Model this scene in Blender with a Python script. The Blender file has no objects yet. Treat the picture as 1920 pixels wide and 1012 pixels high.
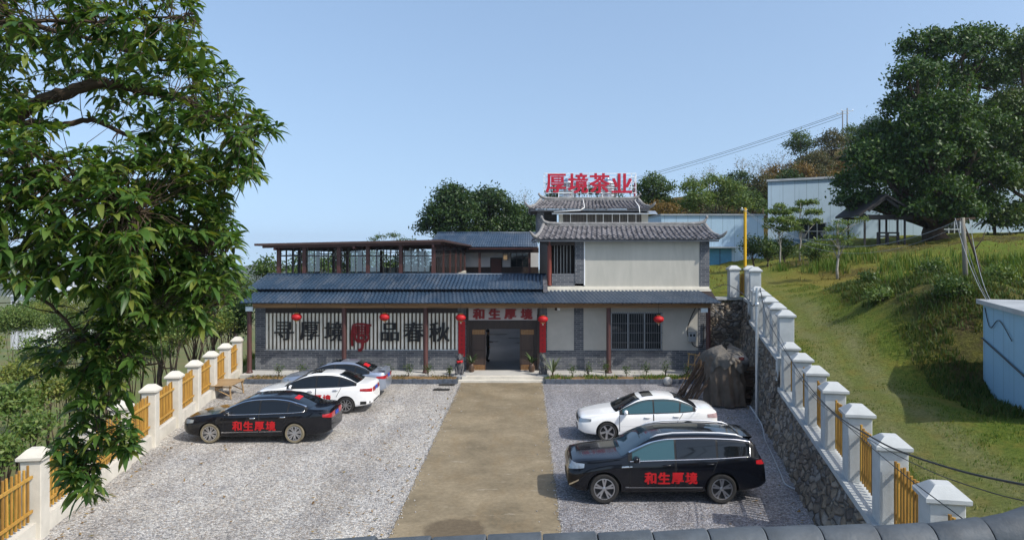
import bpy, bmesh, math, random
import numpy as np
from mathutils import Vector, Matrix, noise
from mathutils.bvhtree import BVHTree
R = math.radians
SC = bpy.context.scene
COL = SC.collection
random.seed(7)

# ------------------------------------------------------------ camera, sky, sun, exposure
CAM_H = 6.55
cam = bpy.data.cameras.new('camera'); camo = bpy.data.objects.new('camera', cam); COL.objects.link(camo)
SC.camera = camo
camo.location = (0, 0, CAM_H); camo.rotation_euler = (R(90), 0, 0)
cam.sensor_width = 36.0; cam.lens = 36.0 * 1350 / 1920
cam.shift_x = -25 / 1920; cam.shift_y = -46 / 1920
cam.clip_start = 0.1; cam.clip_end = 9000

SUN = Vector((0.85, -0.5, 1.0)).normalized()
world = bpy.data.worlds.new("World"); SC.world = world; world.use_nodes = True
wn = world.node_tree; wb = wn.nodes['Background']
sky = wn.nodes.new('ShaderNodeTexSky'); sky.sky_type = 'NISHITA'; sky.sun_disc = False
sky.sun_elevation = math.asin(SUN.z); sky.sun_rotation = math.atan2(SUN.x, SUN.y)
sky.air_density = 1.15; sky.dust_density = 2.4; sky.ozone_density = 0.6; sky.altitude = 600
tc = wn.nodes.new('ShaderNodeTexCoord'); mp = wn.nodes.new('ShaderNodeMapping')
mp.inputs['Location'].default_value = (0, 0, 0.18); mp.inputs['Scale'].default_value = (1, 1, .55)
wn.links.new(tc.outputs['Generated'], mp.inputs['Vector']); wn.links.new(mp.outputs['Vector'], sky.inputs['Vector'])
wn.links.new(sky.outputs[0], wb.inputs[0]); wb.inputs[1].default_value = 0.15
sl = bpy.data.lights.new('sun', 'SUN'); sl.energy = 3.2; sl.angle = R(0.6); sl.color = (1.0, 0.95, 0.87)
so = bpy.data.objects.new('sun', sl); COL.objects.link(so); so.location = (60, -40, 80)
so.rotation_euler = SUN.to_track_quat('Z', 'Y').to_euler()
vs = SC.view_settings; vs.view_transform = 'Standard'; vs.look = 'None'; vs.exposure = 0.45; vs.gamma = 1.0
SC.cycles.max_bounces = 7; SC.cycles.transparent_max_bounces = 16
SC.cycles.use_denoising = True

# ------------------------------------------------------------ helpers
def at(u, v, Y):
    'world point seen at photo pixel (u, v) at depth Y'
    return Vector(((u - 985) * Y / 1350, Y, CAM_H - (v - 460) * Y / 1350))

def tag(o, label=None, cat=None, group=None, kind=None):
    if label: o['label'] = label
    if cat: o['category'] = cat
    if group: o['group'] = group
    if kind: o['kind'] = kind
    return o

def thing(name, label, cat, loc=(0, 0, 0), rz=0, group=None):
    o = bpy.data.objects.new(name, None); COL.objects.link(o)
    o.empty_display_size = 0.3
    o.location = loc; o.rotation_euler = (0, 0, rz)
    return tag(o, label, cat, group)

def dup(o, loc=None, rz=None, label=None, group=None, parent=None):
    c = o.copy(); COL.objects.link(c)
    if parent: c.parent = parent
    if loc is not None: c.location = loc
    if rz is not None: c.rotation_euler = (0, 0, rz)
    if label: c['label'] = label
    if group: c['group'] = group
    for ch in list(o.children): dup(ch, parent=c)
    return c

def world_loc(o):
    p = Vector((0, 0, 0))
    while o is not None:
        p += Vector(o.location); o = o.parent
    return p

class MB:
    def __init__(s): s.v = []; s.f = []; s.m = []; s.cm = 0
    def add(s, vs, fs):
        b = len(s.v); s.v += [tuple(p) for p in vs]
        for f in fs: s.f.append(tuple(b + i for i in f)); s.m.append(s.cm)
        return s
    def quad(s, a, b, c, d): return s.add([a, b, c, d], [(0, 1, 2, 3)])
    def box(s, x0, x1, y0, y1, z0, z1):
        return s.add([(x0, y0, z0), (x1, y0, z0), (x1, y1, z0), (x0, y1, z0), (x0, y0, z1), (x1, y0, z1), (x1, y1, z1), (x0, y1, z1)],
                     [(0, 3, 2, 1), (4, 5, 6, 7), (0, 1, 5, 4), (1, 2, 6, 5), (2, 3, 7, 6), (3, 0, 4, 7)])
    def cbox(s, x0, x1, y0, y1, z0, z1, c=0.02):
        'box with chamfered vertical edges and top'
        def ring(z, i): return [(x0 + i + c, y0 + i, z), (x1 - i - c, y0 + i, z), (x1 - i, y0 + i + c, z), (x1 - i, y1 - i - c, z),
                                (x1 - i - c, y1 - i, z), (x0 + i + c, y1 - i, z), (x0 + i, y1 - i - c, z), (x0 + i, y0 + i + c, z)]
        v = ring(z0, 0) + ring(z1 - c, 0) + ring(z1, c)
        f = [tuple(range(7, -1, -1)), tuple(range(16, 24))]
        for k in (0, 8):
            for i in range(8): f.append((k + i, k + (i + 1) % 8, k + 8 + (i + 1) % 8, k + 8 + i))
        return s.add(v, f)
    def obox(s, c, size, M=None):
        hx, hy, hz = (q / 2 for q in size); c = Vector(c)
        vs = [Vector((x, y, z)) for z in (-hz, hz) for x, y in ((-hx, -hy), (hx, -hy), (hx, hy), (-hx, hy))]
        if M is not None: vs = [M @ p for p in vs]
        return s.add([c + p for p in vs], [(0, 3, 2, 1), (4, 5, 6, 7), (0, 1, 5, 4), (1, 2, 6, 5), (2, 3, 7, 6), (3, 0, 4, 7)])
    def bar(s, a, b, w, h=None, up=(0, 0, 1)):
        a, b = Vector(a), Vector(b); h = h or w
        d = (b - a); L = d.length; d.normalize()
        u = Vector(up)
        if abs(d.dot(u)) > .95: u = Vector((0, 1, 0))
        x = d.cross(u).normalized(); z = x.cross(d)
        M = Matrix((x, d, z)).transposed()
        return s.obox((a + b) / 2, (w, L, h), M)
    def tube(s, pts, rad, n=8, caps=True):
        pts = [Vector(p) for p in pts]
        if not hasattr(rad, '__len__'): rad = [rad] * len(pts)
        vs = []; fs = []; prev = None
        for i, p in enumerate(pts):
            d = (pts[min(i + 1, len(pts) - 1)] - pts[max(i - 1, 0)])
            if d.length < 1e-9: d = Vector((0, 0, 1))
            d.normalize()
            if prev is None:
                u = Vector((0, 0, 1)) if abs(d.z) < .9 else Vector((0, 1, 0))
                x = d.cross(u).normalized()
            else:
                x = (prev - d * prev.dot(d)).normalized()
            prev = x; y = d.cross(x)
            for k in range(n):
                a = 2 * math.pi * k / n
                vs.append(p + (x * math.cos(a) + y * math.sin(a)) * rad[i])
        for i in range(len(pts) - 1):
            for k in range(n):
                fs.append((i * n + k, i * n + (k + 1) % n, (i + 1) * n + (k + 1) % n, (i + 1) * n + k))
        if caps: fs.append(tuple(range(n - 1, -1, -1))); fs.append(tuple(range((len(pts) - 1) * n, len(pts) * n)))
        return s.add(vs, fs)
    def lathe(s, prof, c=(0, 0, 0), n=16, axis='z', a0=0, caps=True):
        c = Vector(c); vs = []; fs = []
        for r, h in prof:
            for k in range(n):
                a = a0 + 2 * math.pi * k / n; p, q = r * math.cos(a), r * math.sin(a)
                vs.append(c + Vector((p, q, h) if axis == 'z' else (p, h, q) if axis == 'y' else (h, p, q)))
        for i in range(len(prof) - 1):
            for k in range(n):
                fs.append((i * n + k, i * n + (k + 1) % n, (i + 1) * n + (k + 1) % n, (i + 1) * n + k))
        if caps and prof[0][0] > 1e-5: fs.append(tuple(range(n - 1, -1, -1)))
        if caps and prof[-1][0] > 1e-5: fs.append(tuple(range((len(prof) - 1) * n, len(prof) * n)))
        return s.add(vs, fs)
    def prism(s, poly, y0, y1, f=None):
        'polygon in (x, z) extruded along y; f maps (x, y, z) to a point'
        n = len(poly); f = f or (lambda x, y, z: (x, y, z))
        return s.add([f(x, y0, z) for x, z in poly] + [f(x, y1, z) for x, z in poly],
                     [tuple(range(n)), tuple(range(2 * n - 1, n - 1, -1))] + [(i, n + i, n + (i + 1) % n, (i + 1) % n) for i in range(n)])
    def grid(s, P):
        'P[i][j] points'
        ni, nj = len(P), len(P[0])
        return s.add([p for r in P for p in r], [(i * nj + j, i * nj + j + 1, (i + 1) * nj + j + 1, (i + 1) * nj + j) for i in range(ni - 1) for j in range(nj - 1)])
    def build(s, name, mats, parent=None, smooth=False, org=None, world=False, sharp=None):
        me = bpy.data.meshes.new(name)
        off = Vector((0, 0, 0))
        if org is not None: off = Vector(org)
        elif world and parent is not None: off = world_loc(parent)
        vv = np.array(s.v, dtype=np.float64) - np.array(off)
        me.from_pydata(vv.tolist(), [], s.f)
        if not isinstance(mats, (list, tuple)): mats = [mats]
        for m in mats: me.materials.append(m)
        if len(mats) > 1: me.polygons.foreach_set('material_index', s.m)
        if smooth: me.polygons.foreach_set('use_smooth', [True] * len(s.f))
        me.validate(); me.update()
        if smooth and sharp: me.set_sharp_from_angle(angle=R(sharp))
        o = bpy.data.objects.new(name, me); COL.objects.link(o)
        if parent is not None: o.parent = parent
        if org is not None: o.location = org
        return o

def np_obj(name, V, F, m, parent=None, smooth=False):
    'fast mesh from arrays: V (n,3), F (m,k)'
    me = bpy.data.meshes.new(name); V = np.asarray(V, dtype=np.float32); F = np.asarray(F, dtype=np.int32)
    me.vertices.add(len(V)); me.vertices.foreach_set('co', V.ravel())
    k = F.shape[1]; me.loops.add(F.size); me.loops.foreach_set('vertex_index', F.ravel())
    me.polygons.add(len(F)); me.polygons.foreach_set('loop_start', np.arange(0, F.size, k, dtype=np.int32))
    me.polygons.foreach_set('loop_total', np.full(len(F), k, dtype=np.int32))
    if smooth: me.polygons.foreach_set('use_smooth', np.ones(len(F), dtype=bool))
    me.materials.append(m); me.update(calc_edges=True); me.validate()
    o = bpy.data.objects.new(name, me); COL.objects.link(o)
    if parent is not None: o.parent = parent
    return o

# ------------------------------------------------------------ materials
class NT:
    def __init__(s, name):
        s.m = bpy.data.materials.new(name); s.m.use_nodes = True; s.t = s.m.node_tree
        s.b = s.t.nodes['Principled BSDF']; s.o = s.t.nodes['Material Output']
    def n(s, typ, **kw):
        nd = s.t.nodes.new(typ)
        for k, v in kw.items():
            if k.startswith('i_'): nd.inputs[k[2:].replace('_', ' ')].default_value = v
            else: setattr(nd, k, v)
        return nd
    def l(s, a, b): s.t.links.new(a, b)
    def coord(s, out='Object', scale=(1, 1, 1), rot=(0, 0, 0)):
        t = s.n('ShaderNodeTexCoord'); m = s.n('ShaderNodeMapping')
        m.inputs['Scale'].default_value = scale; m.inputs['Rotation'].default_value = rot
        s.l(t.outputs[out], m.inputs[0]); return m.outputs[0]
    def noise(s, vec, scale, detail=4, rough=.55, dist=0):
        k = s.n('ShaderNodeTexNoise'); k.inputs['Scale'].default_value = scale; k.inputs['Detail'].default_value = detail
        k.inputs['Roughness'].default_value = rough; k.inputs['Distortion'].default_value = dist
        s.l(vec, k.inputs['Vector']); return k.outputs[0]
    def ramp(s, fac, stops, interp='LINEAR'):
        k = s.n('ShaderNodeValToRGB'); k.color_ramp.interpolation = interp
        e = k.color_ramp.elements
        while len(e) < len(stops): e.new(.5)
        for i, (p, c) in enumerate(stops):
            e[i].position = p; e[i].color = (*c, 1) if len(c) == 3 else c
        s.l(fac, k.inputs[0]); return k.outputs[0]
    def mix(s, fac, a, b, typ='MIX'):
        k = s.n('ShaderNodeMix', data_type='RGBA', blend_type=typ)
        for q, i in ((fac, 0), (a, 6), (b, 7)):
            if hasattr(q, 'is_output'): s.l(q, k.inputs[i])
            elif i == 0: k.inputs[0].default_value = q
            else: k.inputs[i].default_value = (*q, 1)
        return k.outputs[2]
    def math(s, op, a, b=None):
        k = s.n('ShaderNodeMath', operation=op)
        for q, i in ((a, 0), (b, 1)):
            if q is None: continue
            if hasattr(q, 'is_output'): s.l(q, k.inputs[i])
            else: k.inputs[i].default_value = q
        return k.outputs[0]
    def bump(s, h, strength, dist=.02):
        k = s.n('ShaderNodeBump'); k.inputs['Strength'].default_value = strength; k.inputs['Distance'].default_value = dist
        s.l(h, k.inputs['Height']); s.l(k.outputs[0], s.b.inputs['Normal']); return k
    def color(s, c): s.l(c, s.b.inputs['Base Color'])
    def set(s, rough=None, metal=None, spec=None, coat=None):
        if rough is not None: s.b.inputs['Roughness'].default_value = rough
        if metal is not None: s.b.inputs['Metallic'].default_value = metal
        if spec is not None: s.b.inputs['Specular IOR Level'].default_value = spec
        if coat is not None: s.b.inputs['Coat Weight'].default_value = coat; s.b.inputs['Coat Roughness'].default_value = .04
        return s

def mul(c, k): return tuple(min(1, q * k) for q in c)
def mat(name, col, rough=.6, metal=0, var=.15, scale=1.5, bump=0, bscale=60, spec=.4, coat=0, stretch=(1, 1, 1), dist=.01, grime=0):
    k = NT(name); k.set(rough, metal, spec, coat)
    v = k.coord('Object', stretch)
    n1 = k.noise(v, scale, 5, .6)
    c = k.ramp(n1, [(.3, mul(col, 1 - var)), (.7, mul(col, 1 + var))])
    if grime:
        n2 = k.noise(v, scale * .35, 6, .7, .6)
        c = k.mix(k.ramp(n2, [(.5, (0, 0, 0)), (.75, (grime,) * 3)]), c, mul(col, .45))
    k.color(c)
    if bump: k.bump(k.noise(v, bscale, 3, .6), bump, dist)
    return k.m

def leaf_mat(name, cols, trans=.35, rough=.5, spec=.4):
    k = NT(name); k.set(rough, 0, spec)
    g = k.n('ShaderNodeNewGeometry')
    c = k.ramp(g.outputs['Random Per Island'], [(i / (len(cols) - 1), q) for i, q in enumerate(cols)])
    k.color(c)
    if trans:
        t = k.n('ShaderNodeBsdfTranslucent'); k.l(k.mix(1.0, c, (1.5, 1.35, .5), 'MULTIPLY'), t.inputs['Color'])
        x = k.n('ShaderNodeMixShader'); x.inputs[0].default_value = trans
        k.l(k.b.outputs[0], x.inputs[1]); k.l(t.outputs[0], x.inputs[2]); k.l(x.outputs[0], k.o.inputs[0])
    return k.m

def brick_mat(name, c1, c2, mortar, w=.40, h=.105, axis='xz', rough=.85, mort=.012):
    k = NT(name); k.set(rough, 0, .2)
    t = k.n('ShaderNodeTexCoord'); s = k.n('ShaderNodeSeparateXYZ'); k.l(t.outputs['Object'], s.inputs[0])
    cb = k.n('ShaderNodeCombineXYZ'); k.l(k.math('ADD', s.outputs[0], s.outputs[1]), cb.inputs[0]); k.l(s.outputs[2], cb.inputs[1])
    b = k.n('ShaderNodeTexBrick'); b.inputs['Scale'].default_value = 1; b.inputs['Brick Width'].default_value = w
    b.inputs['Row Height'].default_value = h; b.inputs['Mortar Size'].default_value = mort; b.inputs['Bias'].default_value = -.1
    b.inputs['Color1'].default_value = (*c1, 1); b.inputs['Color2'].default_value = (*c2, 1); b.inputs['Mortar'].default_value = (*mortar, 1)
    k.l(cb.outputs[0], b.inputs['Vector'])
    n = k.noise(t.outputs['Object'], .9, 5, .65)
    c = k.mix(1.0, b.outputs['Color'], k.ramp(n, [(.3, (.65, .65, .68)), (.7, (1.2, 1.18, 1.15))]), 'MULTIPLY')
    k.color(c); k.bump(b.outputs['Fac'], -.5, .008)
    return k.m

PAINT = {}
k = NT('blue_resin_tile'); k.set(.42, 0, .4)
_v = k.coord('Object'); _c = k.mix(k.ramp(k.noise(_v, .55, 6, .7), [(.35, (0, 0, 0)), (.65, (1, 1, 1))]), (.015, .034, .062), (.036, .062, .098))
_c = k.mix(k.ramp(k.noise(k.coord('Object', (1.4, .5, .5)), 1.1, 7, .75), [(.48, (0, 0, 0)), (.72, (.55, .55, .55))]), _c, (.12, .13, .145))
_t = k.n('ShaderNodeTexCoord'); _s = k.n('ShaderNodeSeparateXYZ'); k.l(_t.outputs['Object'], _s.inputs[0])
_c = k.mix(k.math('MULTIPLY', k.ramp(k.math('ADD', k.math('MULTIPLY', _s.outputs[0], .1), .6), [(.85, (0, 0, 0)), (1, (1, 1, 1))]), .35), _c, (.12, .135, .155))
k.color(_c); BLUE_TILE = k.m
def grey_tile(name, dark, light):
    k = NT(name); k.set(.85, 0, .2)
    v = k.coord('Object', (3.7, 3.7, 3.7))
    vo = k.n('ShaderNodeTexVoronoi'); vo.inputs['Scale'].default_value = 1.3; k.l(v, vo.inputs['Vector'])
    n = k.noise(v, 1.6, 5, .7)
    f = k.math('ADD', k.math('MULTIPLY', vo.outputs['Color'], .45), k.math('MULTIPLY', n, .6))
    k.color(k.ramp(f, [(.25, dark), (.85, light)])); k.bump(n, .3, .02)
    return k.m
GREY_TILE = grey_tile('grey_clay_tile', (.045, .045, .05), (.23, .22, .23))
BRICK = brick_mat('grey_brick', (.070, .078, .092), (.14, .147, .158), (.23, .235, .235))
PLASTER = mat('white_plaster', (.43, .415, .36), .9, var=.10, scale=1.4, bump=.15, bscale=25, spec=.2, grime=.34, stretch=(1.3, 1.3, .30))
PLASTER_GREY = mat('grey_plaster', (.44, .42, .37), .9, var=.1, scale=.8, bump=.15, bscale=25, spec=.2, grime=.25)
DARKWOOD = mat('dark_stained_wood', (.030, .020, .016), .55, var=.3, scale=3, stretch=(4, 4, .6))
REDWOOD = mat('maroon_painted_post', (.075, .030, .026), .5, var=.25, scale=2, stretch=(2, 2, .5), grime=.3)
BEAMWOOD = mat('raw_timber_beam', (.27, .155, .07), .7, var=.35, scale=1.2, stretch=(.4, 3, 6), grime=.3)
CARVED = mat('carved_honey_wood', (.28, .135, .05), .6, var=.3, scale=9)
WHITE_METAL = mat('white_painted_metal', (.80, .80, .78), .45, var=.05)
PALE_METAL = mat('galvanised_metal', (.45, .48, .50), .38, metal=.7, var=.12, scale=4)
STEEL = mat('stainless_steel', (.62, .63, .64), .22, metal=1, var=.08, scale=5)
BLACKMETAL = mat('black_painted_metal', (.012, .012, .013), .4, var=.2)
RED_PAPER = mat('red_paper', (.42, .008, .012), .6, var=.12, scale=5)
RED_SIGN = mat('red_sign_enamel', (.40, .006, .026), .4, var=.06)
RED_DECAL = mat('red_vinyl', (.48, .008, .012), .5, var=.05)
RED_CARVE = mat('red_carved_letter', (.20, .008, .010), .55, var=.15, scale=6)
BLACK_LETTER = mat('black_letter_board', (.010, .010, .011), .5, var=.2)
CONCRETE = mat('concrete', (.42, .41, .38), .9, var=.12, scale=1.2, bump=.2, bscale=35, spec=.2, grime=.25)
RENDER_GREY = mat('cement_render', (.43, .45, .445), .9, var=.13, scale=1.8, bump=.35, bscale=35, spec=.2, grime=.42)
CREAM = mat('cream_render', (.55, .52, .45), .9, var=.12, scale=1.6, bump=.3, bscale=35, spec=.2, grime=.42)
k = NT('yellow_varnished_picket'); k.set(.55, 0, .35); _g = k.n('ShaderNodeNewGeometry')
_c = k.ramp(_g.outputs['Random Per Island'], [(0, (.27, .145, .030)), (.35, (.42, .225, .040)), (.7, (.50, .29, .055)), (1, (.36, .235, .085))])
_n = k.noise(k.coord('Object', (6, 6, .9)), 2.5, 6, .7); k.color(k.mix(1.0, _c, k.ramp(_n, [(.3, (.62, .6, .58)), (.65, (1.1, 1.08, 1.05))]), 'MULTIPLY')); YELLOWWOOD = k.m
BAMBOO = mat('bamboo_board', (.32, .21, .10), .6, var=.3, scale=2, stretch=(1, 8, 8), grime=.3)
BARK = mat('bark', (.075, .055, .04), .9, var=.35, scale=5, bump=.6, bscale=14, spec=.1, stretch=(1, 1, .35))
PALEBARK = mat('pale_bark', (.30, .28, .24), .9, var=.3, scale=6, bump=.4, bscale=20, spec=.1)
TYRE = mat('tyre_rubber', (.022, .021, .020), .8, var=.2)
DUSTY = mat('dusty_tyre_rubber', (.17, .145, .095), .9, var=.2, scale=7)
PLASTIC = mat('black_plastic', (.012, .012, .012), .55, var=.1)
CHROME = mat('chrome', (.75, .75, .76), .12, metal=1, var=.03)
ALLOY = mat('alloy', (.55, .55, .56), .28, metal=1, var=.05)
def car_paint(name, col, rough=.22, metal=0, coat=1):
    return mat(name, col, rough, metal=metal, var=.04, scale=.8, spec=.5, coat=coat)
def glass_dark(name, col, rough=.04):
    return mat(name, col, rough, var=.03, spec=.6)
GLASS_CAR = glass_dark('tinted_car_glass', (.006, .008, .010))
GLASS_TEAL = glass_dark('teal_tinted_car_glass', (.03, .085, .10), .06)
def clear_glass(name, tint, refl=.12, rough=.02):
    k = NT(name); t = k.n('ShaderNodeBsdfTransparent'); t.inputs[0].default_value = (*tint, 1)
    g = k.n('ShaderNodeBsdfGlossy'); g.inputs['Roughness'].default_value = rough; g.inputs['Color'].default_value = (.9, .95, 1, 1)
    fr = k.n('ShaderNodeFresnel'); fr.inputs['IOR'].default_value = 1.5
    x = k.n('ShaderNodeMixShader'); k.l(k.math('ADD', fr.outputs[0], refl), x.inputs[0])
    k.l(t.outputs[0], x.inputs[1]); k.l(g.outputs[0], x.inputs[2]); k.l(x.outputs[0], k.o.inputs[0])
    return k.m
PANE = clear_glass('window_pane', (.62, .72, .70))
DARKPANE = glass_dark('dark_window_pane', (.015, .02, .022))

def glyph(ch, size, bold=(0, 0), depth=.02, n=3):
    'list of (verts, faces) of one Chinese character centred on (0,0) in x,z with given size; bold smears strokes by (bx, bz)'
    cu = bpy.data.curves.new('glyph', 'FONT'); cu.body = ch; cu.size = 1; cu.extrude = .5; cu.resolution_u = 3
    o = bpy.data.objects.new('glyph', cu); COL.objects.link(o)
    dg = bpy.context.evaluated_depsgraph_get(); dg.update()
    me = bpy.data.meshes.new_from_object(o.evaluated_get(dg))
    V = np.array([v.co for v in me.vertices]); F = [tuple(p.vertices) for p in me.polygons]
    bpy.data.objects.remove(o); bpy.data.curves.remove(cu); bpy.data.meshes.remove(me)
    lo, hi = V.min(0), V.max(0); s = size / max(hi[0] - lo[0], hi[1] - lo[1])
    c = (lo + hi) / 2
    out = []; i = 0
    nx = n if bold[0] else 1; nz = n if bold[1] else 1
    for a in range(nx):
        for b in range(nz):
            dx = bold[0] * (a / (nx - 1) - .5) if nx > 1 else 0
            dz = bold[1] * (b / (nz - 1) - .5) if nz > 1 else 0
            W = np.zeros_like(V)
            W[:, 0] = (V[:, 0] - c[0]) * s + dx * size; W[:, 2] = (V[:, 1] - c[1]) * s + dz * size
            W[:, 1] = -(V[:, 2] + .5) * depth - i * .0011
            out.append((W, F)); i += 1
    return out
def glyph_mb(ch, size, org, bold=(0, 0), depth=.02, n=3, stretch=1.0):
    mb = MB()
    for W, F in glyph(ch, size, bold, depth, n):
        W = W.copy(); W[:, 0] *= stretch
        mb.add((W + np.array(org)).tolist(), F)
    return mb

def tile_roof(mb, e0, e1, r0, r1, pitch, rows, amp, step, kind='sine', per=8, sag=0):
    'tiled slope from eave e0-e1 to ridge r0-r1'
    e0, e1, r0, r1 = map(Vector, (e0, e1, r0, r1))
    nrm = (e1 - e0).cross(r0 - e0).normalized()
    if nrm.z < 0: nrm = -nrm
    L = (e1 - e0).length; nw = max(1, round(L / pitch)); nc = nw * per
    prof = []
    for j in range(nc + 1):
        t = (j / per) % 1
        if kind == 'sine': h = amp * (.5 + .5 * math.cos(2 * math.pi * t))
        else:
            q = (t - .5) / .30
            h = amp * math.sqrt(max(0, 1 - q * q)) if abs(q) < 1 else amp * .12 * (1 - math.cos(2 * math.pi * t))
        prof.append(h)
    P = []
    for i in range(rows):
        for e in (0, 1):
            s = (i + e) / rows; h0 = step * (1 - e)
            row = []
            for j in range(nc + 1):
                t = j / nc
                p = (e0.lerp(e1, t)).lerp(r0.lerp(r1, t), s)
                jit = .012 * math.sin(j // per * 12.9 + i * 7.7) if kind != 'sine' else 0
                p = p + nrm * (prof[j] + h0 + jit) - Vector((0, 0, sag * math.sin(math.pi * s)))
                row.append(p)
            P.append(row)
    mb.grid(P)
    # eave face closing the front
    fr = [[p - nrm * (.03 + prof[j]) for j, p in enumerate(P[0])], P[0]]
    mb.grid(fr)

# ------------------------------------------------------------ the setting: ground, gravel lot, driveway, hillside
def XL(Y): return -8.21 - .169 * Y          # line of the left fence
def XR(Y): return 3.82 + .20 * Y            # top edge of the stone retaining wall

def sheet_grid(xs, ys, fz, fx=lambda x, y: x):
    V = np.array([[fx(x, y), y, 0] for y in ys for x in xs], dtype=float)
    A = np.array([[x, y] for y in ys for x in xs], dtype=float)
    V[:, 2] = fz(A[:, 0], A[:, 1], V[:, 0])
    nx = len(xs); ny = len(ys)
    F = [(i * nx + j, i * nx + j + 1, (i + 1) * nx + j + 1, (i + 1) * nx + j) for i in range(ny - 1) for j in range(nx - 1)]
    return V, np.array(F)

def fbm(x, y, s=1.0, seed=0):
    return np.array([noise.fractal(Vector((a * s, b * s, seed)), 1.0, 2.0, 4) for a, b in zip(x, y)])

k = NT('valley_scrub_soil'); k.set(.95, 0, .1)
_v = k.coord('Object')
k.color(k.mix(k.ramp(k.noise(_v, .05, 6, .65), [(.4, (0, 0, 0)), (.65, (1, 1, 1))]),
              k.mix(k.noise(_v, 1.3, 5, .7), (.05, .085, .018), (.14, .16, .04)), (.16, .13, .05)))
VALLEY = k.m
def ground_z(a, Y, X):
    d = np.maximum(0, -a - .3)
    z = -.03 - 30 * (1 - np.exp(-d / 42)) * np.clip(d / .8, 0, 1)
    z -= 24 * (1 - np.exp(-np.maximum(0, Y - 66) / 60)) + .034 * np.maximum(0, Y - 120)
    r = np.clip(d / 30, 0, 1) + np.clip((Y - 70) / 60, 0, 1)
    return z + r * 1.2 * fbm(X, Y, .03, 2.2)
_xs = [-3600, -2400, -1500, -1000, -700, -450, -300, -200, -150, -110, -80, -60, -50, -42, -35, -29, -24, -20, -17, -14, -12, -10, -8.5, -7, -6, -5, -4, -3.2, -2.5, -1.9, -1.4, -1, -.6, -.3, 0, 12, 30, 60, 120, 250, 500, 900, 1700, 3600]
_ys = [-40, -20, 0] + list(range(5, 80, 3)) + [85, 92, 100, 110, 125, 140, 160, 190, 230, 280, 350, 450, 600, 800, 1100, 1500, 2100, 2800, 3600]
V, F = sheet_grid(_xs, _ys, ground_z, lambda x, y: x + XL(y))
tag(np_obj('ground', V, F, VALLEY, smooth=True), kind='structure')

# gravel
k = NT('grey_gravel'); k.set(.9, 0, .25)
_v = k.coord('Object')
vo = k.n('ShaderNodeTexVoronoi'); vo.inputs['Scale'].default_value = 24; vo.inputs['Randomness'].default_value = 1; k.l(_v, vo.inputs['Vector'])
vf = k.n('ShaderNodeTexVoronoi'); vf.inputs['Scale'].default_value = 55; k.l(_v, vf.inputs['Vector'])
_s1 = k.n('ShaderNodeSeparateColor'); k.l(vo.outputs['Color'], _s1.inputs[0])
_s2 = k.n('ShaderNodeSeparateColor'); k.l(vf.outputs['Color'], _s2.inputs[0])
_f = k.math('ADD', k.math('MULTIPLY', _s1.outputs[0], .55), k.math('MULTIPLY', _s2.outputs[1], .45))
_c = k.ramp(_f, [(.12, (.11, .11, .112)), (.35, (.29, .285, .28)), (.6, (.44, .43, .405)), (.88, (.74, .72, .68))])
_c = k.mix(k.ramp(_s1.outputs[2], [(.80, (0, 0, 0)), (.9, (.6, .6, .6))]), _c, (.34, .27, .19))
_c = k.mix(k.ramp(k.noise(_v, .35, 6, .7), [(.35, (.78, .78, .78)), (.65, (1.1, 1.08, 1.05))]), (0, 0, 0), (0, 0, 0)) if False else k.mix(1.0, _c, k.ramp(k.noise(_v, .35, 6, .7), [(.3, (.80, .80, .82)), (.7, (1.12, 1.09, 1.04))]), 'MULTIPLY')
_c = k.mix(k.ramp(k.noise(_v, .9, 7, .75), [(.62, (0, 0, 0)), (.74, (.5, .5, .5))]), _c, (.36, .27, .15))
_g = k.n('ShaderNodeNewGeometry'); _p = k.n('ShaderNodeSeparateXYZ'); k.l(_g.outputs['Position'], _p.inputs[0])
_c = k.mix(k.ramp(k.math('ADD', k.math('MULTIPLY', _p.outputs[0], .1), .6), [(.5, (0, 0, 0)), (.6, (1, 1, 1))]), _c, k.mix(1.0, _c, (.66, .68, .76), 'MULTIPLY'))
_c = k.mix(1.0, _c, k.ramp(k.noise(k.coord('Object', (1, .10, 1)), .8, 5, .6), [(.36, (.80, .79, .78)), (.6, (1.06, 1.06, 1.05))]), 'MULTIPLY')
_c = k.mix(k.ramp(k.noise(_v, 1.7, 7, .8), [(.70, (0, 0, 0)), (.78, (.7, .7, .7))]), _c, (.13, .15, .045))
_c = k.mix(k.ramp(k.noise(k.coord('Object', (1, 1, 1), (0, 0, 1)), .55, 7, .8), [(.60, (0, 0, 0)), (.75, (.65, .65, .65))]), _c, (.20, .16, .105))
k.color(_c)
k.bump(k.math('ADD', k.math('MULTIPLY', vo.outputs['Distance'], -1.0), k.math('MULTIPLY', vf.outputs['Distance'], -.5)), .9, .03)
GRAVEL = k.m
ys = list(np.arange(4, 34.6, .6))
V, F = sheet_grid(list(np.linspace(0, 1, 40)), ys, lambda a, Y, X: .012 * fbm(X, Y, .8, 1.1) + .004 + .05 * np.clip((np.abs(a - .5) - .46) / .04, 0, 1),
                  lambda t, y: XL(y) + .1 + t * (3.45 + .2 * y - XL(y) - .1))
tag(np_obj('gravel_lot', V, F, GRAVEL, smooth=True), kind='structure')

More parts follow.
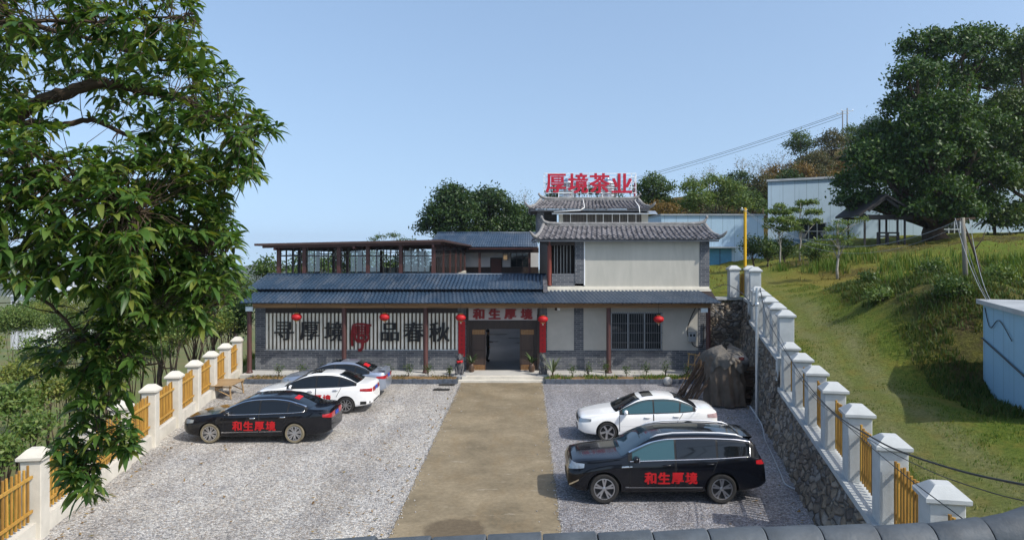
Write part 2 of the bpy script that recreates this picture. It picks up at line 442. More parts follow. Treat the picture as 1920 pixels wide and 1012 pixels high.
# driveway of tan concrete
k = NT('tan_driveway_concrete'); k.set(.85, 0, .3)
_v = k.coord('Object')
_c = k.mix(k.ramp(k.noise(_v, .5, 7, .68), [(.34, (0, 0, 0)), (.66, (1, 1, 1))]), (.140, .114, .072), (.262, .215, .140))
_c = k.mix(k.ramp(k.noise(k.coord('Object', (1, .35, 1)), 1.6, 6, .75), [(.5, (0, 0, 0)), (.66, (.6, .6, .6))]), _c, (.20, .15, .085))
_c = k.mix(k.ramp(k.noise(k.coord('Object', (.6, 2.2, 1)), 1.1, 6, .8), [(.60, (0, 0, 0)), (.69, (.75, .75, .75))]), _c, (.36, .32, .245))
_c = k.mix(k.ramp(k.noise(_v, 2.4, 7, .75), [(.60, (0, 0, 0)), (.74, (.5, .5, .5))]), _c, (.13, .10, .065))
g = k.n('ShaderNodeNewGeometry'); sp = k.n('ShaderNodeSeparateXYZ'); k.l(g.outputs['Position'], sp.inputs[0])
# damp patch near the gate
dx = k.math('MULTIPLY', k.math('ADD', sp.outputs[0], 1.62), 1.0); dy = k.math('MULTIPLY', k.math('ADD', sp.outputs[1], -16.5), 1.0)
rr = k.math('ADD', k.math('SQRT', k.math('ADD', k.math('MULTIPLY', dx, dx), k.math('MULTIPLY', dy, dy))), k.math('MULTIPLY', k.noise(_v, 4, 5, .7), .5))
_c = k.mix(k.ramp(rr, [(.55, (.8, .8, .8)), (.68, (0, 0, 0))]) if False else k.ramp(k.math('MULTIPLY', rr, .5), [(.44, (.75, .75, .75)), (.52, (0, 0, 0))]), _c, (.095, .072, .045))
_c = k.mix(1.0, _c, k.ramp(k.noise(_v, 9, 8, .8), [(.32, (.74, .73, .72)), (.68, (1.18, 1.17, 1.15))]), 'MULTIPLY')
k.color(_c); k.bump(k.noise(_v, 40, 4, .6), .35, .012)
DRIVE = k.m
V, F = sheet_grid(list(np.linspace(-3.06, .82, 14)), list(np.arange(3, 34.75, .25)) + [34.8], lambda a, Y, X: .028 + .006 * fbm(X, Y, .5, 4), lambda x, y: x + (.03 * noise.noise(Vector((x * 3, y * 1.7, 6))) + .025 * noise.noise(Vector((x, y * 6, 2))) if abs(x + 1.12) > 1.9 else 0))
o = tag(np_obj('driveway', V, F, DRIVE, smooth=True), kind='structure')

mb = MB(); mb.quad((-13.4, 36.6, .2), (9.2, 36.6, .2), (9.2, 60, .2), (-13.4, 60, .2))
tag(mb.build('courtyard_floor', mat('damp_courtyard_concrete', (.15, .148, .142), .75, var=.3, scale=.35, stretch=(1, .6, 1), spec=.5)), kind='structure')
o = bpy.data.objects['courtyard_floor']
for x, y, a, b in ((-2.55, 47.6, .75, .28), (.15, 47.0, .8, .30), (-.55, 49.4, .7, .25), (-2.2, 51.6, .9, .5)):
    MB().add([(x + a * math.cos(t * .3927) * (1 + .25 * math.sin(t * 2.3)), y + b * math.sin(t * .3927), .206) for t in range(16)], [tuple(range(16))]).build('wet_patch', mat('wet_patch', (.012, .013, .015), .25), o)

# ---- hillside (thin plate spline through surveyed points)
CP = []
def cp(u, v, Y): p = at(u, v, Y); CP.append((p.x, p.y, p.z))
for Y, z in ((3, 1.25), (10, 1.3), (14, 1.36), (18, 1.42), (22, 1.55), (24.4, 1.75), (26.5, 2.62), (30, 2.85), (33, 3.15), (36.5, 3.85)): CP.append((XR(Y) + .6, Y, z))
for q in ((1900, 960, 13.0), (1750, 860, 16.5), (1650, 740, 21.5), (1580, 660, 26), (1500, 590, 31.5), (1450, 550, 37), (1420, 520, 45),
          (1560, 600, 30), (1640, 672, 25), (1745, 745, 21.5), (1650, 545, 30), (1750, 560, 26), (1830, 562, 25.2), (1600, 540, 32.5), (1820, 530, 32), (1650, 530, 35), (1600, 505, 41), (1570, 523, 40), (1900, 505, 34), (1900, 452, 46), (1700, 457, 57),
          (1560, 464, 60), (1500, 482, 56), (1440, 500, 52), (1340, 505, 60), (1345, 530, 45)): cp(*q)
CP += [(14.4, 22.8, 2.3), (12.9, 18.6, 2.15), (17, 15, 2.3), (10.5, 10, 1.75), (14, 8, 1.9), (18, 22, 2.6), (22, 27, 4.4), (15, 75, 5), (30, 75, 7.1), (52, 70, 8), (45, 45, 7.8), (60, 30, 9), (32, 18, 5), (30, 8, 3.6),
       (10, 60, 4.2), (10, 40, 3.95), (10, 50, 4.1), (75, 60, 10), (9.6, 80, 4)]
CP = np.array(CP)
def _tps(r2): return np.where(r2 > 1e-9, .5 * r2 * np.log(np.maximum(r2, 1e-9)), 0)
_n = len(CP); _d = ((CP[:, None, :2] - CP[None, :, :2]) ** 2).sum(-1)
_A = np.zeros((_n + 3, _n + 3)); _A[:_n, :_n] = _tps(_d) + np.eye(_n) * .35; _A[:_n, _n] = 1; _A[:_n, _n + 1:] = CP[:, :2]; _A[_n:, :_n] = _A[:_n, _n:].T
_W = np.linalg.solve(_A, np.concatenate([CP[:, 2], np.zeros(3)]))
def hill_base(X, Y):
    X = np.asarray(X, float); Y = np.asarray(Y, float)
    r2 = (X[..., None] - CP[:, 0]) ** 2 + (Y[..., None] - CP[:, 1]) ** 2
    return _tps(r2) @ _W[:_n] + _W[_n] + _W[_n + 1] * X + _W[_n + 2] * Y
PATH = [(8.6, 9), (8.85, 13), (9.7, 17), (10.6, 21.5), (11.4, 26), (12.0, 31.5), (12.7, 37), (14.3, 45), (16, 53)]
def path_d(X, Y):
    d = np.full(np.shape(X), 1e9)
    for (a, b), (c, e) in zip(PATH, PATH[1:]):
        L2 = (c - a) ** 2 + (e - b) ** 2
        t = np.clip(((X - a) * (c - a) + (Y - b) * (e - b)) / L2, 0, 1)
        d = np.minimum(d, np.hypot(X - a - t * (c - a), Y - b - t * (e - b)))
    return d
def hz(x, y): return float(hill_base(np.array([x]), np.array([y]))[0])
def hill_xl(y): return XR(y) + .35 if y < 36.95 else 9.62
_xs = list(np.concatenate([np.arange(0, 14, .28), np.arange(14, 30, .6), np.arange(30, 75, 2.5)]))
_ys = list(np.concatenate([np.arange(3, 36.9, .3), [36.9, 37.0], np.arange(37.3, 64, .5), np.arange(64, 92, 2)]))
def hill_z(a, Y, X):
    z = hill_base(X, Y)
    bank = np.clip((path_d(X, Y) - 2.0) / 3, 0, 1)
    return z + bank * (.32 * fbm(X, Y, .35, 5) + .10 * fbm(X, Y, 1.5, 9)) + .03 * fbm(X, Y, 1.2, 3)
V, F = sheet_grid(_xs, _ys, hill_z, lambda x, y: x + hill_xl(y))
k = NT('hillside_grass_and_soil'); k.set(.95, 0, .12)
_v = k.coord('Object')
at1 = k.n('ShaderNodeAttribute', attribute_name='cover'); sc1 = k.n('ShaderNodeSeparateColor'); k.l(at1.outputs['Color'], sc1.inputs[0])
n_f = k.ramp(k.noise(_v, 9, 7, .8), [(.33, (0, 0, 0)), (.67, (1, 1, 1))]); n_m = k.noise(_v, 1.1, 6, .7); n_l = k.noise(_v, .28, 5, .6)
soil = k.mix(n_f, (.028, .024, .010), (.125, .095, .045))
dry = k.mix(n_f, (.15, .135, .025), (.34, .285, .06))
green = k.mix(n_f, (.065, .12, .012), (.21, .27, .04))
trod = k.mix(n_f, (.17, .175, .07), (.35, .325, .175))
c = k.mix(k.ramp(n_m, [(.30, (0, 0, 0)), (.52, (1, 1, 1))]), dry, green)
c = k.mix(k.math('MULTIPLY', sc1.outputs[2], k.ramp(n_l, [(.3, (.5, .5, .5)), (.6, (1, 1, 1))])), c, dry)
c = k.mix(k.math('MULTIPLY', sc1.outputs[1], k.ramp(n_m, [(.30, (.35, .2, .2)), (.6, (1, 1, 1))])), c, soil)     # bank
c = k.mix(k.math('MULTIPLY', sc1.outputs[0], k.ramp(n_m, [(.3, (.35, .35, .35)), (.7, (.9, .9, .9))])), c, trod)
k.color(c); k.bump(k.math('ADD', n_f, k.math('MULTIPLY', k.noise(_v, 30, 4, .7), .5)), .9, .12)
HILLMAT = k.m
hs = tag(np_obj('hillside', V, F, HILLMAT, smooth=True), kind='structure')
X, Y = V[:, 0], V[:, 1]
pd = path_d(X, Y)
c0 = np.exp(-((pd - .55) / .5) ** 2) * np.clip((40 - Y) / 10, .3, 1)
gx = (hill_base(X + .4, Y) - hill_base(X - .4, Y)) / .8; gy = (hill_base(X, Y + .4) - hill_base(X, Y - .4)) / .8
slope = np.hypot(gx, gy)
c1 = np.clip((slope - .2) / .15, 0, 1) * np.clip((pd - 1.5) / 1.5, 0, 1)
c1 = np.clip(c1 + 1.1 * np.exp(-((Y - 50.5) / 3.6) ** 2) * np.clip((X - 17) / 2, 0, 1) * np.clip((pd - 1.5) / 1.5, 0, 1), 0, 1)
c2 = np.exp(-(((X - 17) / 5) ** 2 + ((Y - 40) / 6) ** 2)) + np.clip((Y - 46) / 6, 0, 1) * .4 + np.exp(-((X - XR(Y) - .8) / .4) ** 2) * .5
ca = hs.data.color_attributes.new('cover', 'FLOAT_COLOR', 'POINT')
ca.data.foreach_set('color', np.stack([c0, c1, np.clip(c2, 0, 1), np.ones_like(c0)], 1).astype(np.float32).ravel())

# ---- grass standing on the hillside and along the fences
def blades(name, pts, h, w, m, lean=.5, rng=None, per=1):
    rng = rng or np.random.default_rng(3)
    P = np.repeat(np.asarray(pts), per, 0); n = len(P)
    P = P + np.concatenate([rng.normal(0, .05, (n, 2)), np.zeros((n, 1))], 1)
    hh = h * rng.uniform(.45, 1.3, n); a = rng.uniform(0, 2 * np.pi, n); d = np.stack([np.cos(a), np.sin(a), np.zeros(n)], 1)
    s = np.stack([-np.sin(a), np.cos(a), np.zeros(n)], 1) * (w * rng.uniform(.6, 1.3, n))[:, None]
    ln = (rng.uniform(.1, 1, n) * lean * hh)[:, None]; up = np.array([0, 0, 1.])
    A = P - s; B = P + s; C = P + up * (hh * .6)[:, None] + d * ln * .4
    D = C + s * .7; C = C - s * .7; T = P + up * hh[:, None] + d * ln
    V = np.stack([A, B, D, C, T - s * .12, T + s * .12], 1).reshape(-1, 3)
    i = np.arange(n)[:, None] * 6
    F = np.concatenate([i + np.array([[0, 1, 2, 3]]), i + np.array([[3, 2, 5, 4]])], 0)
    return np_obj(name, V, F, m)
GRASS = leaf_mat('fresh_grass', [(.035, .085, .010), (.07, .14, .018), (.12, .18, .03), (.20, .19, .05)], .3, .6, .2)
DRYGRASS = leaf_mat('dry_grass', [(.10, .075, .022), (.17, .125, .035), (.07, .075, .018), (.22, .17, .06)], .3, .7, .15)
DARKGRASS = leaf_mat('dark_weed', [(.022, .055, .009), (.045, .09, .014), (.075, .11, .022), (.085, .07, .025)], .25, .6, .2)
_r = np.random.default_rng(11)
def scatter(n, x0, x1, y0, y1, keep):
    X = _r.uniform(x0, x1, n); Y = _r.uniform(y0, y1, n)
    ok = keep(X, Y); X, Y = X[ok], Y[ok]
    return np.stack([X, Y, hill_z(None, Y, X) - .02], 1)
def clump(X, Y, s, seed, t): return fbm(X, Y, s, seed) > t
tall = scatter(9000, 15, 34, 30, 48, lambda X, Y: (np.abs(hill_base(X, Y) - 5.25 - .02 * (X - 15)) < .42) & clump(X, Y, .5, 7, -.1))
tag(blades('tall_grass', tall, .55, .022, GRASS, .5, _r, 3), kind='stuff')
short = scatter(60000, 6, 16, 9, 40, lambda X, Y: (X > XR(Y) + .75) & (path_d(X, Y) > .9 * np.abs(np.sin(X * 9 + Y * 7))) & (path_d(X, Y) < 2.4) & clump(X, Y, .6, 3, -.05))
tag(blades('short_grass', short, .075, .010, GRASS, .9, _r, 2), kind='stuff')
dry = scatter(5000, 11, 40, 30, 60, lambda X, Y: (path_d(X, Y) > 1.6) & clump(X, Y, .8, 13, .02))
tag(blades('dry_grass', dry, .18, .02, DRYGRASS, .9, _r, 2), kind='stuff')
weeds = scatter(40000, 11, 24, 18, 36, lambda X, Y: (path_d(X, Y) > 1.9) & clump(X, Y, .7, 23, -.12))
tag(blades('bank_weeds', weeds, .19, .02, DARKGRASS, .9, _r, 2), kind='stuff')
edge = scatter(2500, 6, 12, 9, 36, lambda X, Y: (np.abs(X - XR(Y) - 1.15) < .35) & clump(X, Y, .9, 31, .1))
tag(blades('fence_weeds', edge, .16, .014, GRASS, .9, _r, 2), kind='stuff')

# ---- far hills
def mound(name, prof, Y0, depth, base, m, rough=1.0, n=90, s=.06, front=.45):
    'ridge whose crest follows photo points (u, v) at depth Y0; slopes fall to base in front and behind'
    us = np.array([p[0] for p in prof], float); vs_ = np.array([p[1] for p in prof], float)
    xs = (us - 985) * Y0 / 1350; zs = CAM_H - (vs_ - 460) * Y0 / 1350
    XX = np.linspace(xs[0], xs[-1], n); ZZ = np.interp(XX, xs, zs)
    rows = []
    for j, t in enumerate(np.linspace(-1, 1, 25)):
        fall = abs(t) ** 1.15
        y = Y0 + t * depth * (front / .45 if t < 0 else 1)
        zz = ZZ + (base - ZZ) * fall
        rows.append(np.stack([XX * (1 if True else 0), np.full(n, y), zz + (1 - fall * .6) * rough * fbm(XX, np.full(n, y), s, 3.3)], 1))
    V = np.concatenate(rows); F = [(i * n + j, i * n + j + 1, (i + 1) * n + j + 1, (i + 1) * n + j) for i in range(24) for j in range(n - 1)]
    return tag(np_obj(name, V, np.array(F), m, smooth=True), kind='structure')
k = NT('wooded_mountain'); k.set(.95, 0, .05); _v = k.coord('Object')
k.color(k.mix(k.noise(_v, .012, 6, .7), (.03, .05, .02), (.09, .09, .05)))
MOUNT = k.m
mound('mountain', [(-1200, 500), (-600, 480), (-200, 505), (100, 490), (300, 507), (400, 509), (432, 501), (468, 495), (500, 491), (560, 497), (700, 503), (900, 500), (1100, 510)], 2700, 420, -190, MOUNT, 14, 160, .004)
mound('mountain_ridge', [(-1500, 520), (-500, 508), (0, 512), (300, 517), (420, 511), (520, 505), (700, 512), (1000, 520)], 1700, 300, -170, MOUNT, 9, 140, .006)
k = NT('dry_hill_scrub'); k.set(.95, 0, .05); _v = k.coord('Object')
k.color(k.mix(k.ramp(k.noise(_v, .12, 6, .7), [(.4, (0, 0, 0)), (.6, (1, 1, 1))]), k.mix(k.noise(_v, 1.5, 5, .7), (.03, .045, .012), (.075, .08, .025)), k.mix(k.noise(_v, 1.5, 5, .7), (.09, .055, .022), (.20, .13, .06))))
HILLFAR = k.m
HILL_PROF = [(1040, 470), (1150, 425), (1230, 385), (1330, 372), (1420, 350), (1500, 308), (1560, 290), (1640, 262), (1750, 225), (1900, 170), (2100, 120), (2500, 90)]
mound('hill', HILL_PROF, 135, 55, 2, HILLFAR, 1.6, 150, .08, .40)
def hill_pt(u, t):
    'point on the far hill: photo column u, t = 0 crest .. 1 foot of the near side'
    us, vv = zip(*HILL_PROF); z = CAM_H - (np.interp(u, us, vv) - 460) * .1
    fall = t ** 1.15
    return Vector(((u - 985) * .1, 135 - t * 55 * .40 / .45, z + (2 - z) * fall))

# ------------------------------------------------------------ retaining wall of rough stone
k = NT('rubble_stone'); k.set(.95, 0, .15); _v = k.coord('Object', (1, 1, 1.5))
vo = k.n('ShaderNodeTexVoronoi'); vo.inputs['Scale'].default_value = 3.2; k.l(_v, vo.inputs['Vector'])
ve = k.n('ShaderNodeTexVoronoi', feature='DISTANCE_TO_EDGE'); ve.inputs['Scale'].default_value = 3.2; k.l(_v, ve.inputs['Vector'])
_s = k.n('ShaderNodeSeparateColor'); k.l(vo.outputs['Color'], _s.inputs[0])
c = k.ramp(_s.outputs[0], [(0, (.13, .11, .095)), (.4, (.27, .215, .155)), (.7, (.34, .29, .23)), (1, (.22, .21, .20))])
c = k.mix(1.0, c, k.ramp(k.noise(_v, 4, 6, .75), [(.3, (.55, .55, .55)), (.7, (1.3, 1.3, 1.3))]), 'MULTIPLY')
c = k.mix(k.ramp(ve.outputs['Distance'], [(.02, (1, 1, 1)), (.07, (0, 0, 0))]), c, (.13, .12, .105))
k.color(c)
k.bump(k.math('ADD', k.math('MULTIPLY', k.ramp(ve.outputs['Distance'], [(0, (0, 0, 0)), (.15, (1, 1, 1))]), .7), k.math('MULTIPLY', k.noise(_v, 7, 5, .7), .6)), 1.0, .09)
STONE = k.m
wall = thing('retaining_wall', 'rough brown rubble stone retaining wall with grey rendered ledge along the right of the lot', 'wall', (7.4, 18, 0))
def ledge_z(Y): return 1.35 + .02 * (Y - 11) if Y < 25.05 else (2.62 + .045 * (Y - 25) if Y < 34.1 else 3.9)
mb = MB(); P = []
for Y in list(np.arange(8, 25.05, .14)) + [25.04, 25.06] + list(np.arange(25.2, 34.1, .14)) + [34.09, 34.11] + list(np.arange(34.3, 37.05, .14)):
    row = []; zt = ledge_z(Y) - .12
    for j in range(17):
        t = j / 16; z = -.1 + t * (zt + .1)
        x = XR(Y) - .5 * (1 - t) ** 1.2
        p = Vector((x, Y, z)); d, q = noise.voronoi(Vector((Y * 2.6, z * 3.4, 1.7)))
        x += -.09 * (min(d[1] - d[0], .35)) / .35 + .05 * noise.noise(Vector((Y * .9, z * .9, 4))) + .04
        row.append((x, Y, z))
    P.append(row)
mb.grid(P); mb.build('stone_face', STONE, wall, smooth=True, world=True)
mb = MB(); P = []
xs = np.arange(8.9, 11.6, .15)
for x in xs:
    row = []
    for j in range(25):
        z = -.1 + j / 24 * 3.9; d, q = noise.voronoi(Vector((x * 2.6, z * 3.4, 8.7)))
        row.append((x, 37.0 + .05 - .1 * min(d[1] - d[0], .35) / .35, z))
    P.append(row)
mb.grid(P); mb.build('stone_return', STONE, wall, smooth=True, world=True)
mb = MB()
for a, b in ((8, 25.05), (25.05, 34.1), (34.1, 36.93)):
    za, zb = ledge_z(a + .01), ledge_z(b - .01)
    for (o0, o1, dz) in ((-.06, .62, 0),):
        mb.add([(XR(a) + o0, a, za - .14), (XR(a) + o1, a, za - .6), (XR(a) + o1, a, za), (XR(a) + o0, a, za),
                (XR(b) + o0, b, zb - .14), (XR(b) + o1, b, zb - .6), (XR(b) + o1, b, zb), (XR(b) + o0, b, zb)],
               [(0, 1, 2, 3), (7, 6, 5, 4), (0, 3, 7, 4), (3, 2, 6, 7), (2, 1, 5, 6), (1, 0, 4, 5)])
mb.box(9.3, XR(36.94) - .07, 36.94, 37.4, 3.76, 3.9)
# rendered risers where the ledge steps up
mb.box(XR(25.05) - .05, XR(25.05) + .6, 25.055, 25.25, 1.5, 2.5); mb.box(XR(34.1) - .05, XR(34.1) + .6, 34.105, 34.3, 2.9, 3.75)
mb.build('ledge', RENDER_GREY, wall, world=True)

# ------------------------------------------------------------ picket fences with masonry pillars
def make_pillar(parent, w, h, m, capm):
    mb = MB(); mb.cbox(-w / 2, w / 2, -w / 2, w / 2, 0, h - .25, .015); p = mb.build('pillar', m, parent)
    c = w / 2 + .065; mb = MB()
    z0, z1, z2 = h - .248, h - .15, h
    r = lambda q, z: [(-q, -q, z), (q, -q, z), (q, q, z), (-q, q, z)]
    mb.add(r(c - .03, z0) + r(c, z0 + .03) + r(c, z1 - .01) + r(c - .015, z1) + r(c * .45, z2 - .012) + r(c * .38, z2),
           [(3, 2, 1, 0), (20, 21, 22, 23)] + [(4 * q + i, 4 * q + (i + 1) % 4, 4 * q + 4 + (i + 1) % 4, 4 * q + 4 + i) for q in range(5) for i in range(4)])
    mb.build('cap', capm, p); return p
def picket_panel(parent, a, b, z0, z1, seed, base=None):
    'a, b: ends in parent space'
    rr = random.Random(seed); a, b = Vector(a), Vector(b); d = b - a; L = d.length; u = d / L; n = max(4, round(L / .165)); mb = MB()
    dz = d.z
    sd = Vector((u.y, -u.x, 0)).normalized()
    for i in range(n):
        p = a + d * ((i + .5) / n); hh = z1 - z0 + rr.uniform(-.03, .03)
        t = rr.uniform(-.012, .012)
        mb.tube([p + Vector((0, 0, z0)), p + u * t + Vector((0, 0, z0 + hh * .5)), p + u * t * 2 + Vector((0, 0, z0 + hh))], [.033, .035, .029], 6)
    for zz in (z0 + .22, z1 - .25):
        mb.bar(a + sd * .045 + Vector((0, 0, zz)), b + sd * .045 + Vector((0, 0, zz)), .04, .06)
    mb.build('picket_panel', YELLOWWOOD, parent)

fl = thing('picket_fence', 'yellow picket fence between cream pillars along the left edge of the gravel lot', 'fence', (XL(16), 16, 0))
PL = [(XL(13.6 + 2.44 * i), 13.6 + 2.44 * i) for i in range(-1, 10)]
first = None; ang = math.atan(.169)
for i, (x, y) in enumerate(PL):
    loc = Vector((x, y, 0)) - fl.location
    if first is None: first = make_pillar(fl, .42, 2.05, CREAM, CREAM); first.location = loc; first.rotation_euler = (0, 0, ang)
    else: dup(first, loc=loc, rz=ang, parent=fl)
for i in range(len(PL) - 1):
    a = Vector((*PL[i], 0)); b = Vector((*PL[i + 1], 0)); u = (b - a).normalized()
    picket_panel(fl, a + u * .23 - fl.location, b - u * .23 - fl.location, .50, 1.72, i)
    mb = MB(); mb.bar(a + u * .2 + Vector((0, 0, .2)), b - u * .2 + Vector((0, 0, .2)), .24, .5); mb.build('plinth', CREAM, fl, world=True)

fr = thing('picket_fence', 'yellow picket fence between grey capped pillars on top of the right stone wall', 'fence', (XR(16) + .3, 16, 1.45))
first = None; ang = -math.atan(.20)
def right_run(Ys, h, w=.5):
    global first
    pts = [Vector((XR(y) + .3, y, ledge_z(y))) for y in Ys]
    for p in pts:
        if first is None: first = make_pillar(fr, w, h, RENDER_GREY, RENDER_GREY); first.location = p - fr.location; first.rotation_euler = (0, 0, ang)
        else: dup(first, loc=p - fr.location, rz=ang, parent=fr)
    for i in range(len(pts) - 1):
        a, b = pts[i], pts[i + 1]; u = (b - a).normalized()
        picket_panel(fr, a + u * .27 - fr.location, b - u * .27 - fr.location, .06, 1.25, 50 + i)
right_run([8.5, 10.9, 13.45, 15.8, 18.1, 20.3, 22.4, 24.6], 1.62)
right_run([25.5, 27.5, 29.5, 31.6, 33.7], 1.62)
right_run([34.6, 36.85], 1.5)
q = Vector((10.72, 37.1, 3.9)); dup(first, loc=q - fr.location, rz=0, parent=fr)
picket_panel(fr, Vector((11.0, 37.1, 3.9)) - fr.location, Vector((11.25, 37.05, 3.9)) - fr.location, .06, 1.2, 71)

# ------------------------------------------------------------ front wing of the courtyard house
FW = 36.4                                   # depth of the front wall plane
fw = thing('front_wing', 'long grey brick front wing with blue tiled lean-to roof and open timber doorway', 'building', (-2.2, FW, 0))
def B(name, m, parent, *boxes, smooth=False):
    mb = MB()
    for b in boxes: mb.box(*b)
    return mb.build(name, m, parent, world=True, smooth=smooth)
B('brick_wall', BRICK, fw, (-13.66, -13.15, FW, FW + .3, 0, 3.95), (-13.15, -3.42, FW, FW + .3, 0, 1.24), (-3.42, -2.98, FW, FW + .3, 0, 3.95),
  (.72, 1.10, FW, FW + .3, 0, 3.95), (1.10, 8.75, FW, FW + .3, 0, 1.24), (2.46, 2.94, FW, FW + .3, 1.24, 3.95), (8.75, 9.30, FW, FW + .3, 0, 3.95))
B('plaster_panel', PLASTER_GREY, fw, (1.10, 2.46, FW + .02, FW + .28, 1.242, 3.9), (2.94, 4.33, FW + .02, FW + .28, 1.242, 3.9), (6.93, 8.75, FW + .02, FW + .28, 1.242, 3.9),
  (4.33, 6.93, FW + .02, FW + .28, 3.18, 3.9))
B('upper_board', DARKWOOD, fw, (-13.15, -3.42, FW + .02, FW + .28, 3.13, 3.95), (-2.98, .72, FW + .02, FW + .28, 3.40, 3.95))
B('back_panel', mat('brown_backing_board', (.12, .085, .055), .8, var=.2), fw, (-13.15, -3.42, FW + .12, FW + .28, 1.242, 3.128))
mb = MB(); x = -13.13
while x < -3.46: mb.box(x, x + .105, FW + .02, FW + .115, 1.29, 3.125); x += .196
mb.build('white_cladding', mat('white_batten', (.78, .75, .64), .55, var=.12, scale=2, grime=.2), fw, world=True)
B('sill', PALE_METAL, fw, (-13.17, -3.40, FW - .05, FW + .1, 1.243, 1.288))
def B1(name, m, parent, *boxes):
    for b in boxes: B(name, m, parent, b)
# doorway
B('door_frame', DARKWOOD, fw, (-2.98, -2.74, FW - .04, FW + .3, .2, 2.76), (.49, .72, FW - .04, FW + .3, .2, 2.76), (-2.74, .49, FW - .02, FW + .28, 2.34, 2.76), (-2.95, -2.83, FW - .1, FW - .045, .2, 3.38), (.60, .70, FW - .1, FW - .045, .2, 3.38))
DOORWOOD = mat('door_leaf_wood', (.055, .036, .028), .5, var=.2, scale=2, stretch=(5, 5, .6))
def fret(x0, x1, y, z0, z1, d=.02):
    'pierced carved strip of small openings'
    mb = MB(); n = max(5, round((x1 - x0) / .16)); w = (x1 - x0) / n
    mb.box(x0, x1, y, y + d, z0, z0 + .03); mb.box(x0, x1, y, y + d, z1 - .03, z1)
    for i in range(n + 1): mb.box(max(x0, x0 + i * w - .014), min(x1, x0 + i * w + .014), y - .002, y + d - .003, z0 + .031, z1 - .031)
    zm = (z0 + z1) / 2
    for i in range(n):
        cx = x0 + (i + .5) * w
        for a in range(4):
            u = Vector((math.cos(a * math.pi / 2), 0, math.sin(a * math.pi / 2))) ; q = Vector((-u.z, 0, u.x))
            mb.bar(Vector((cx, y + .01, zm)) + u * w * .36, Vector((cx, y + .01, zm)) + q * w * .36, .018, .016)
    return mb
for x0, x1 in ((-2.73, -2.0), (-.28, .48)):
    d = B('door_leaf', DOORWOOD, fw, (x0, x1, FW + .05, FW + .11, .21, 2.33))
    B('back_board', BAMBOO, d, (x0 + .06, x1 - .06, FW + .043, FW + .0495, 2.06, 2.28), (x0 + .06, x1 - .06, FW + .043, FW + .0495, .25, .5))
    fr_ = fret(x0 + .05, x1 - .05, FW + .02, 2.05, 2.29); f2 = fret(x0 + .05, x1 - .05, FW + .02, .24, .51)
    fr_.add(f2.v, f2.f); fr_.build('carved_strip', CARVED, d, world=True)
    B('panel_rail', DARKWOOD, d, (x0 + .05, x0 + .09, FW + .035, FW + .0495, .52, 2.04), (x1 - .09, x1 - .05, FW + .035, FW + .0495, .52, 2.04), (x0 + .09, x1 - .09, FW + .035, FW + .0495, 1.22, 1.27))
# passage lining behind the door
B('passage_wall', DARKWOOD, fw, (-3.1, -2.99, FW + .3, FW + 3.2, .2, 3.9), (.73, .85, FW + .3, FW + 3.2, .2, 3.9)); B('passage_ceiling', DARKWOOD, fw, (-2.99, .73, FW + .3, FW + 3.2, 2.6, 2.75))
# window with grille
wd = B('window', DARKPANE, fw, (4.36, 6.9, FW + .16, FW + .2, 1.27, 3.16))
B('window_frame', PALE_METAL, wd, (4.33, 4.40, FW + .1, FW + .27, 1.242, 3.178), (6.86, 6.93, FW + .1, FW + .27, 1.242, 3.178), (4.40, 6.86, FW + .1, FW + .27, 3.1, 3.178), (4.40, 6.86, FW + .1, FW + .27, 1.242, 1.31),
  (5.18, 5.23, FW + .11, FW + .155, 1.31, 3.1), (6.02, 6.07, FW + .11, FW + .155, 1.31, 3.1))
mb = MB(); x = 4.36
while x < 6.93: mb.box(x - .009, x + .009, FW - .12, FW - .10, 1.22, 3.2); x += .112
for z in (1.26, 1.66, 2.15, 2.62, 3.14): mb.box(4.33, 6.95, FW - .098, FW - .085, z - .012, z + .012)
for z in (1.26, 3.14):
    for x in (4.36, 5.6, 6.9): mb.box(x - .01, x + .01, FW - .1, FW + .03, z - .035, z - .015)
mb.build('window_grille', mat('dull_grille_steel', (.17, .18, .19), .5, metal=.3), wd, world=True)
# veranda floor, posts, beams, roof
B('veranda_floor', CONCRETE, fw, (-13.9, 9.35, 35.05, FW + .02, -.05, .25)); B('doorstep', CREAM, fw, (-3.05, .86, 34.62, 35.048, -.05, .24), (-3.2, 1.0, 34.25, 34.618, -.05, .12))
def post(x, name='post'):
    mb = MB(); mb.lathe([(.16, .25), (.17, .30), (.13, .36), (.115, .40), (.11, 3.47)], (x, 35.62, 0), 14); return mb.build(name, REDWOOD, fw, world=True, smooth=True, sharp=40)
for x in (-13.65, -8.97, -4.93, 4.12, 9.05): post(x)
B('timber_beam', BEAMWOOD, fw, (-13.45, 9.15, 35.50, 35.72, 3.47, 3.72))
mb = MB()
for i in range(48): x = -13.3 + i * .475; mb.bar((x, 35.1, 3.735), (x, FW, 4.07), .06, .09)
mb.build('rafters', REDWOOD, fw, world=True)
mb = MB(); mb.add([(-13.75, 35.0, 3.73), (9.45, 35.0, 3.73), (9.45, 36.55, 4.215), (-13.75, 36.55, 4.215)], [(3, 2, 1, 0)]); mb.build('soffit', DARKWOOD, fw, world=True)
mb = MB(); tile_roof(mb, (-13.85, 34.98, 3.75), (9.52, 34.98, 3.75), (-13.6, 36.55, 4.24), (8.75, 36.55, 4.24), .2, 6, .045, .018); mb.build('lower_roof', BLUE_TILE, fw, smooth=True, sharp=50, world=True)
mb = MB(); tile_roof(mb, (-14.05, 36.25, 4.34), (1.1, 36.25, 4.34), (-13.75, 38.4, 4.98), (1.1, 38.4, 4.98), .2, 8, .045, .018)
mb.build('upper_roof', BLUE_TILE, fw, smooth=True, sharp=50, world=True)
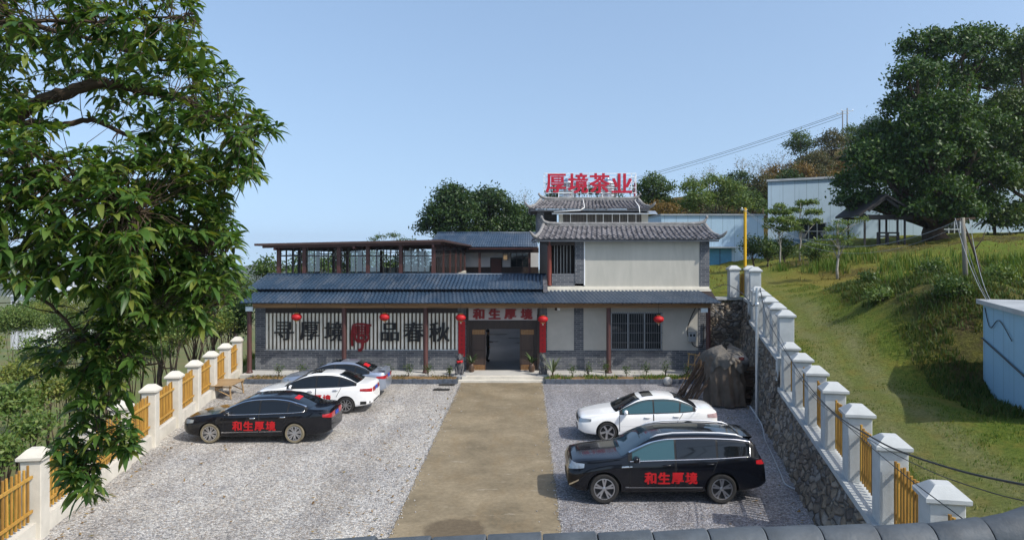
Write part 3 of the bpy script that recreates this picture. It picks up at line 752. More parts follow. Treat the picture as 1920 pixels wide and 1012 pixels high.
B('roof_riser', DARKWOOD, fw, (-13.7, 1.05, 36.57, 36.66, 3.95, 4.40)); mb = MB(); mb.add([(-14.0, 36.28, 4.30), (1.08, 36.28, 4.30), (1.08, 38.4, 4.93), (-13.72, 38.4, 4.93)], [(3, 2, 1, 0)]); mb.build('upper_soffit', DARKWOOD, fw, world=True)
mb = MB(); mb.tube([(-13.78, 38.42, 5.0), (1.1, 38.42, 5.0)], .07, 8); mb.build('ridge_cap', BLUE_TILE, fw, world=True, smooth=True)
# terrace slab behind the roof (floor of the glass room)
B('terrace_slab', CONCRETE, fw, (-13.8, -4.95, 38.5, 59.9, 3.8, 4.05)); B('terrace_wall', PLASTER, fw, (-13.8, -13.5, 38.5, 59.9, .1, 3.79), (-5.2, -4.95, 38.5, 59.9, .1, 3.79), (-13.45, 1.0, 38.5, 38.6, 2.8, 4.9) if False else (-13.5, -5.2, 59.7, 59.9, .1, 3.79))
mb = MB()
for i in range(3): mb.box(1.0 - .1, 1.12, 36.2 + i * .6, 36.9 + i * .6, 4.2 + i * .2, 4.55 + i * .2)
mb.build('verge_tiles', GREY_TILE, fw, world=True)

# ------------------------------------------------------------ two-storey block on the right
TW = 36.9
tw = thing('two_storey_block', 'two storey plastered block with grey clay tile skirt roofs and a smaller top storey', 'building', (5.2, TW, 0))
B('plaster_wall', PLASTER, tw, (3.06, 8.93, TW, TW + .3, 4.4, 6.95))
B1('brick_pier', BRICK, tw, (8.93, 9.43, TW - .02, TW + .3, 3.9, 6.95), (2.54, 3.0, TW - .02, TW + .3, 4.6, 6.95), (1.36, 2.54, TW, TW + .25, 4.4, 5.10))
B('corner_trim', WHITE_METAL, tw, (3.003, 3.06, TW - .04, TW + .3, 4.5, 6.95))
B('ledge', PLASTER, tw, (1.1, 9.45, 36.58, TW + .28, 4.18, 4.32)); mb = MB(); mb.prism([(36.5, 4.23), (TW + .02, 4.47), (TW + .02, 4.21)], 1.12, 9.4, lambda x, y, z: (y, x, z)); mb.build('sloped_flashing', PLASTER, tw, world=True)
B('side_wall', DARKWOOD, tw, (1.15, 1.30, 37.5, 58.0, .2, 6.95)); B('side_wall_brick', BRICK, tw, (9.2, 9.42, 37.3, 58, .1, 6.95)); B('rear_wall', PLASTER, tw, (1.3, 9.2, 57.7, 58, .2, 6.95))
B('flat_roof', CONCRETE, tw, (1.1, 9.3, 38.0, 58.0, 6.97, 7.15))
mb = MB(); mb.lathe([(.14, 4.5), (.115, 4.6), (.11, 6.8), (.13, 6.95)], (1.24, TW + .08, 0), 14); mb.build('column', mat('red_column', (.16, .035, .022), .45, var=.2, grime=.2), tw, world=True, smooth=True, sharp=40)
B('balcony_back', DARKWOOD, tw, (1.3, 2.6, TW + 1.6, TW + 1.7, 4.4, 6.9)); B('balcony_floor', CONCRETE, tw, (1.3, 2.55, TW + .26, TW + 1.6, 4.6, 4.68))
mb = MB()
for i, x in enumerate((1.52, 1.66, 1.84, 2.0, 2.16, 2.34)): mb.box(x - .02, x + .02, TW + .5, TW + .54, 5.1, 6.7)
mb.build('slat_screen', mat('weathered_batten', (.30, .29, .27), .7), tw, world=True)
B('lintel', DARKWOOD, tw, (1.1, 2.54, TW - .02, TW + .25, 6.55, 6.95))
def skirt_roof(x0, x1, yf, ze, xi0, xi1, yi, zi, yb, parent, pitch=.27, name='tile_roof', horn=.32):
    'hipped skirt of barrel tiles: front and two side slopes, ridge, upturned hip corners'
    mb = MB()
    tile_roof(mb, (x0, yf, ze), (x1, yf, ze), (xi0, yi, zi), (xi1, yi, zi), pitch, 7, .075, .02, 'barrel', 10, sag=.05)
    tile_roof(mb, (x0, yb, ze), (x0, yf, ze), (xi0, yb, zi), (xi0, yi, zi), pitch, 6, .075, .02, 'barrel', 8, sag=.03)
    tile_roof(mb, (x1, yf, ze), (x1, yb, ze), (xi1, yi, zi), (xi1, yb, zi), pitch, 6, .075, .02, 'barrel', 8, sag=.03)
    r = mb.build(name, GREY_TILE, parent, smooth=True, sharp=45, world=True)
    mb = MB()
    for xe, xi, s in ((x0, xi0, -1), (x1, xi1, 1)):
        P = []; 
        for i in range(9):
            t = i / 8; p = Vector((xi, yi, zi + .1)).lerp(Vector((xe, yf, ze + .12)), t); p.z += -.16 * math.sin(math.pi * min(1, t * 1.1)) * .8
            P.append(p)
        P += [P[-1] + Vector((s * .12, -.12, .06)), P[-1] + Vector((s * .24, -.22, .20)), P[-1] + Vector((s * .30, -.26, .30))]
        mb.tube(P, [.10] * 9 + [.085, .06, .02], 8)
        top = Vector((xi, yi, zi + .1))
        mb.tube([top + Vector((-s * .9, 0, .02)), top + Vector((-s * .3, 0, .04)), top + Vector((-s * .02, 0, .14)), top + Vector((s * .1, -.02, horn + .05))], [.09, .10, .09, .05], 8)
        mb.lathe([(.0, 0), (.07, .02), (.08, .08), (.05, .14), (.0, .17)], top + Vector((s * .1, -.02, horn)), 8)
    mb.box(xi0 + .2, xi1 - .2, yi - .07, yi + .09, zi - .02, zi + .13); mb.tube([(xi0 + .1, yi, zi + .15), (xi1 - .1, yi, zi + .15)], .06, 8)
    mb.build('hip_ridge', mat('ridge_mortar_tile', (.20, .195, .19), .9, var=.35, scale=4), r, smooth=True, sharp=50, world=True)
    mb = MB(); n = int((x1 - x0) / .16)
    mb.add([(x0 + .05, yf + .05, ze - .03), (x1 - .05, yf + .05, ze - .03), (x1 - .05, yb, ze - .03), (x0 + .05, yb, ze - .03)], [(3, 2, 1, 0)])
    mb.box(x0 + .02, x1 - .02, yf + .06, yf + .12, ze - .12, ze - .035); mb.box(x0 + .06, x0 + .12, yf + .12, yb, ze - .12, ze - .035); mb.box(x1 - .12, x1 - .06, yf + .12, yb, ze - .12, ze - .035)
    mb.build('eave_board', mat('grey_eave_board', (.16, .16, .165), .8), parent, world=True)
    return r
skirt_roof(.52, 9.82, 36.36, 6.86, .95, 9.4, 37.7, 7.55, 57.0, tw, horn=.30)
# top storey set back on the flat roof
B1('top_wall', BRICK, tw, (.75, 1.15, 44.0, 44.35, 7.15, 8.75), (1.15, 2.0, 45.6, 45.7, 7.15, 8.75), (.75, .9, 44.35, 52, 7.15, 8.75), (7.3, 7.5, 44.35, 52, 7.15, 8.75)); B('top_plaster', PLASTER, tw, (2.05, 2.3, 43.98, 44.3, 7.15, 8.6), (7.1, 7.5, 43.98, 44.3, 7.15, 8.6), (2.3, 7.1, 44.12, 44.3, 7.15, 7.5))
mb = MB(); x = 2.3
while x < 7.08: mb.box(x, x + .05, 44.06, 44.1, 7.5, 8.6); x += .095
mb.build('corrugated_sheet', mat('old_clear_corrugated_sheet', (.10, .09, .075), .45, var=.4, scale=3, stretch=(3, 1, .4)), tw, world=True); B('sheet_backing', DARKWOOD, tw, (2.3, 7.1, 44.102, 44.115, 7.5, 8.6))
B('white_mullion', WHITE_METAL, tw, *[(x, x + .035, 44.03, 44.055, 7.5, 8.6) for x in (2.75, 3.75, 4.3, 4.75, 5.3, 5.75, 6.25, 6.75)])
mb = MB(); mb.add([(1.6, 43.3, 8.42), (7.95, 43.3, 8.42), (7.95, 44.1, 8.62), (1.6, 44.1, 8.62), (1.6, 43.3, 8.46), (7.95, 43.3, 8.46), (7.95, 44.1, 8.66), (1.6, 44.1, 8.66)], [(3, 2, 1, 0), (4, 5, 6, 7), (0, 1, 5, 4), (1, 2, 6, 5), (2, 3, 7, 6), (3, 0, 4, 7)]); mb.build('awning_sheet', PALE_METAL, tw, world=True)
skirt_roof(.26, 7.52, 43.4, 8.74, .95, 7.0, 44.6, 9.32, 51.0, tw, pitch=.25, name='top_tile_roof', horn=.22); B('top_flat_roof', CONCRETE, tw, (1.0, 7.0, 44.7, 51.5, 9.2, 9.30))
mb = MB(); mb.tube([(3.55, 44.7, 9.5), (3.58, 43.9, 9.05), (3.55, 43.35, 8.82), (3.3, 43.28, 8.66), (1.7, 43.25, 8.56)], .025, 6); mb.build('drain_pipe', WHITE_METAL, tw, world=True, smooth=True)
MB().tube([(6.75, 44.8, 9.4), (6.85, 43.4, 8.9), (6.88, 43.28, 8.5)], .03, 6).build('drain_pipe', WHITE_METAL, tw, world=True, smooth=True)

# roof sign: frame and four characters
sg = thing('rooftop_sign', 'large red four character sign on a white steel frame above the top storey', 'sign', (4.1, 45.4, 9.3)); SY = 45.4
mb = MB()
for z in (9.52, 9.86, 10.2, 10.52, 10.85, 11.08): mb.bar((1.18, SY, z), (6.98, SY, z), .04)
for x in (1.18, 2.1, 3.02, 3.95, 4.88, 5.8, 6.7, 6.98): mb.bar((x, SY + .026, 9.3), (x, SY + .036, 11.09), .045)
for z in (9.86, 10.52, 11.08): mb.bar((6.98, SY, z), (7.25, SY + 2.4, z), .025)
for t in (.5, 1): mb.bar((6.98 + .27 * t, SY + 2.4 * t, 9.3), (6.98 + .27 * t, SY + 2.4 * t, 11.08), .03)
for x in (1.5, 3.4, 5.3): mb.bar((x, SY + .03, 10.5), (x, SY + 1.0, 9.35), .025)
mb.bar((1.18, SY + .03, 10.4), (1.7, SY + .03, 9.8), .02)
mb.build('frame', mat('white_angle_steel', (.72, .74, .76), .5), sg, world=True)
for i, (ch, x) in enumerate(zip('厚境茶业', (1.92, 3.32, 4.68, 6.08))):
    glyph_mb(ch, 1.22, (x, SY - .03, 10.46), bold=(.06, .035), depth=.06, n=3).build('character', RED_SIGN, sg, world=True)
mb = MB()
for W, Fc in glyph('境', .95, (.08, .06), .04, 2): mb.add([(7.13 + y, SY + 1.2 + x, 10.2 + z) for x, y, z in W.tolist()], Fc)
mb.build('side_character', RED_SIGN, sg, world=True)
for x, lab in ((2.72, 'stainless steel water tank behind the red roof sign, under its first gap on the left'), (5.32, 'stainless steel water tank behind the red roof sign, on the right under the third character')):
    t = thing('water_tank', lab, 'water tank', (x, 46.6, 9.3), group='water tanks behind the roof sign')
    mb = MB(); pr = [(.5, 0.0), (.55, .04)]
    for j in range(7): pr += [(.55, .08 + j * .16), (.565, .12 + j * .16), (.565, .16 + j * .16), (.55, .20 + j * .16)]
    mb.lathe(pr + [(.53, 1.22), (.30, 1.36), (.14, 1.40)], (0, 0, .12), 20); mb.build('tank_body', STEEL, t, smooth=True, sharp=60)
    mb = MB(); mb.lathe([(.15, 1.51), (.16, 1.56), (.0, 1.58)], (0, 0, 0), 14); mb.build('lid', STEEL, t, smooth=True)
    mb = MB()
    for a in range(3): mb.box(.4 * math.cos(a * 2.1) - .04, .4 * math.cos(a * 2.1) + .04, .4 * math.sin(a * 2.1) - .04, .4 * math.sin(a * 2.1) + .04, 0, .13)
    mb.build('feet', STEEL, t)

# ------------------------------------------------------------ glass room on the terrace (left) and back wing
gr = thing('glass_room', 'brown framed glass room with flat overhanging roof on the terrace behind the blue roof', 'building', (-9.3, 39.5, 4.05))
GX0, GX1, GY0, GY1 = -13.65, -4.98, 39.5, 59.2
def gz(x, y): return 6.70 + (x + 9) * .022 - (y - 39.5) * .0145
mb = MB(); x0, x1, y0, y1 = -14.65, -4.42, 38.9, 59.8
for dz0, dz1 in ((.0, .13),):
    c = [(x0, y0), (x1, y0), (x1, y1), (x0, y1)]
    mb.add([(x, y, gz(x, y) - .06) for x, y in c] + [(x, y, gz(x, y) + .06) for x, y in c], [(3, 2, 1, 0), (4, 5, 6, 7), (0, 1, 5, 4), (1, 2, 6, 5), (2, 3, 7, 6), (3, 0, 4, 7)])
mb.build('roof', mat('brown_roof_sheet', (.060, .032, .026), .5, var=.2), gr, world=True)
mb = MB()
for i in range(12): y = 39.2 + i * 1.75; mb.bar((-14.3, y, gz(-14.3, y) - .13), (-4.6, y, gz(-4.6, y) - .13), .1, .12)
for x in (-13.6, -9.3, -5.0): mb.bar((x, 39.0, gz(x, 39) - .26), (x, 59.5, gz(x, 59.5) - .26), .1, .12)
mb.build('rafters', REDWOOD, gr, world=True)
for x in (-13.55, -12.15, -10.25, -8.65, -6.85, -5.05): B('column', REDWOOD, gr, (x - .1, x + .1, GY0, GY0 + .2, 4.05, gz(x, GY0) - .2))
for y in np.linspace(43.5, 59, 5): B1('column', REDWOOD, gr, (GX1 - .1, GX1 + .08, y - .09, y + .09, 4.05, gz(GX1, y) - .2), (GX0 - .08, GX0 + .1, y - .09, y + .09, 4.05, gz(GX0, y) - .2))
for x in np.linspace(-13.55, -5.05, 6): B('column', REDWOOD, gr, (x - .09, x + .09, GY1 - .1, GY1 + .1, 4.05, gz(x, GY1) - .2))
mb = MB(); fy = GY0 + .08
MULL = mat('dark_window_bar', (.035, .03, .028), .5)
for z in (5.97, 4.12): mb.box(GX0, GX1, fy - .03, fy + .03, z - .03, z + .03)
for i in range(23): x = GX0 + .38 * i + .15; mb.box(x - .022, x + .022, fy - .025, fy + .027, 4.15, 6.4)
for z in (5.97, 6.28):
    mb.box(GX1 - .03, GX1 + .03, GY0 + .2, GY1, z - .03, z + .03); mb.box(GX0, GX1, GY1 - .03, GY1 + .03, z - .03, z + .03); mb.box(GX0 - .03, GX0 + .03, GY0 + .2, GY1, z - .03, z + .03)
for i in range(26): y = GY0 + .5 + .76 * i; mb.box(GX1 - .03, GX1 + .025, y - .03, y + .03, 4.1, 6.42)
for i in range(12): x = GX0 + .75 * i; mb.box(x - .03, x + .03, GY1 - .03, GY1 + .03, 4.1, 6.3)
for i in range(18): y = GY0 + .5 + 1.1 * i; mb.box(GX0 - .03, GX0 + .03, y - .03, y + .03, 4.1, 6.3)
mb.build('window_bars', MULL, gr, world=True)
mb = MB()
for x0, x1 in ((-12.0, -11.3), (-9.6, -8.0), (-6.7, -5.2)): mb.quad((x0, fy, 4.1), (x1, fy, 4.1), (x1, fy, 6.25), (x0, fy, 6.25))
mb.build('glass', PANE, gr, world=True)
mb = MB(); mb.quad((GX1, GY0 + .3, 4.1), (GX1, GY1, 4.1), (GX1, GY1, 6.4), (GX1, GY0 + .3, 6.4)); mb.build('side_glass', clear_glass('brown_side_pane', (.42, .36, .29), .1), gr, world=True)
B('low_wall', PLASTER, gr, (GX0, GX1, GY1 + .05, GY1 + .2, 4.05, 4.75), (GX1 - .05, GX1 + .12, GY0 + 5, GY1, 4.05, 4.5)); B('table_row', WHITE_METAL, gr, (-8.1, -5.6, 44, 45, 4.72, 4.78), (-7.9, -7.8, 44.2, 44.3, 4.05, 4.719), (-5.9, -5.8, 44.2, 44.3, 4.05, 4.719))
LAMPS = [(632, 468, 44, 'first from the left'), (676, 470, 47, 'second from the left'), (709, 473, 50, 'third from the left'), (769, 464, 42.5, 'upper one of the close pair'), (767, 473, 47.5, 'lower one of the close pair'), (784, 466, 43.5, 'second from the right'), (797, 469, 45.5, 'nearest the right corner post')]
for u, v, Y, lab in LAMPS:
    p = at(u, v + 6, Y); t = thing('pendant_lamp', 'white cone pendant lamp hanging in the glass room, ' + lab, 'lamp', p, group='pendant lamps in the glass room')
    mb = MB(); mb.lathe([(.27, -.11), (.235, -.07), (.12, .03), (.07, .09), (.06, .16), (.02, .18)], n=16); mb.build('lamp_shade', WHITE_METAL, t, smooth=True, sharp=50)
    mb = MB(); mb.tube([(0, 0, .14), (0, 0, max(.2, gz(p.x, p.y) - .08 - p.z))], .012, 5); mb.build('cord', BLACKMETAL, t)

BY = 60.0
bk = thing('back_wing', 'rear wing across the courtyard with blue tiled roof, white wall and dark door', 'building', (-3.4, BY, .2))
B('wall', mat('white_lime_wall', (.55, .56, .56), .9, var=.06, grime=.15), bk, (-7.6, 1.1, BY, BY + .3, 4.75, 6.5), (-7.6, 1.1, BY, BY + .3, .2, 3.7)); B('wainscot', DARKWOOD, bk, (-7.6, 1.1, BY - .03, BY + .3, 4.05, 4.749)); B('gallery_slab', DARKWOOD, bk, (-7.6, 1.1, BY - 1.6, BY + .2, 3.72, 4.04))
dr = B('door', mat('red_brown_door', (.075, .025, .018), .5, var=.2), bk, (-2.85, -2.0, BY - .07, BY - .032, 4.05, 5.45)); B('door_frame', DARKWOOD, dr, (-2.93, -2.85, BY - .09, BY - .03, 4.05, 5.53), (-2.0, -1.92, BY - .09, BY - .03, 4.05, 5.53), (-2.85, -2.0, BY - .09, BY - .03, 5.45, 5.53))
wn_ = B('window', DARKPANE, bk, (-1.2, .25, BY - .03, BY - .002, 4.76, 5.9)); B('window_frame', MULL, wn_, *[(x - .03, x + .03, BY - .06, BY - .031, 4.76, 5.9) for x in (-1.2, -.72, -.24, .25)], (-1.17, .22, BY - .055, BY - .031, 5.5, 5.55))
B('beam', DARKWOOD, bk, (-7.6, 1.1, BY - 1.0, BY - .8, 5.95, 6.35)); B1('gallery_post', REDWOOD, bk, *[(x - .09, x + .09, BY - .98, BY - .8, 4.04, 5.95) for x in (-3.75, .35, -7.3)])
mb = MB(); tile_roof(mb, (-8.1, 58.6, 6.42), (1.0, 58.6, 6.42), (-7.6, 62.6, 7.62), (1.0, 62.6, 7.62), .2, 9, .045, .02); tile_roof(mb, (1.0, 66.5, 6.42), (-8.1, 66.5, 6.42), (1.0, 62.62, 7.62), (-7.6, 62.62, 7.62), .4, 4, .045, .02)
mb.build('roof', BLUE_TILE, bk, smooth=True, sharp=50, world=True); B('fascia', REDWOOD, bk, (-8.0, 1.0, 58.65, 58.72, 6.24, 6.4))
mb = MB(); mb.tube([(-7.65, 62.6, 7.64), (1.0, 62.6, 7.64)], .09, 8); mb.build('ridge_cap', BLUE_TILE, bk, smooth=True, world=True)
lt = thing('wall_lantern', 'small brown hanging lantern on the rear gallery beside the dark door', 'lantern', at(948, 481, 59.1)); mb = MB(); mb.box(-.18, .18, -.18, .18, -.25, .22); mb.build('lantern_body', BAMBOO, lt)
mb = MB()
for x in (-.19, .19):
    for y in (-.19, .19): mb.box(x - .02, x + .02, y - .02, y + .02, -.3, .27)
mb.box(-.24, .24, -.24, .24, .27, .31); mb.tube([(0, 0, .31), (0, 0, .62)], .015, 5); mb.build('lantern_frame', DARKWOOD, lt)

# ------------------------------------------------------------ signs, lanterns and things on the front
nb = thing('name_board', 'white board with four red characters above the open doorway', 'sign', (-1.15, FW, 2.77))
B('board', mat('aged_white_board', (.40, .36, .34), .7, var=.1, grime=.2), nb, (-2.86, .58, FW - .12, FW - .06, 2.79, 3.40))
for ch, x in zip('和生厚境', (-2.35, -1.55, -.76, .06)): glyph_mb(ch, .50, (x, FW - .125, 3.10), bold=(.13, .07), depth=.03, n=3, stretch=1.08).build('character', RED_CARVE, nb, world=True)

ws = thing('wall_lettering', 'six black characters and a red seal emblem mounted on the white battens', 'sign', (-8.4, FW - .06, 1.6))
for ch, u, v, s in zip('寻厚境品春秋', (533, 581, 627, 731, 776, 824), (620, 620, 621, 622, 622, 622), (35, 36, 36, 34, 37, 37)):
    p = at(u, v, FW - .06); glyph_mb(ch, s / 37.1, (p.x, p.y, p.z), bold=(.062, 0), depth=.05, n=3).build('character', BLACK_LETTER, ws, world=True)
ex, ez = (677 - 985) / 37.1, CAM_H - (625 - 460) / 37.1
mb = MB()
def stroke(pts, w, y):
    'flat brush stroke through (x, z) points with round joints'
    P = [Vector((ex + x * .0262, FW - .07 - y, ez - z * .0262)) for x, z in pts]
    rings = []
    for i, p in enumerate(P):
        d = (P[min(i + 1, len(P) - 1)] - P[max(i - 1, 0)]).normalized(); q = Vector((-d.z, 0, d.x)) * w * .0262 / 2
        rings.append((p + q, p - q))
    vs = []; fs = []
    for a, b in rings: vs += [a, b, a + Vector((0, .045, 0)), b + Vector((0, .045, 0))]
    n = len(rings)
    for i in range(n - 1):
        a = 4 * i; b = a + 4
        fs += [(a, a + 1, b + 1, b), (a + 2, b + 2, b + 3, a + 3), (a, b, b + 2, a + 2), (a + 1, a + 3, b + 3, b + 1)]
    fs += [(0, 2, 3, 1), (4 * n - 4, 4 * n - 3, 4 * n - 1, 4 * n - 2)]
    mb.add(vs, fs)
arc = lambda cx, cz, rx, rz, a0, a1, n=12: [(cx + rx * math.cos(R(a0 + (a1 - a0) * i / n)), cz + rz * math.sin(R(a0 + (a1 - a0) * i / n))) for i in range(n + 1)]
stroke([(-16, -16), (-8, -18.5), (4, -18.5), (12, -17), (20, -16)], 4, 0)
stroke([(-15, -15), (-17, -4), (-17.5, 8), (-16.5, 24)], 4.2, .0015)
stroke([(-12, -15), (-12.5, 0), (-11, 10), (-6, 15), (-1, 16)], 4.5, .003)
stroke([(14, -15), (14.5, -4), (12, 2)], 4.5, .0045)
for i, z in enumerate((-13.2, -8.2, -3.2, 1.8)): stroke([(-10, z), (13, z)], 1.8, .006 + i * .0013)
for i, x in enumerate((-8, -3, 2, 7, 11.5)): stroke([(x, -15), (x, 3)], 1.9, .0125 + i * .0013)
stroke([(13, 2), (15, 8), (11, 14), (5, 16)], 4.5, .02)
stroke(arc(1, 8, 5.5, 5, 0, 360, 18), 4, .0215)
stroke([(1, 13), (3.5, 20), (3, 27), (-1, 32), (-5, 31)], 5.5, .023)
mb.build('emblem', RED_CARVE, ws, world=True)

def lantern(u, v, lab):
    p = at(u, v, 35.42); t = thing('red_lantern', lab, 'lantern', p, group='red lanterns under the front eave')
    mb = MB(); pr = [(.10, -.17)] + [(.255 * math.cos(R(a)) ** .8, .17 * math.sin(R(a))) for a in range(-60, 61, 15)] + [(.10, .17)]
    mb.lathe(pr, n=20); mb.build('lantern_body', RED_PAPER, t, smooth=True, sharp=60)
    mb = MB(); mb.lathe([(.09, .165), (.1, .18), (.1, .205), (.02, .21)], n=12); mb.lathe([(.1, -.2), (.1, -.172), (.08, -.165)], n=12); mb.build('rim', mat('gold_rim', (.45, .30, .08), .4, metal=.4), t, smooth=True, sharp=40)
    mb = MB(); mb.tube([(0, 0, -.2), (0, 0, -.30)], .03, 6); mb.build('tassel', mat('pale_tassel', (.55, .42, .35), .8), t)
    mb = MB(); mb.tube([(0, 0, .2), (0, 0, 3.73 - p.z)], .008, 5); mb.build('cord', BLACKMETAL, t)
lantern(556, 594, 'red paper lantern hanging in front of the white battens, farthest left'); lantern(721, 594, 'red paper lantern hanging above the black wall lettering right of the red emblem')
lantern(864, 595, 'red paper lantern over the couplet banner left of the doorway'); lantern(1018, 598, 'red paper lantern over the couplet banner right of the doorway'); lantern(1235, 598, 'red paper lantern hanging in front of the barred window')
for x0, z0, lab, side in ((-3.38, .95, 'tall red couplet banner on the brick pier left of the doorway', 0), (.70, 1.15, 'tall red couplet banner on the brick pier right of the doorway', 1)):
    t = thing('couplet_banner', lab, 'banner', (x0 + .17, FW - .02, z0), group='couplet banners beside the door')
    B('banner_sheet', RED_PAPER, t, (x0, x0 + .34, FW - .03, FW - .012, z0, 2.72))
    mb = MB()
    for i in range(7):
        mb.box(x0 + .10, x0 + .24, FW - .034, FW - .031, 2.50 - i * .235, 2.515 - i * .235); mb.box(x0 + .16, x0 + .18, FW - .036, FW - .0335, 2.42 - i * .235, 2.56 - i * .235); mb.box(x0 + .11, x0 + .23, FW - .034, FW - .031, 2.43 - i * .235, 2.445 - i * .235)
    mb.build('ink_strokes', mat('dark_red_ink', (.14, .006, .008), .6), t, world=True)

def flood(x, y, z, lab, solar=True):
    t = thing('flood_lamp', lab, 'lamp', (x, y, z)); mb = MB(); mb.box(-.18, .18, -.06, .02, -.1, .12); mb.build('lamp_housing', PALE_METAL, t)
    mb = MB(); mb.box(-.16, .16, -.066, -.061, -.08, .10); mb.build('lamp_lens', mat('lamp_lens', (.6, .68, .70), .2), t)
    mb = MB(); mb.bar((-.1, .02, 0), (-.1, .12, .06), .02); mb.bar((.1, .02, 0), (.1, .12, .06), .02); mb.bar((-.1, .12, .06), (.1, .12, .06), .02); mb.build('bracket', BLACKMETAL, t)
flood(-13.55, 35.38, 3.42, 'grey flood lamp on the leftmost eave post'); flood(8.78, 35.38, 3.36, 'grey flood lamp under the right end of the eave')
cm = thing('security_camera', 'small security camera on the wall right of the name board', 'camera', (1.65, FW - .02, 3.35)); mb = MB(); mb.box(-.17, .08, -.32, -.1, -.05, .07); mb.build('camera_body', DARKWOOD, cm)
mb = MB(); mb.box(-.05, .09, -.345, -.322, -.06, .08); mb.build('camera_front', WHITE_METAL, cm); mb = MB(); mb.bar((0, -.1, 0), (0, .03, .0), .03); mb.build('bracket', WHITE_METAL, cm)
mx = thing('meter_box', 'grey electric meter box on the wall near the right end of the front', 'box', (8.42, FW, 1.95))
mb = MB(); mb.cbox(-.2, .2, -.16, .02, -.24, .24, .015); mb.build('box_body', PALE_METAL, mx); mb = MB(); mb.box(-.13, -.04, -.167, -.161, .02, .14); mb.box(.03, .12, -.167, -.161, .02, .14); mb.build('meter_window', DARKPANE, mx)
def cable(name, pts, r, m, lab, sub=6, n=6):
    P = [Vector(p) for p in pts]; Q = []
    for i in range(len(P) - 1):
        p0, p1, p2, p3 = P[max(i - 1, 0)], P[i], P[i + 1], P[min(i + 2, len(P) - 1)]
        for j in range(sub):
            t = j / sub; Q.append(.5 * ((2 * p1) + (p2 - p0) * t + (2 * p0 - 5 * p1 + 4 * p2 - p3) * t * t + (3 * p1 - 3 * p2 - p0 + p3) * t ** 3))
    Q.append(P[-1]); mb = MB(); mb.tube(Q, r, n); return tag(mb.build(name, m, smooth=True, org=P[0]), lab, 'cable')
cable('wall_cable', [(8.62, FW - .05, 3.45), (8.35, FW - .06, 2.9), (8.18, FW - .06, 2.3), (8.22, FW - .06, 1.95)], .022, BLACKMETAL, 'black cable looping down the wall into the left side of the meter box')
cable('wall_cable', [(8.40, FW - .06, 1.71), (8.48, FW - .06, 1.52), (8.8, FW - .06, 1.42), (8.98, FW - .06, 1.6), (9.0, FW - .06, 2.6)], .022, BLACKMETAL, 'black cable hanging in a loop below the meter box')
cable('slack_wire', [at(1337, 575, 35.2), at(1350, 590, 35.2), at(1362, 598, 35.2), at(1375, 598, 35.6), at(1392, 577, 36.6)], .008, PALE_METAL, 'white slack wire from the right end of the eave to the stone wall')

# ------------------------------------------------------------ cars
def interp(pts, x):
    'smooth monotone interpolation through (x, z) points'
    if x <= pts[0][0]: return pts[0][1]
    if x >= pts[-1][0]: return pts[-1][1]
    n = len(pts)
    for i in range(n - 1):
        if pts[i][0] <= x <= pts[i + 1][0]: break
    def slope(j):
        if j == 0 or j == n - 1:
            a, b = (0, 1) if j == 0 else (n - 2, n - 1); return (pts[b][1] - pts[a][1]) / (pts[b][0] - pts[a][0])
        d0 = (pts[j][1] - pts[j - 1][1]) / (pts[j][0] - pts[j - 1][0]); d1 = (pts[j + 1][1] - pts[j][1]) / (pts[j + 1][0] - pts[j][0])
        return 0 if d0 * d1 <= 0 else 2 * d0 * d1 / (d0 + d1)
    h = pts[i + 1][0] - pts[i][0]; t = (x - pts[i][0]) / h; m0, m1 = slope(i), slope(i + 1)
    return (2 * t ** 3 - 3 * t ** 2 + 1) * pts[i][1] + (t ** 3 - 2 * t ** 2 + t) * h * m0 + (-2 * t ** 3 + 3 * t ** 2) * pts[i + 1][1] + (t ** 3 - t ** 2) * h * m1

def catmull(P, k):
    out = []
    for i in range(len(P) - 1):
        p0, p1, p2, p3 = P[max(i - 1, 0)], P[i], P[i + 1], P[min(i + 2, len(P) - 1)]
        for j in range(k):
            t = j / k; out.append(tuple(.5 * (2 * b + (c - a) * t + (2 * a - 5 * b + 4 * c - d) * t * t + (3 * b - 3 * c - a + d) * t ** 3) for a, b, c, d in zip(p0, p1, p2, p3)))
    out.append(tuple(P[-1])); return out

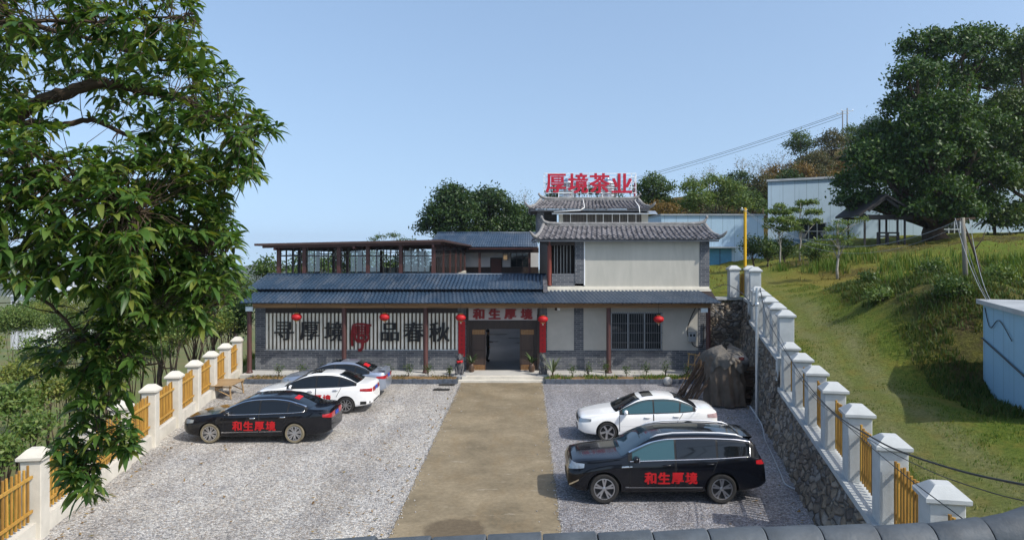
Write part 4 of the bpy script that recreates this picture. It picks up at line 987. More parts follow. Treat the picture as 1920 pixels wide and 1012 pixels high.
def fix_normals(me):
    bm = bmesh.new(); bm.from_mesh(me); bmesh.ops.recalc_face_normals(bm, faces=bm.faces); bm.to_mesh(me); bm.free()
class Car:
    def __init__(s, name, label, x, y, spec, paint, group=None, rz=0):
        s.sp = spec; s.paint = paint
        s.L, s.W, s.H = spec['L'], spec['W'], spec['H']
        s.root = thing(name, label, 'car', (x, y, .015), rz, group)
        s.body()
    def zt(s, x): return interp(s.sp['top'], x)
    def belt(s, x): return min(interp(s.sp['belt'], x), s.zt(x) - .05)
    def hw(s, x):
        q = s.sp.get('plan') or [(0, .70), (.12, .83), (.4, .93), (.9, .985), (1.5, 1), (s.L - 1.3, 1), (s.L - .6, .965), (s.L - .2, .89), (s.L, .76)]
        return interp(q, x) * s.W / 2
    def zb(s, x): return interp([(0, .34), (.25, .24), (.8, .20), (s.L - .9, .22), (s.L - .2, .30), (s.L, .38)], x) + s.sp.get('lift', 0)
    def wat(s, x, z):
        w = s.hw(x); b = s.belt(x)
        return w * .955 - max(0, z - b) * s.sp.get('tumble', .36)
    def section(s, x):
        w, zb, zt, b = s.hw(x), s.zb(x), s.zt(x), s.belt(x); e = zt - b
        P = [(0, zb), (w * .6, zb), (w * .90, zb + .015), (w * .965, zb + .08), (w * .99, zb + (b - zb) * .35), (w, zb + (b - zb) * .58), (w * .992, b - (b - zb) * .18), (w * .968, b - .025), (w * .955, b)]
        for f in (.5, .8): P.append((s.wat(x, b + e * f), b + e * f))
        r = min(.12, w * .2)
        P += [(s.wat(x, zt) - r * .35, zt - min(.035, e * .12)), (s.wat(x, zt) - r * 1.2, zt - .004), (w * .45, zt + .010), (0, zt + .022)]
        return P
    def body(s):
        L = s.L; N = 76
        xs = sorted(set([0, .02, .05, .09, .14, L - .14, L - .09, L - .05, L - .02, L] + list(np.linspace(.2, L - .2, N))))
        mb = MB(); rings = []
        for x in xs:
            h = catmull(s.section(x), 3); rings.append([(x, -y, z) for y, z in h] + [(x, y, z) for y, z in reversed(h[1:-1])])
        n = len(rings[0]); vs = [p for r in rings for p in r]
        fs = [(i * n + k, i * n + (k + 1) % n, (i + 1) * n + (k + 1) % n, (i + 1) * n + k) for i in range(len(rings) - 1) for k in range(n)]
        fs += [tuple(range(n - 1, -1, -1)), tuple(range((len(rings) - 1) * n, len(rings) * n))]
        mb.add(vs, fs)
        s.bvh = BVHTree.FromPolygons([Vector(p) for p in vs], fs)
        b = mb.build('body', [s.paint, PLASTIC], s.root, smooth=False); fix_normals(b.data)
        s.axles = s.sp['axles']; r = s.sp['arch']; zc = s.sp['wr']
        cb = MB(); cb.cm = 1
        for ax in s.axles:
            for sd in (-1, 1):
                y0, y1 = sorted((sd * (s.W / 2 - .30), sd * (s.W / 2 + .2)))
                cb.lathe([(r, y0), (r, y1)], (ax, 0, zc), 28, 'y')
        cut = cb.build('cutter', [s.paint, PLASTIC], s.root); fix_normals(cut.data)
        md = b.modifiers.new('arch', 'BOOLEAN'); md.operation = 'DIFFERENCE'; md.object = cut; md.solver = 'MANIFOLD'
        dg = bpy.context.evaluated_depsgraph_get(); dg.update()
        me = bpy.data.meshes.new_from_object(b.evaluated_get(dg)); b.modifiers.clear(); old = b.data; b.data = me
        bpy.data.meshes.remove(old); cm_ = cut.data; bpy.data.objects.remove(cut); bpy.data.meshes.remove(cm_)
        me.name = 'body'
        me.polygons.foreach_set('use_smooth', [True] * len(me.polygons)); me.set_sharp_from_angle(angle=R(38))
        s.b = b
    def side(s, x, z, sd, off):
        h = s.bvh.ray_cast(Vector((x, sd * 3, z)), Vector((0, -sd, 0)))
        if h[0] is None: return Vector((x, sd * s.wat(x, z), z))
        return h[0] + h[1] * (off if h[1].y * sd > 0 else -off)
    def above(s, x, y, off):
        h = s.bvh.ray_cast(Vector((x, y, 4)), Vector((0, 0, -1)))
        n = h[1] if h[1].z > 0 else -h[1]
        return h[0] + n * off
    def nose(s, x0, ang, z, off):
        'from a centre-line point outwards at a plan angle (0 = straight ahead, 180 = straight back)'
        d = Vector((-math.cos(R(ang)), -math.sin(R(ang)), 0)); o = Vector((x0, 0, z)); h = s.bvh.ray_cast(o + d * 6, -d)
        if h[0] is None: return o + d
        return h[0] + (h[1] if h[1].dot(d) > 0 else -h[1]) * off
    def patch(s, name, m, fn, nu, nv, parent=None, thick=True):
        P = [[fn(i / nu, j / nv) for j in range(nv + 1)] for i in range(nu + 1)]
        mb = MB(); mb.grid(P); o = mb.build(name, m, parent or s.root, smooth=True); return o
    def side_panel(s, name, m, sd, x0, x1, bot, top, off=.004, nu=14, nv=4, parent=None, slant0=(0, 0), slant1=(0, 0)):
        'bot, top are functions of x; slants shift the ends with height'
        def fn(u, v):
            xa = x0 + slant0[0] + (slant0[1] - slant0[0]) * v; xb = x1 + slant1[0] + (slant1[1] - slant1[0]) * v
            x = xa + (xb - xa) * u; zb, zt = bot(x), top(x); z = zb + (max(zt, zb + .004) - zb) * v
            return s.side(x, z, sd, off)
        return s.patch(name, m, fn, nu, nv, parent)
    def strip(s, name, m, sd, pts, w, off=.006, parent=None):
        'thin band following (x, z) points on the flank'
        mb = MB(); P = []
        for i, (x, z) in enumerate(pts):
            a = pts[max(i - 1, 0)]; b = pts[min(i + 1, len(pts) - 1)]; d = Vector((b[0] - a[0], b[1] - a[1])).normalized()
            P.append([s.side(x - d.y * w / 2, z + d.x * w / 2, sd, off), s.side(x, z, sd, off * 1.5), s.side(x + d.y * w / 2, z - d.x * w / 2, sd, off)])
        mb.grid(P); return mb.build(name, m, parent or s.root, smooth=True)
    def glass(s, rng, pillars, gm_side, frame=None):
        'side windows between x limits; pillars = list of (x, slant)'
        top = lambda x: s.belt(x) + (s.zt(x) - s.belt(x)) * .83
        bot = lambda x: s.belt(x) + .025
        for sd in (-1, 1):
            s.side_panel('window_surround', PLASTIC, sd, rng[0] - .10, rng[1] + .10, lambda x: s.belt(x) + .005, lambda x: s.belt(x) + (s.zt(x) - s.belt(x)) * .88, .013, 44, 10)
            xs = [rng[0]] + [p for p, q in pillars] + [rng[1]]; sl = [0] + [q for p, q in pillars] + [0]
            for i in range(len(xs) - 1):
                g = .025
                s.side_panel('side_window', gm_side[i] if isinstance(gm_side, (list, tuple)) else gm_side, sd, xs[i] + (g if i else 0), xs[i + 1] - (g if i < len(xs) - 2 else 0), bot, top, .017, 18, 5,
                             slant0=(0, sl[i]), slant1=(0, sl[i + 1]))
            if frame:
                q = [(x, bot(x) - .012) for x in np.linspace(rng[0] - .06, rng[1], 22)]
                r = [(x, max(top(x) + .014, bot(x) - .01)) for x in np.linspace(rng[1] + .02, rng[0] - .06, 26)]
                s.strip('window_trim', frame, sd, q + r, .018, .021)
    def screens(s, f0, f1, r0, r1, gm=None, roof=None):
        gm = gm or GLASS_CAR
        def fn(u, v, a, b, m0, m1):
            x = a + (b - a) * v; w = s.wat(x, s.zt(x)) - (m0 + (m1 - m0) * v)
            y = (u * 2 - 1) * w; x += .10 * (1 - (u * 2 - 1) ** 2) * (-1 if a == f0 else 1) * .6
            return s.above(min(max(x, .1), s.L - .05), y, .006)
        s.patch('windshield', gm, lambda u, v: fn(u, v, f0, f1, .07, .10), 14, 10)
        s.patch('rear_window', GLASS_CAR, lambda u, v: fn(u, v, r1, r0, .10, .12), 14, 10)
        if roof: s.patch('sunroof', GLASS_CAR, lambda u, v: s.above(roof[0] + (roof[1] - roof[0]) * v, (u * 2 - 1) * roof[2], .006), 6, 6)
    def lights(s, front, rear, fm, rm):
        for sd in (-1, 1):
            a0, a1, z0, z1 = front
            def fn(u, v):
                a = a0 + (a1 - a0) * u; taper = 1 - .45 * (u ** 2); zc = (z0 + z1) / 2 + .03 * u
                return s.nose(.85, sd * -a * -1 if False else a * -sd * -1, zc + (v - .5) * (z1 - z0) * taper, .010)
            s.patch('headlight', fm, fn, 10, 5)
            a0, a1, z0, z1 = rear
            def fr_(u, v):
                a = a0 + (a1 - a0) * u; taper = 1 - .5 * u ** 1.5
                return s.nose(s.L - .85, 180 - a * sd, (z0 + z1) / 2 + .02 * u + (v - .5) * (z1 - z0) * taper, .010)
            s.patch('taillight', rm, fr_, 10, 5)
    def doors(s, cuts, handle_m, z0=.34, moulding=None):
        for sd in (-1, 1):
            for i, (xa, xb, slr) in enumerate(cuts):
                top = lambda x: s.belt(x) - .012
                bot = lambda x: max([s.zb(x) + z0 - .2] + [s.sp['wr'] + math.sqrt(max(0, (s.sp['arch'] + .025) ** 2 - (x - q) ** 2)) for q in s.axles if abs(x - q) < s.sp['arch'] + .025])
                s.side_panel('door_seam', PLASTIC, sd, xa - .010, xb + .010, lambda x: bot(x) - .010, lambda x: top(x) + .005, .0025, 10, 8, slant0=(0, 0), slant1=(slr[0], slr[1])) if False else None
                d = s.side_panel('door', s.paint, sd, xa, xb, bot, top, .008, 12, 8, slant1=slr)
                for q in (xa, xb):
                    sl = slr if q == xb else (0, 0)
                    s.strip('door_edge', PLASTIC, sd, [(q + sl[0] + (sl[1] - sl[0]) * t, bot(q) + (top(q) - bot(q)) * t) for t in np.linspace(0, 1, 9)], .016, .0095, d)
                hx = xb - .20 + slr[1] * .6; hz_ = s.belt(hx) - .105
                mb = MB(); p0, p1 = s.side(hx - .10, hz_, sd, .012), s.side(hx + .10, hz_ + .005, sd, .012)
                mb.tube([p0, p0.lerp(p1, .15) + Vector((0, sd * .025, 0)), p0.lerp(p1, .85) + Vector((0, sd * .025, 0)), p1], [.016, .02, .02, .016], 6)
                mb.build('handle', handle_m, d, smooth=True)
    def mirrors(s, x, m):
        for sd in (-1, 1):
            z = s.belt(x) + .09; p = s.side(x, s.belt(x) + .01, sd, 0); mb = MB()
            c = p + Vector((-.02, sd * .14, .09)); vs = []; fs = []
            for i in range(7):
                for k in range(10):
                    t = -math.pi / 2 + math.pi * i / 6; a = 2 * math.pi * k / 10
                    vs.append(c + Vector((.075 * math.cos(t) * math.cos(a), .13 * math.sin(t), .085 * math.cos(t) * math.sin(a))))
            fs = [(i * 10 + k, i * 10 + (k + 1) % 10, i * 10 + 10 + (k + 1) % 10, i * 10 + 10 + k) for i in range(6) for k in range(10)]
            mb.add(vs, fs); o = mb.build('mirror', m, s.root, smooth=True)
            mb = MB(); mb.tube([p + Vector((0, -sd * .03, 0)), p + Vector((-.01, sd * .05, .05))], .022, 6); mb.build('mirror_arm', PLASTIC, o)
            mb = MB(); mb.box(c.x + .062, c.x + .079, c.y - .10, c.y + .10, c.z - .055, c.z + .06); mb.build('mirror_glass', CHROME, o)
    def wheels(s, spokes, kind, tyre, rim_m=None, rim_r=.70, twist=0):
        R0 = s.sp['wr']; first = None; rim_m = rim_m or ALLOY
        for ax in s.axles:
            for sd in (-1, 1):
                loc = Vector((ax, sd * (s.W / 2 - .115), R0)); rz = 0 if sd < 0 else math.pi
                if first is not None: w = dup(first, loc=loc, rz=rz, parent=s.root); continue
                mb = MB(); t = .105; rr = R0 * rim_r
                mb.lathe([(rr, t), (rr * 1.05, t), (R0 * .93, t * .95), (R0 * .985, t * .7), (R0, t * .4), (R0, -t * .4), (R0 * .985, -t * .7), (R0 * .93, -t * .98), (rr * 1.06, -t * 1.02), (rr, -t * .9)], (0, 0, 0), 32, 'y', caps=False)
                first = mb.build('wheel', tyre, s.root, smooth=True, sharp=50); first.location = loc; first.rotation_euler = (0, 0, rz)
                mb = MB(); mb.lathe([(rr * .99, t * .5), (rr * .97, -t * .3), (rr * .0, -t * .3)], (0, 0, 0), 24, 'y', caps=False); mb.build('wheel_dish', PLASTIC, first, smooth=True, sharp=40)
                mb = MB(); mb.lathe([(rr * 1.0, -t * .3), (rr * 1.015, -t * .96), (rr * .93, -t * .98), (rr * .90, -t * .35)], (0, 0, 0), 32, 'y', caps=False)
                mb.lathe([(rr * .20, -t * .45), (rr * .19, -t * .80), (rr * .12, -t * .86), (0, -t * .86)], (0, 0, 0), 14, 'y')
                for i in range(spokes):
                    a = 2 * math.pi * i / spokes + .3
                    arms = ((-.17, -.08), (.17, .08)) if kind == 'double' else ((0, twist),)
                    for da, db in arms:
                        p0 = Vector((math.cos(a + db * .6) * rr * .15, -t * .74, math.sin(a + db * .6) * rr * .15)); p1 = Vector((math.cos(a + da) * rr * .94, -t * .80, math.sin(a + da) * rr * .94))
                        if kind != 'double': p1 = Vector((math.cos(a + twist) * rr * .94, -t * .80, math.sin(a + twist) * rr * .94))
                        d = (p1 - p0).normalized(); q = Vector((-d.z, 0, d.x)); wa, wb_ = (rr * .075, rr * .085) if kind == 'double' else (rr * .12, rr * .15)
                        if spokes > 8: wa, wb_ = rr * .06, rr * .075
                        mb.add([p0 - q * wa, p0 + q * wa, p1 + q * wb_, p1 - q * wb_] + [p + Vector((0, t * .25, 0)) for p in (p0 - q * wa, p0 + q * wa, p1 + q * wb_, p1 - q * wb_)],
                               [(0, 1, 2, 3), (0, 4, 5, 1), (1, 5, 6, 2), (2, 6, 7, 3), (3, 7, 4, 0)])
                mb.build('rim', rim_m, first, smooth=True, sharp=35)
    def letters(s, text, x0, dx, z, size, m=RED_DECAL, sides=(-1,), slope=0, name='door_lettering'):
        for sd in sides:
            mb = MB()
            for i, ch in enumerate(text):
                for j, (W, Fc) in enumerate(glyph(ch, size, (.10, .06), .002, 3)):
                    cx = x0 + dx * i
                    vs = []
                    for px, py, pz in W.tolist():
                        p = s.side(cx + px * (1 if sd < 0 else -1), z + slope * i + pz, sd, .011 + j * .0007 + (-py) * .5); vs.append(p)
                    mb.add(vs, Fc)
            mb.build(name, m, s.root)
    def plate(s, z, w=.44, h=.14, rear=True, m=None):
        f = lambda u, v: s.nose(s.L - .85 if rear else .85, (180 if rear else 0) + (u - .5) * 2 * math.degrees(math.asin(min(1, w / 2 / .85))), z + (v - .5) * h, .014)
        s.patch('number_plate', m or mat('blue_plate', (.02, .06, .32), .5), f, 4, 2)
    def grille(s, z0, z1, half, m=PLASTIC, name='grille', off=.010):
        s.patch(name, m, lambda u, v: s.nose(.85, (u - .5) * 2 * half, z0 + (z1 - z0) * v, off), 10, 4)

HEADLAMP = mat('headlight_lens', (.35, .38, .40), .08, metal=.6, var=.3, scale=9)
TAIL = mat('red_tail_lens', (.32, .012, .016), .12, var=.35, scale=9, coat=.6)
BLACKP = mat('black_car_paint', (.003, .0035, .006), .14, var=.04, spec=.28, coat=.45)
WHITEP = car_paint('white_car_paint', (.86, .86, .84), .25)
SILVERP = car_paint('silver_blue_car_paint', (.36, .41, .50), .30, .6)

# black seven-seat SUV (front right of the lot)
suv = Car('parked_suv', 'black SUV with roof rails and red door lettering, nearest car right of the driveway', 1.09, 18.2 + 1.0,
    dict(L=5.04, W=1.99, H=1.78, top=[(0, .78), (.04, .92), (.12, 1.02), (.40, 1.08), (.95, 1.13), (1.32, 1.16), (1.75, 1.40), (2.15, 1.59), (2.6, 1.665), (3.4, 1.68), (4.15, 1.65), (4.6, 1.58), (4.74, 1.50), (4.88, 1.22), (4.98, 1.02), (5.03, .90), (5.04, .70)],
         belt=[(0, .80), (1.2, 1.03), (2.2, 1.07), (3.8, 1.12), (4.6, 1.16), (5, 1.1)], axles=(.91, 3.89), arch=.435, wr=.375, tumble=.30, lift=.06,
         plan=[(0, .78), (.10, .88), (.35, .955), (.9, 1), (1.5, 1), (3.8, 1), (4.5, .975), (4.85, .92), (5.04, .84)]), BLACKP)
suv.glass((1.62, 4.62), [(2.72, .0), (3.78, .0)], [GLASS_TEAL, GLASS_CAR, GLASS_CAR], CHROME)
suv.screens(1.36, 2.22, 4.60, 4.86, glass_dark('blue_tinted_windscreen', (.012, .03, .045), .05), (2.35, 3.9, .42))
suv.lights((26, 64, .82, 1.0), (14, 58, .93, 1.11), HEADLAMP, TAIL)
suv.doors([(1.55, 2.70, (0, 0)), (2.73, 3.78, (-.12, .02))], BLACKP, .36)
suv.mirrors(1.72, BLACKP); suv.wheels(5, 'double', TYRE)
suv.letters('和生厚境', 2.07, .345, .66, .285)
for sd in (-1,):
    suv.strip('sill_trim', mat('dull_chrome', (.3, .3, .31), .3, metal=.8), sd, [(x, .42) for x in np.linspace(1.45, 3.4, 14)], .03)
    suv.strip('fender_badge', CHROME, sd, [(x, .93 + (x - 1.4) * .05) for x in np.linspace(1.35, 1.62, 5)], .035)
suv.grille(.80, .95, 24, mat('chrome_grille', (.25, .25, .26), .3, metal=.8)); suv.grille(.42, .58, 30, PLASTIC, 'lower_grille')
suv.patch('front_trim', CHROME, lambda u, v: suv.nose(.85, 44 + u * 14, .42 + u * .16 + v * .04, .012), 6, 1)
for sd in (-1, 1):
    mb = MB(); P = [suv.above(x, sd * (.66 - .01 * abs(x - 3.2)), .0) + Vector((0, 0, h)) for x, h in ((2.12, .0), (2.3, .035), (2.7, .05), (3.3, .052), (3.9, .05), (4.32, .035), (4.5, 0))]
    mb.tube(P, [.016, .024, .024, .024, .024, .024, .016], 8); mb.build('roof_rail', mat('silver_rail', (.62, .63, .65), .3, metal=.2), suv.root, smooth=True)
mb = MB(); mb.grid([[suv.above(4.45, y, .012) + Vector((0, 0, 0)) for y in np.linspace(-.62, .62, 9)], [suv.above(4.6, y, .045) for y in np.linspace(-.62, .62, 9)], [Vector((4.78, y, suv.above(4.6, y, .045).z - .03)) for y in np.linspace(-.58, .58, 9)], [suv.above(4.69, y, -.01) for y in np.linspace(-.6, .6, 9)]])
mb.build('rear_spoiler', BLACKP, suv.root, smooth=True)

SED = lambda L, W, H, k=0: dict(L=L, W=W, H=H)
# black sedan on the left
acc = Car('parked_sedan', 'black sedan with red door lettering, nearest car left of the driveway', -11.40, 23.78 + .92,
    dict(L=4.94, W=1.845, H=1.475, top=[(0, .62), (.03, .72), (.12, .80), (.45, .875), (.95, .94), (1.25, .985), (1.65, 1.20), (2.1, 1.395), (2.5, 1.46), (3.0, 1.475), (3.45, 1.43), (3.9, 1.28), (4.3, 1.115), (4.7, 1.09), (4.86, 1.05), (4.92, .92), (4.94, .72)],
         belt=[(0, .64), (1.2, .90), (2.2, .93), (3.6, .98), (4.3, 1.02), (4.94, .98)], axles=(.96, 3.76), arch=.375, wr=.325, tumble=.40), BLACKP)
acc.glass((1.50, 4.08), [(2.60, .0), (3.52, .05)], GLASS_CAR, CHROME); acc.screens(1.28, 2.12, 3.42, 4.22, None, None)
acc.lights((30, 62, .60, .76), (16, 55, .78, .96), HEADLAMP, TAIL); acc.doors([(1.42, 2.58, (0, 0)), (2.60, 3.55, (-.14, .05))], CHROME, .36)
acc.mirrors(1.62, BLACKP); acc.wheels(7, 'double', DUSTY, rim_r=.72); acc.letters('和生厚境', 1.88, .37, .58, .30)
acc.strip('side_moulding', CHROME, -1, [(x, .36 + (x - 1.3) * .02) for x in np.linspace(1.35, 3.35, 16)], .025); acc.grille(.60, .72, 24); acc.plate(.86, .40, .13)
acc.patch('rear_decal', RED_DECAL, lambda u, v: acc.above(3.62 + v * .16, -.45 + u * .5, .012), 6, 3)

# white sedan on the left
syl = Car('parked_sedan', 'white sedan with tinted windows and a sunroof between the black and the silver sedan', -10.6, 28.0 + .88,
    dict(L=4.63, W=1.76, H=1.50, top=[(0, .64), (.03, .74), (.12, .83), (.45, .91), (.9, .97), (1.15, 1.01), (1.55, 1.23), (2.0, 1.42), (2.4, 1.49), (2.85, 1.50), (3.3, 1.45), (3.75, 1.29), (4.08, 1.145), (4.42, 1.12), (4.56, 1.08), (4.61, .95), (4.63, .74)],
         belt=[(0, .66), (1.1, .93), (2.0, .96), (3.4, 1.02), (4.1, 1.06), (4.63, 1.0)], axles=(.90, 3.60), arch=.37, wr=.32, tumble=.38), WHITEP)
syl.glass((1.40, 3.92), [(2.45, .0), (3.32, .04)], GLASS_CAR, None); syl.screens(1.18, 2.02, 3.26, 4.02, None, (2.1, 2.55, .42))
syl.lights((28, 62, .66, .82), (14, 66, .80, .97), HEADLAMP, TAIL); syl.doors([(1.32, 2.43, (0, 0)), (2.45, 3.38, (-.14, .05))], CHROME, .36)
syl.mirrors(1.52, WHITEP); syl.wheels(9, 'single', TYRE, rim_r=.72, twist=.25); syl.letters('和生厚境', 1.80, .36, .58, .30); syl.plate(.90)
syl.patch('rear_valance', PLASTIC, lambda u, v: syl.nose(3.78, 180 + (u - .5) * 130, .34 + v * .12, .008), 12, 2)

# silver sedan behind it
cor = Car('parked_sedan', 'silver sedan with a red sticker on its rear window, parked beside the planter', -10.55, 30.75 + .88,
    dict(L=4.55, W=1.76, H=1.49, top=[(0, .64), (.03, .74), (.12, .83), (.45, .91), (.9, .97), (1.1, 1.0), (1.5, 1.22), (1.95, 1.41), (2.35, 1.48), (2.8, 1.49), (3.2, 1.45), (3.62, 1.29), (3.98, 1.11), (4.3, 1.09), (4.47, 1.08), (4.53, .96), (4.55, .74)],
         belt=[(0, .66), (1.1, .92), (2.0, .95), (3.4, 1.0), (4.0, 1.03), (4.55, .98)], axles=(.90, 3.50), arch=.37, wr=.32, tumble=.38), SILVERP)
cor.glass((1.36, 3.78), [(2.38, .0), (3.25, .04)], GLASS_CAR, None); cor.screens(1.14, 1.97, 3.20, 3.92, None, (2.1, 2.55, .42))
cor.lights((28, 62, .66, .82), (16, 60, .78, .95), HEADLAMP, TAIL); cor.doors([(1.28, 2.36, (0, 0)), (2.38, 3.30, (-.14, .05))], SILVERP, .36)
cor.mirrors(1.48, SILVERP); cor.wheels(5, 'single', TYRE); cor.plate(.88)
cor.patch('rear_decal', RED_DECAL, lambda u, v: cor.above(3.50 + v * .22, -.35 + u * .5, .012), 6, 3)
mb = MB(); mb.grid([[cor.above(4.28, y, .015) + Vector((0, 0, .06)) for y in np.linspace(-.6, .6, 9)], [cor.above(4.48, y, .0) + Vector((.02, 0, .09)) for y in np.linspace(-.6, .6, 9)], [cor.above(4.48, y, -.01) for y in np.linspace(-.6, .6, 9)]]); mb.build('rear_spoiler', SILVERP, cor.root, smooth=True)
# white sedan on the right
maz = Car('parked_sedan', 'white sedan with teal side glass parked behind the black SUV', 1.78, 23.95 + .89,
    dict(L=4.67, W=1.78, H=1.44, top=[(0, .60), (.03, .70), (.12, .78), (.45, .865), (.95, .935), (1.22, .975), (1.65, 1.18), (2.05, 1.36), (2.4, 1.425), (2.85, 1.44), (3.25, 1.40), (3.65, 1.26), (4.02, 1.09), (4.4, 1.065), (4.58, 1.03), (4.65, .90), (4.67, .70)],
         belt=[(0, .62), (1.2, .885), (2.1, .915), (3.4, .96), (4.0, 1.0), (4.67, .95)], axles=(.95, 3.63), arch=.375, wr=.325, tumble=.38), WHITEP)
maz.glass((1.46, 3.80), [(2.50, .0), (3.36, .04)], GLASS_TEAL, None); maz.screens(1.25, 2.08, 3.22, 3.95, None, (2.18, 2.55, .42))
maz.lights((26, 62, .60, .74), (18, 60, .74, .94), HEADLAMP, mat('clear_tail_lens', (.42, .30, .30), .12, var=.3, scale=9)); maz.doors([(1.36, 2.48, (0, 0)), (2.50, 3.42, (-.14, .05))], WHITEP, .36)
maz.mirrors(1.58, WHITEP); maz.wheels(5, 'single', TYRE, rim_r=.74, twist=.5); maz.grille(.58, .72, 20); maz.grille(.34, .42, 30, PLASTIC, 'lower_grille')
maz.strip('side_moulding', mat('grey_moulding', (.4, .4, .4), .5), -1, [(x, .52) for x in np.linspace(1.4, 3.3, 12)], .02)

# ------------------------------------------------------------ planters, shrubs, plants, statues
PLASTIC_EDGE = mat('slate_edging', (.085, .10, .125), .7, var=.3, scale=5)
SOIL_L = mat('dry_planter_soil', (.20, .125, .055), .95, var=.45, scale=3, bump=.8, bscale=18, dist=.04)
SHRUB = leaf_mat('shrub_leaf', [(.018, .045, .010), (.035, .075, .014), (.06, .11, .02), (.09, .12, .03)], .25, .45)
def planter(x0, x1, lab, seed, gm, dens, h):
    t = thing('planter', lab, 'planter', ((x0 + x1) / 2, 34.5, 0), group='planter beds along the veranda')
    mb = MB(); x = x0; rr = random.Random(seed)
    while x < x1 - .05:
        mb.cbox(x, min(x1, x + .225), 34.0 + rr.uniform(-.008, .008), 34.07, 0, .235 + rr.uniform(-.008, .008), .008); x += .235
    for e in (x0, x1):
        y = 34.08
        while y < 35.0: mb.cbox(e - .035, e + .035, y, y + .21, 0, .235, .008); y += .22
    mb.build('edging', PLASTIC_EDGE, t, world=True)
    n = 60; P = []
    for y in np.linspace(34.07, 35.04, 9): P.append([(x, y, .17 + .05 * noise.fractal(Vector((x * 2, y * 2, seed)), 1, 2, 3) + (.05 if 34.2 < y < 34.9 else 0)) for x in np.linspace(x0, x1, n)])
    mb = MB(); mb.grid(P); mb.build('soil', SOIL_L, t, world=True, smooth=True)
    g = np.random.default_rng(seed); pts = np.stack([g.uniform(x0 + .05, x1 - .05, dens), g.uniform(34.1, 35.0, dens), np.full(dens, .19)], 1)
    pts = pts[fbm(pts[:, 0], pts[:, 1], .7, seed) > -.12]
    o = blades('ground_cover', pts - np.array(t.location), h, .018, gm, .9, g, 2); o.parent = t; o['kind'] = 'stuff'
planter(-13.3, -3.25, 'long slate edged planter bed with dry soil left of the door step', 3, DRYGRASS, 900, .10)
planter(.95, 8.55, 'slate edged planter bed with green weeds right of the door step', 5, GRASS, 1100, .15)
def leaf_quads(P, D, Nn, l, w):
    'rhombus leaves: centres P, axis D, normals Nn'
    D = D / np.linalg.norm(D, axis=1, keepdims=True); S = np.cross(D, Nn); S /= np.maximum(1e-6, np.linalg.norm(S, axis=1, keepdims=True))
    l = l[:, None]; w = w[:, None]
    V = np.stack([P - D * l * .5, P + S * w * .5 - D * l * .05, P + D * l * .5, P - S * w * .5 - D * l * .05], 1).reshape(-1, 3)
    return V, np.arange(len(P) * 4).reshape(-1, 4)
def rand_dirs(g, n):
    d = g.normal(size=(n, 3)); return d / np.linalg.norm(d, axis=1, keepdims=True)
def shrub(name, label, u, v, Y, h, r, seed, m=SHRUB, n=150, ls=.085, group=None, z=.19):
    g = np.random.default_rng(seed); p = at(u, v, Y); t = thing(name, label, 'shrub', (p.x, Y, z), group=group)
    mb = MB()
    tips = []
    for i in range(5):
        a = g.uniform(0, 6.28); e = Vector((math.cos(a) * r * .6, math.sin(a) * r * .6, h * g.uniform(.6, .95))); tips.append(e)
        mb.tube([(0, 0, 0), (e.x * .3, e.y * .3, h * .4), e], [.014, .010, .005], 5)
    mb.build('stem', BARK, t)
    c = g.normal(size=(n, 3)) * np.array([r * .55, r * .55, h * .20]) + np.array([0, 0, h * .68]); d = rand_dirs(g, n) + np.array([0, 0, .5])
    V, F = leaf_quads(c, d, rand_dirs(g, n), ls * g.uniform(.6, 1.3, n), ls * .5 * g.uniform(.7, 1.2, n)); np_obj('foliage', V, F, m, t)
LEFT_SH = [(523, 'shrub in the left planter, first from the fence end'), (567, 'shrub in the left planter, second from the fence end'), (610, 'shrub in the left planter hidden behind the silver sedan'), (728, 'shrub in the left planter just right of the silver sedan'),
           (766, 'shrub in the left planter, third from the door step'), (803, 'shrub in the left planter beside the eave post'), (843, 'one in the left planter closest to the door step')]
for i, (u, lab) in enumerate(LEFT_SH): shrub('shrub', 'small leafy ' + lab, u, 700, 34.75, .62 if u != 843 else .5, .24 if u != 843 else .12, 40 + i, group='small shrubs in the left planter')
RIGHT_SH = [(1073, 'first after the spiky plant'), (1103, 'second after the spiky plant'), (1136, 'just left of the eave post'), (1175, 'just right of the eave post'), (1211, 'in the middle under the barred window'), (1248, 'at the right end of the barred window'), (1288, 'farthest right beside the leaning crate')]
for i, (u, lab) in enumerate(RIGHT_SH): shrub('shrub', 'small dark shrub in the right planter, ' + lab, u, 700, 34.75, .55 + .1 * (i % 3), .21, 60 + i, group='small shrubs in the right planter')
def rosette(mb, c, n, L, w, g, up=.9, bend=.5):
    for i in range(n):
        a = g.uniform(0, 6.28); l = L * g.uniform(.7, 1.15); d = Vector((math.cos(a), math.sin(a), 0)); s = Vector((-d.y, d.x, 0)); P = []
        u0 = up * g.uniform(.6, 1.2)
        for j in range(5):
            t = j / 4; p = Vector(c) + d * l * t * .6 + Vector((0, 0, l * (u0 * t - bend * t * t))); ww = w * (math.sin(math.pi * (t * .85 + .12)) ** .7) * .5
            P.append([p - s * ww, p, p + s * ww])
        mb.grid(P)
g = np.random.default_rng(77)
sp_ = thing('spiky_plant', 'tall spiky leaved plant at the door end of the right planter', 'plant', (at(1036, 700, 34.6).x, 34.6, .2)); mb = MB(); rosette(mb, (0, 0, .2), 34, .95, .05, g, 1.1, .35); mb.build('foliage', leaf_mat('spiky_leaf', [(.06, .09, .04), (.12, .16, .08), (.2, .24, .13)], .2), sp_)
mb = MB(); mb.tube([(0, 0, 0), (0.01, 0, .25)], [.05, .04], 7); mb.build('stem', BARK, sp_)
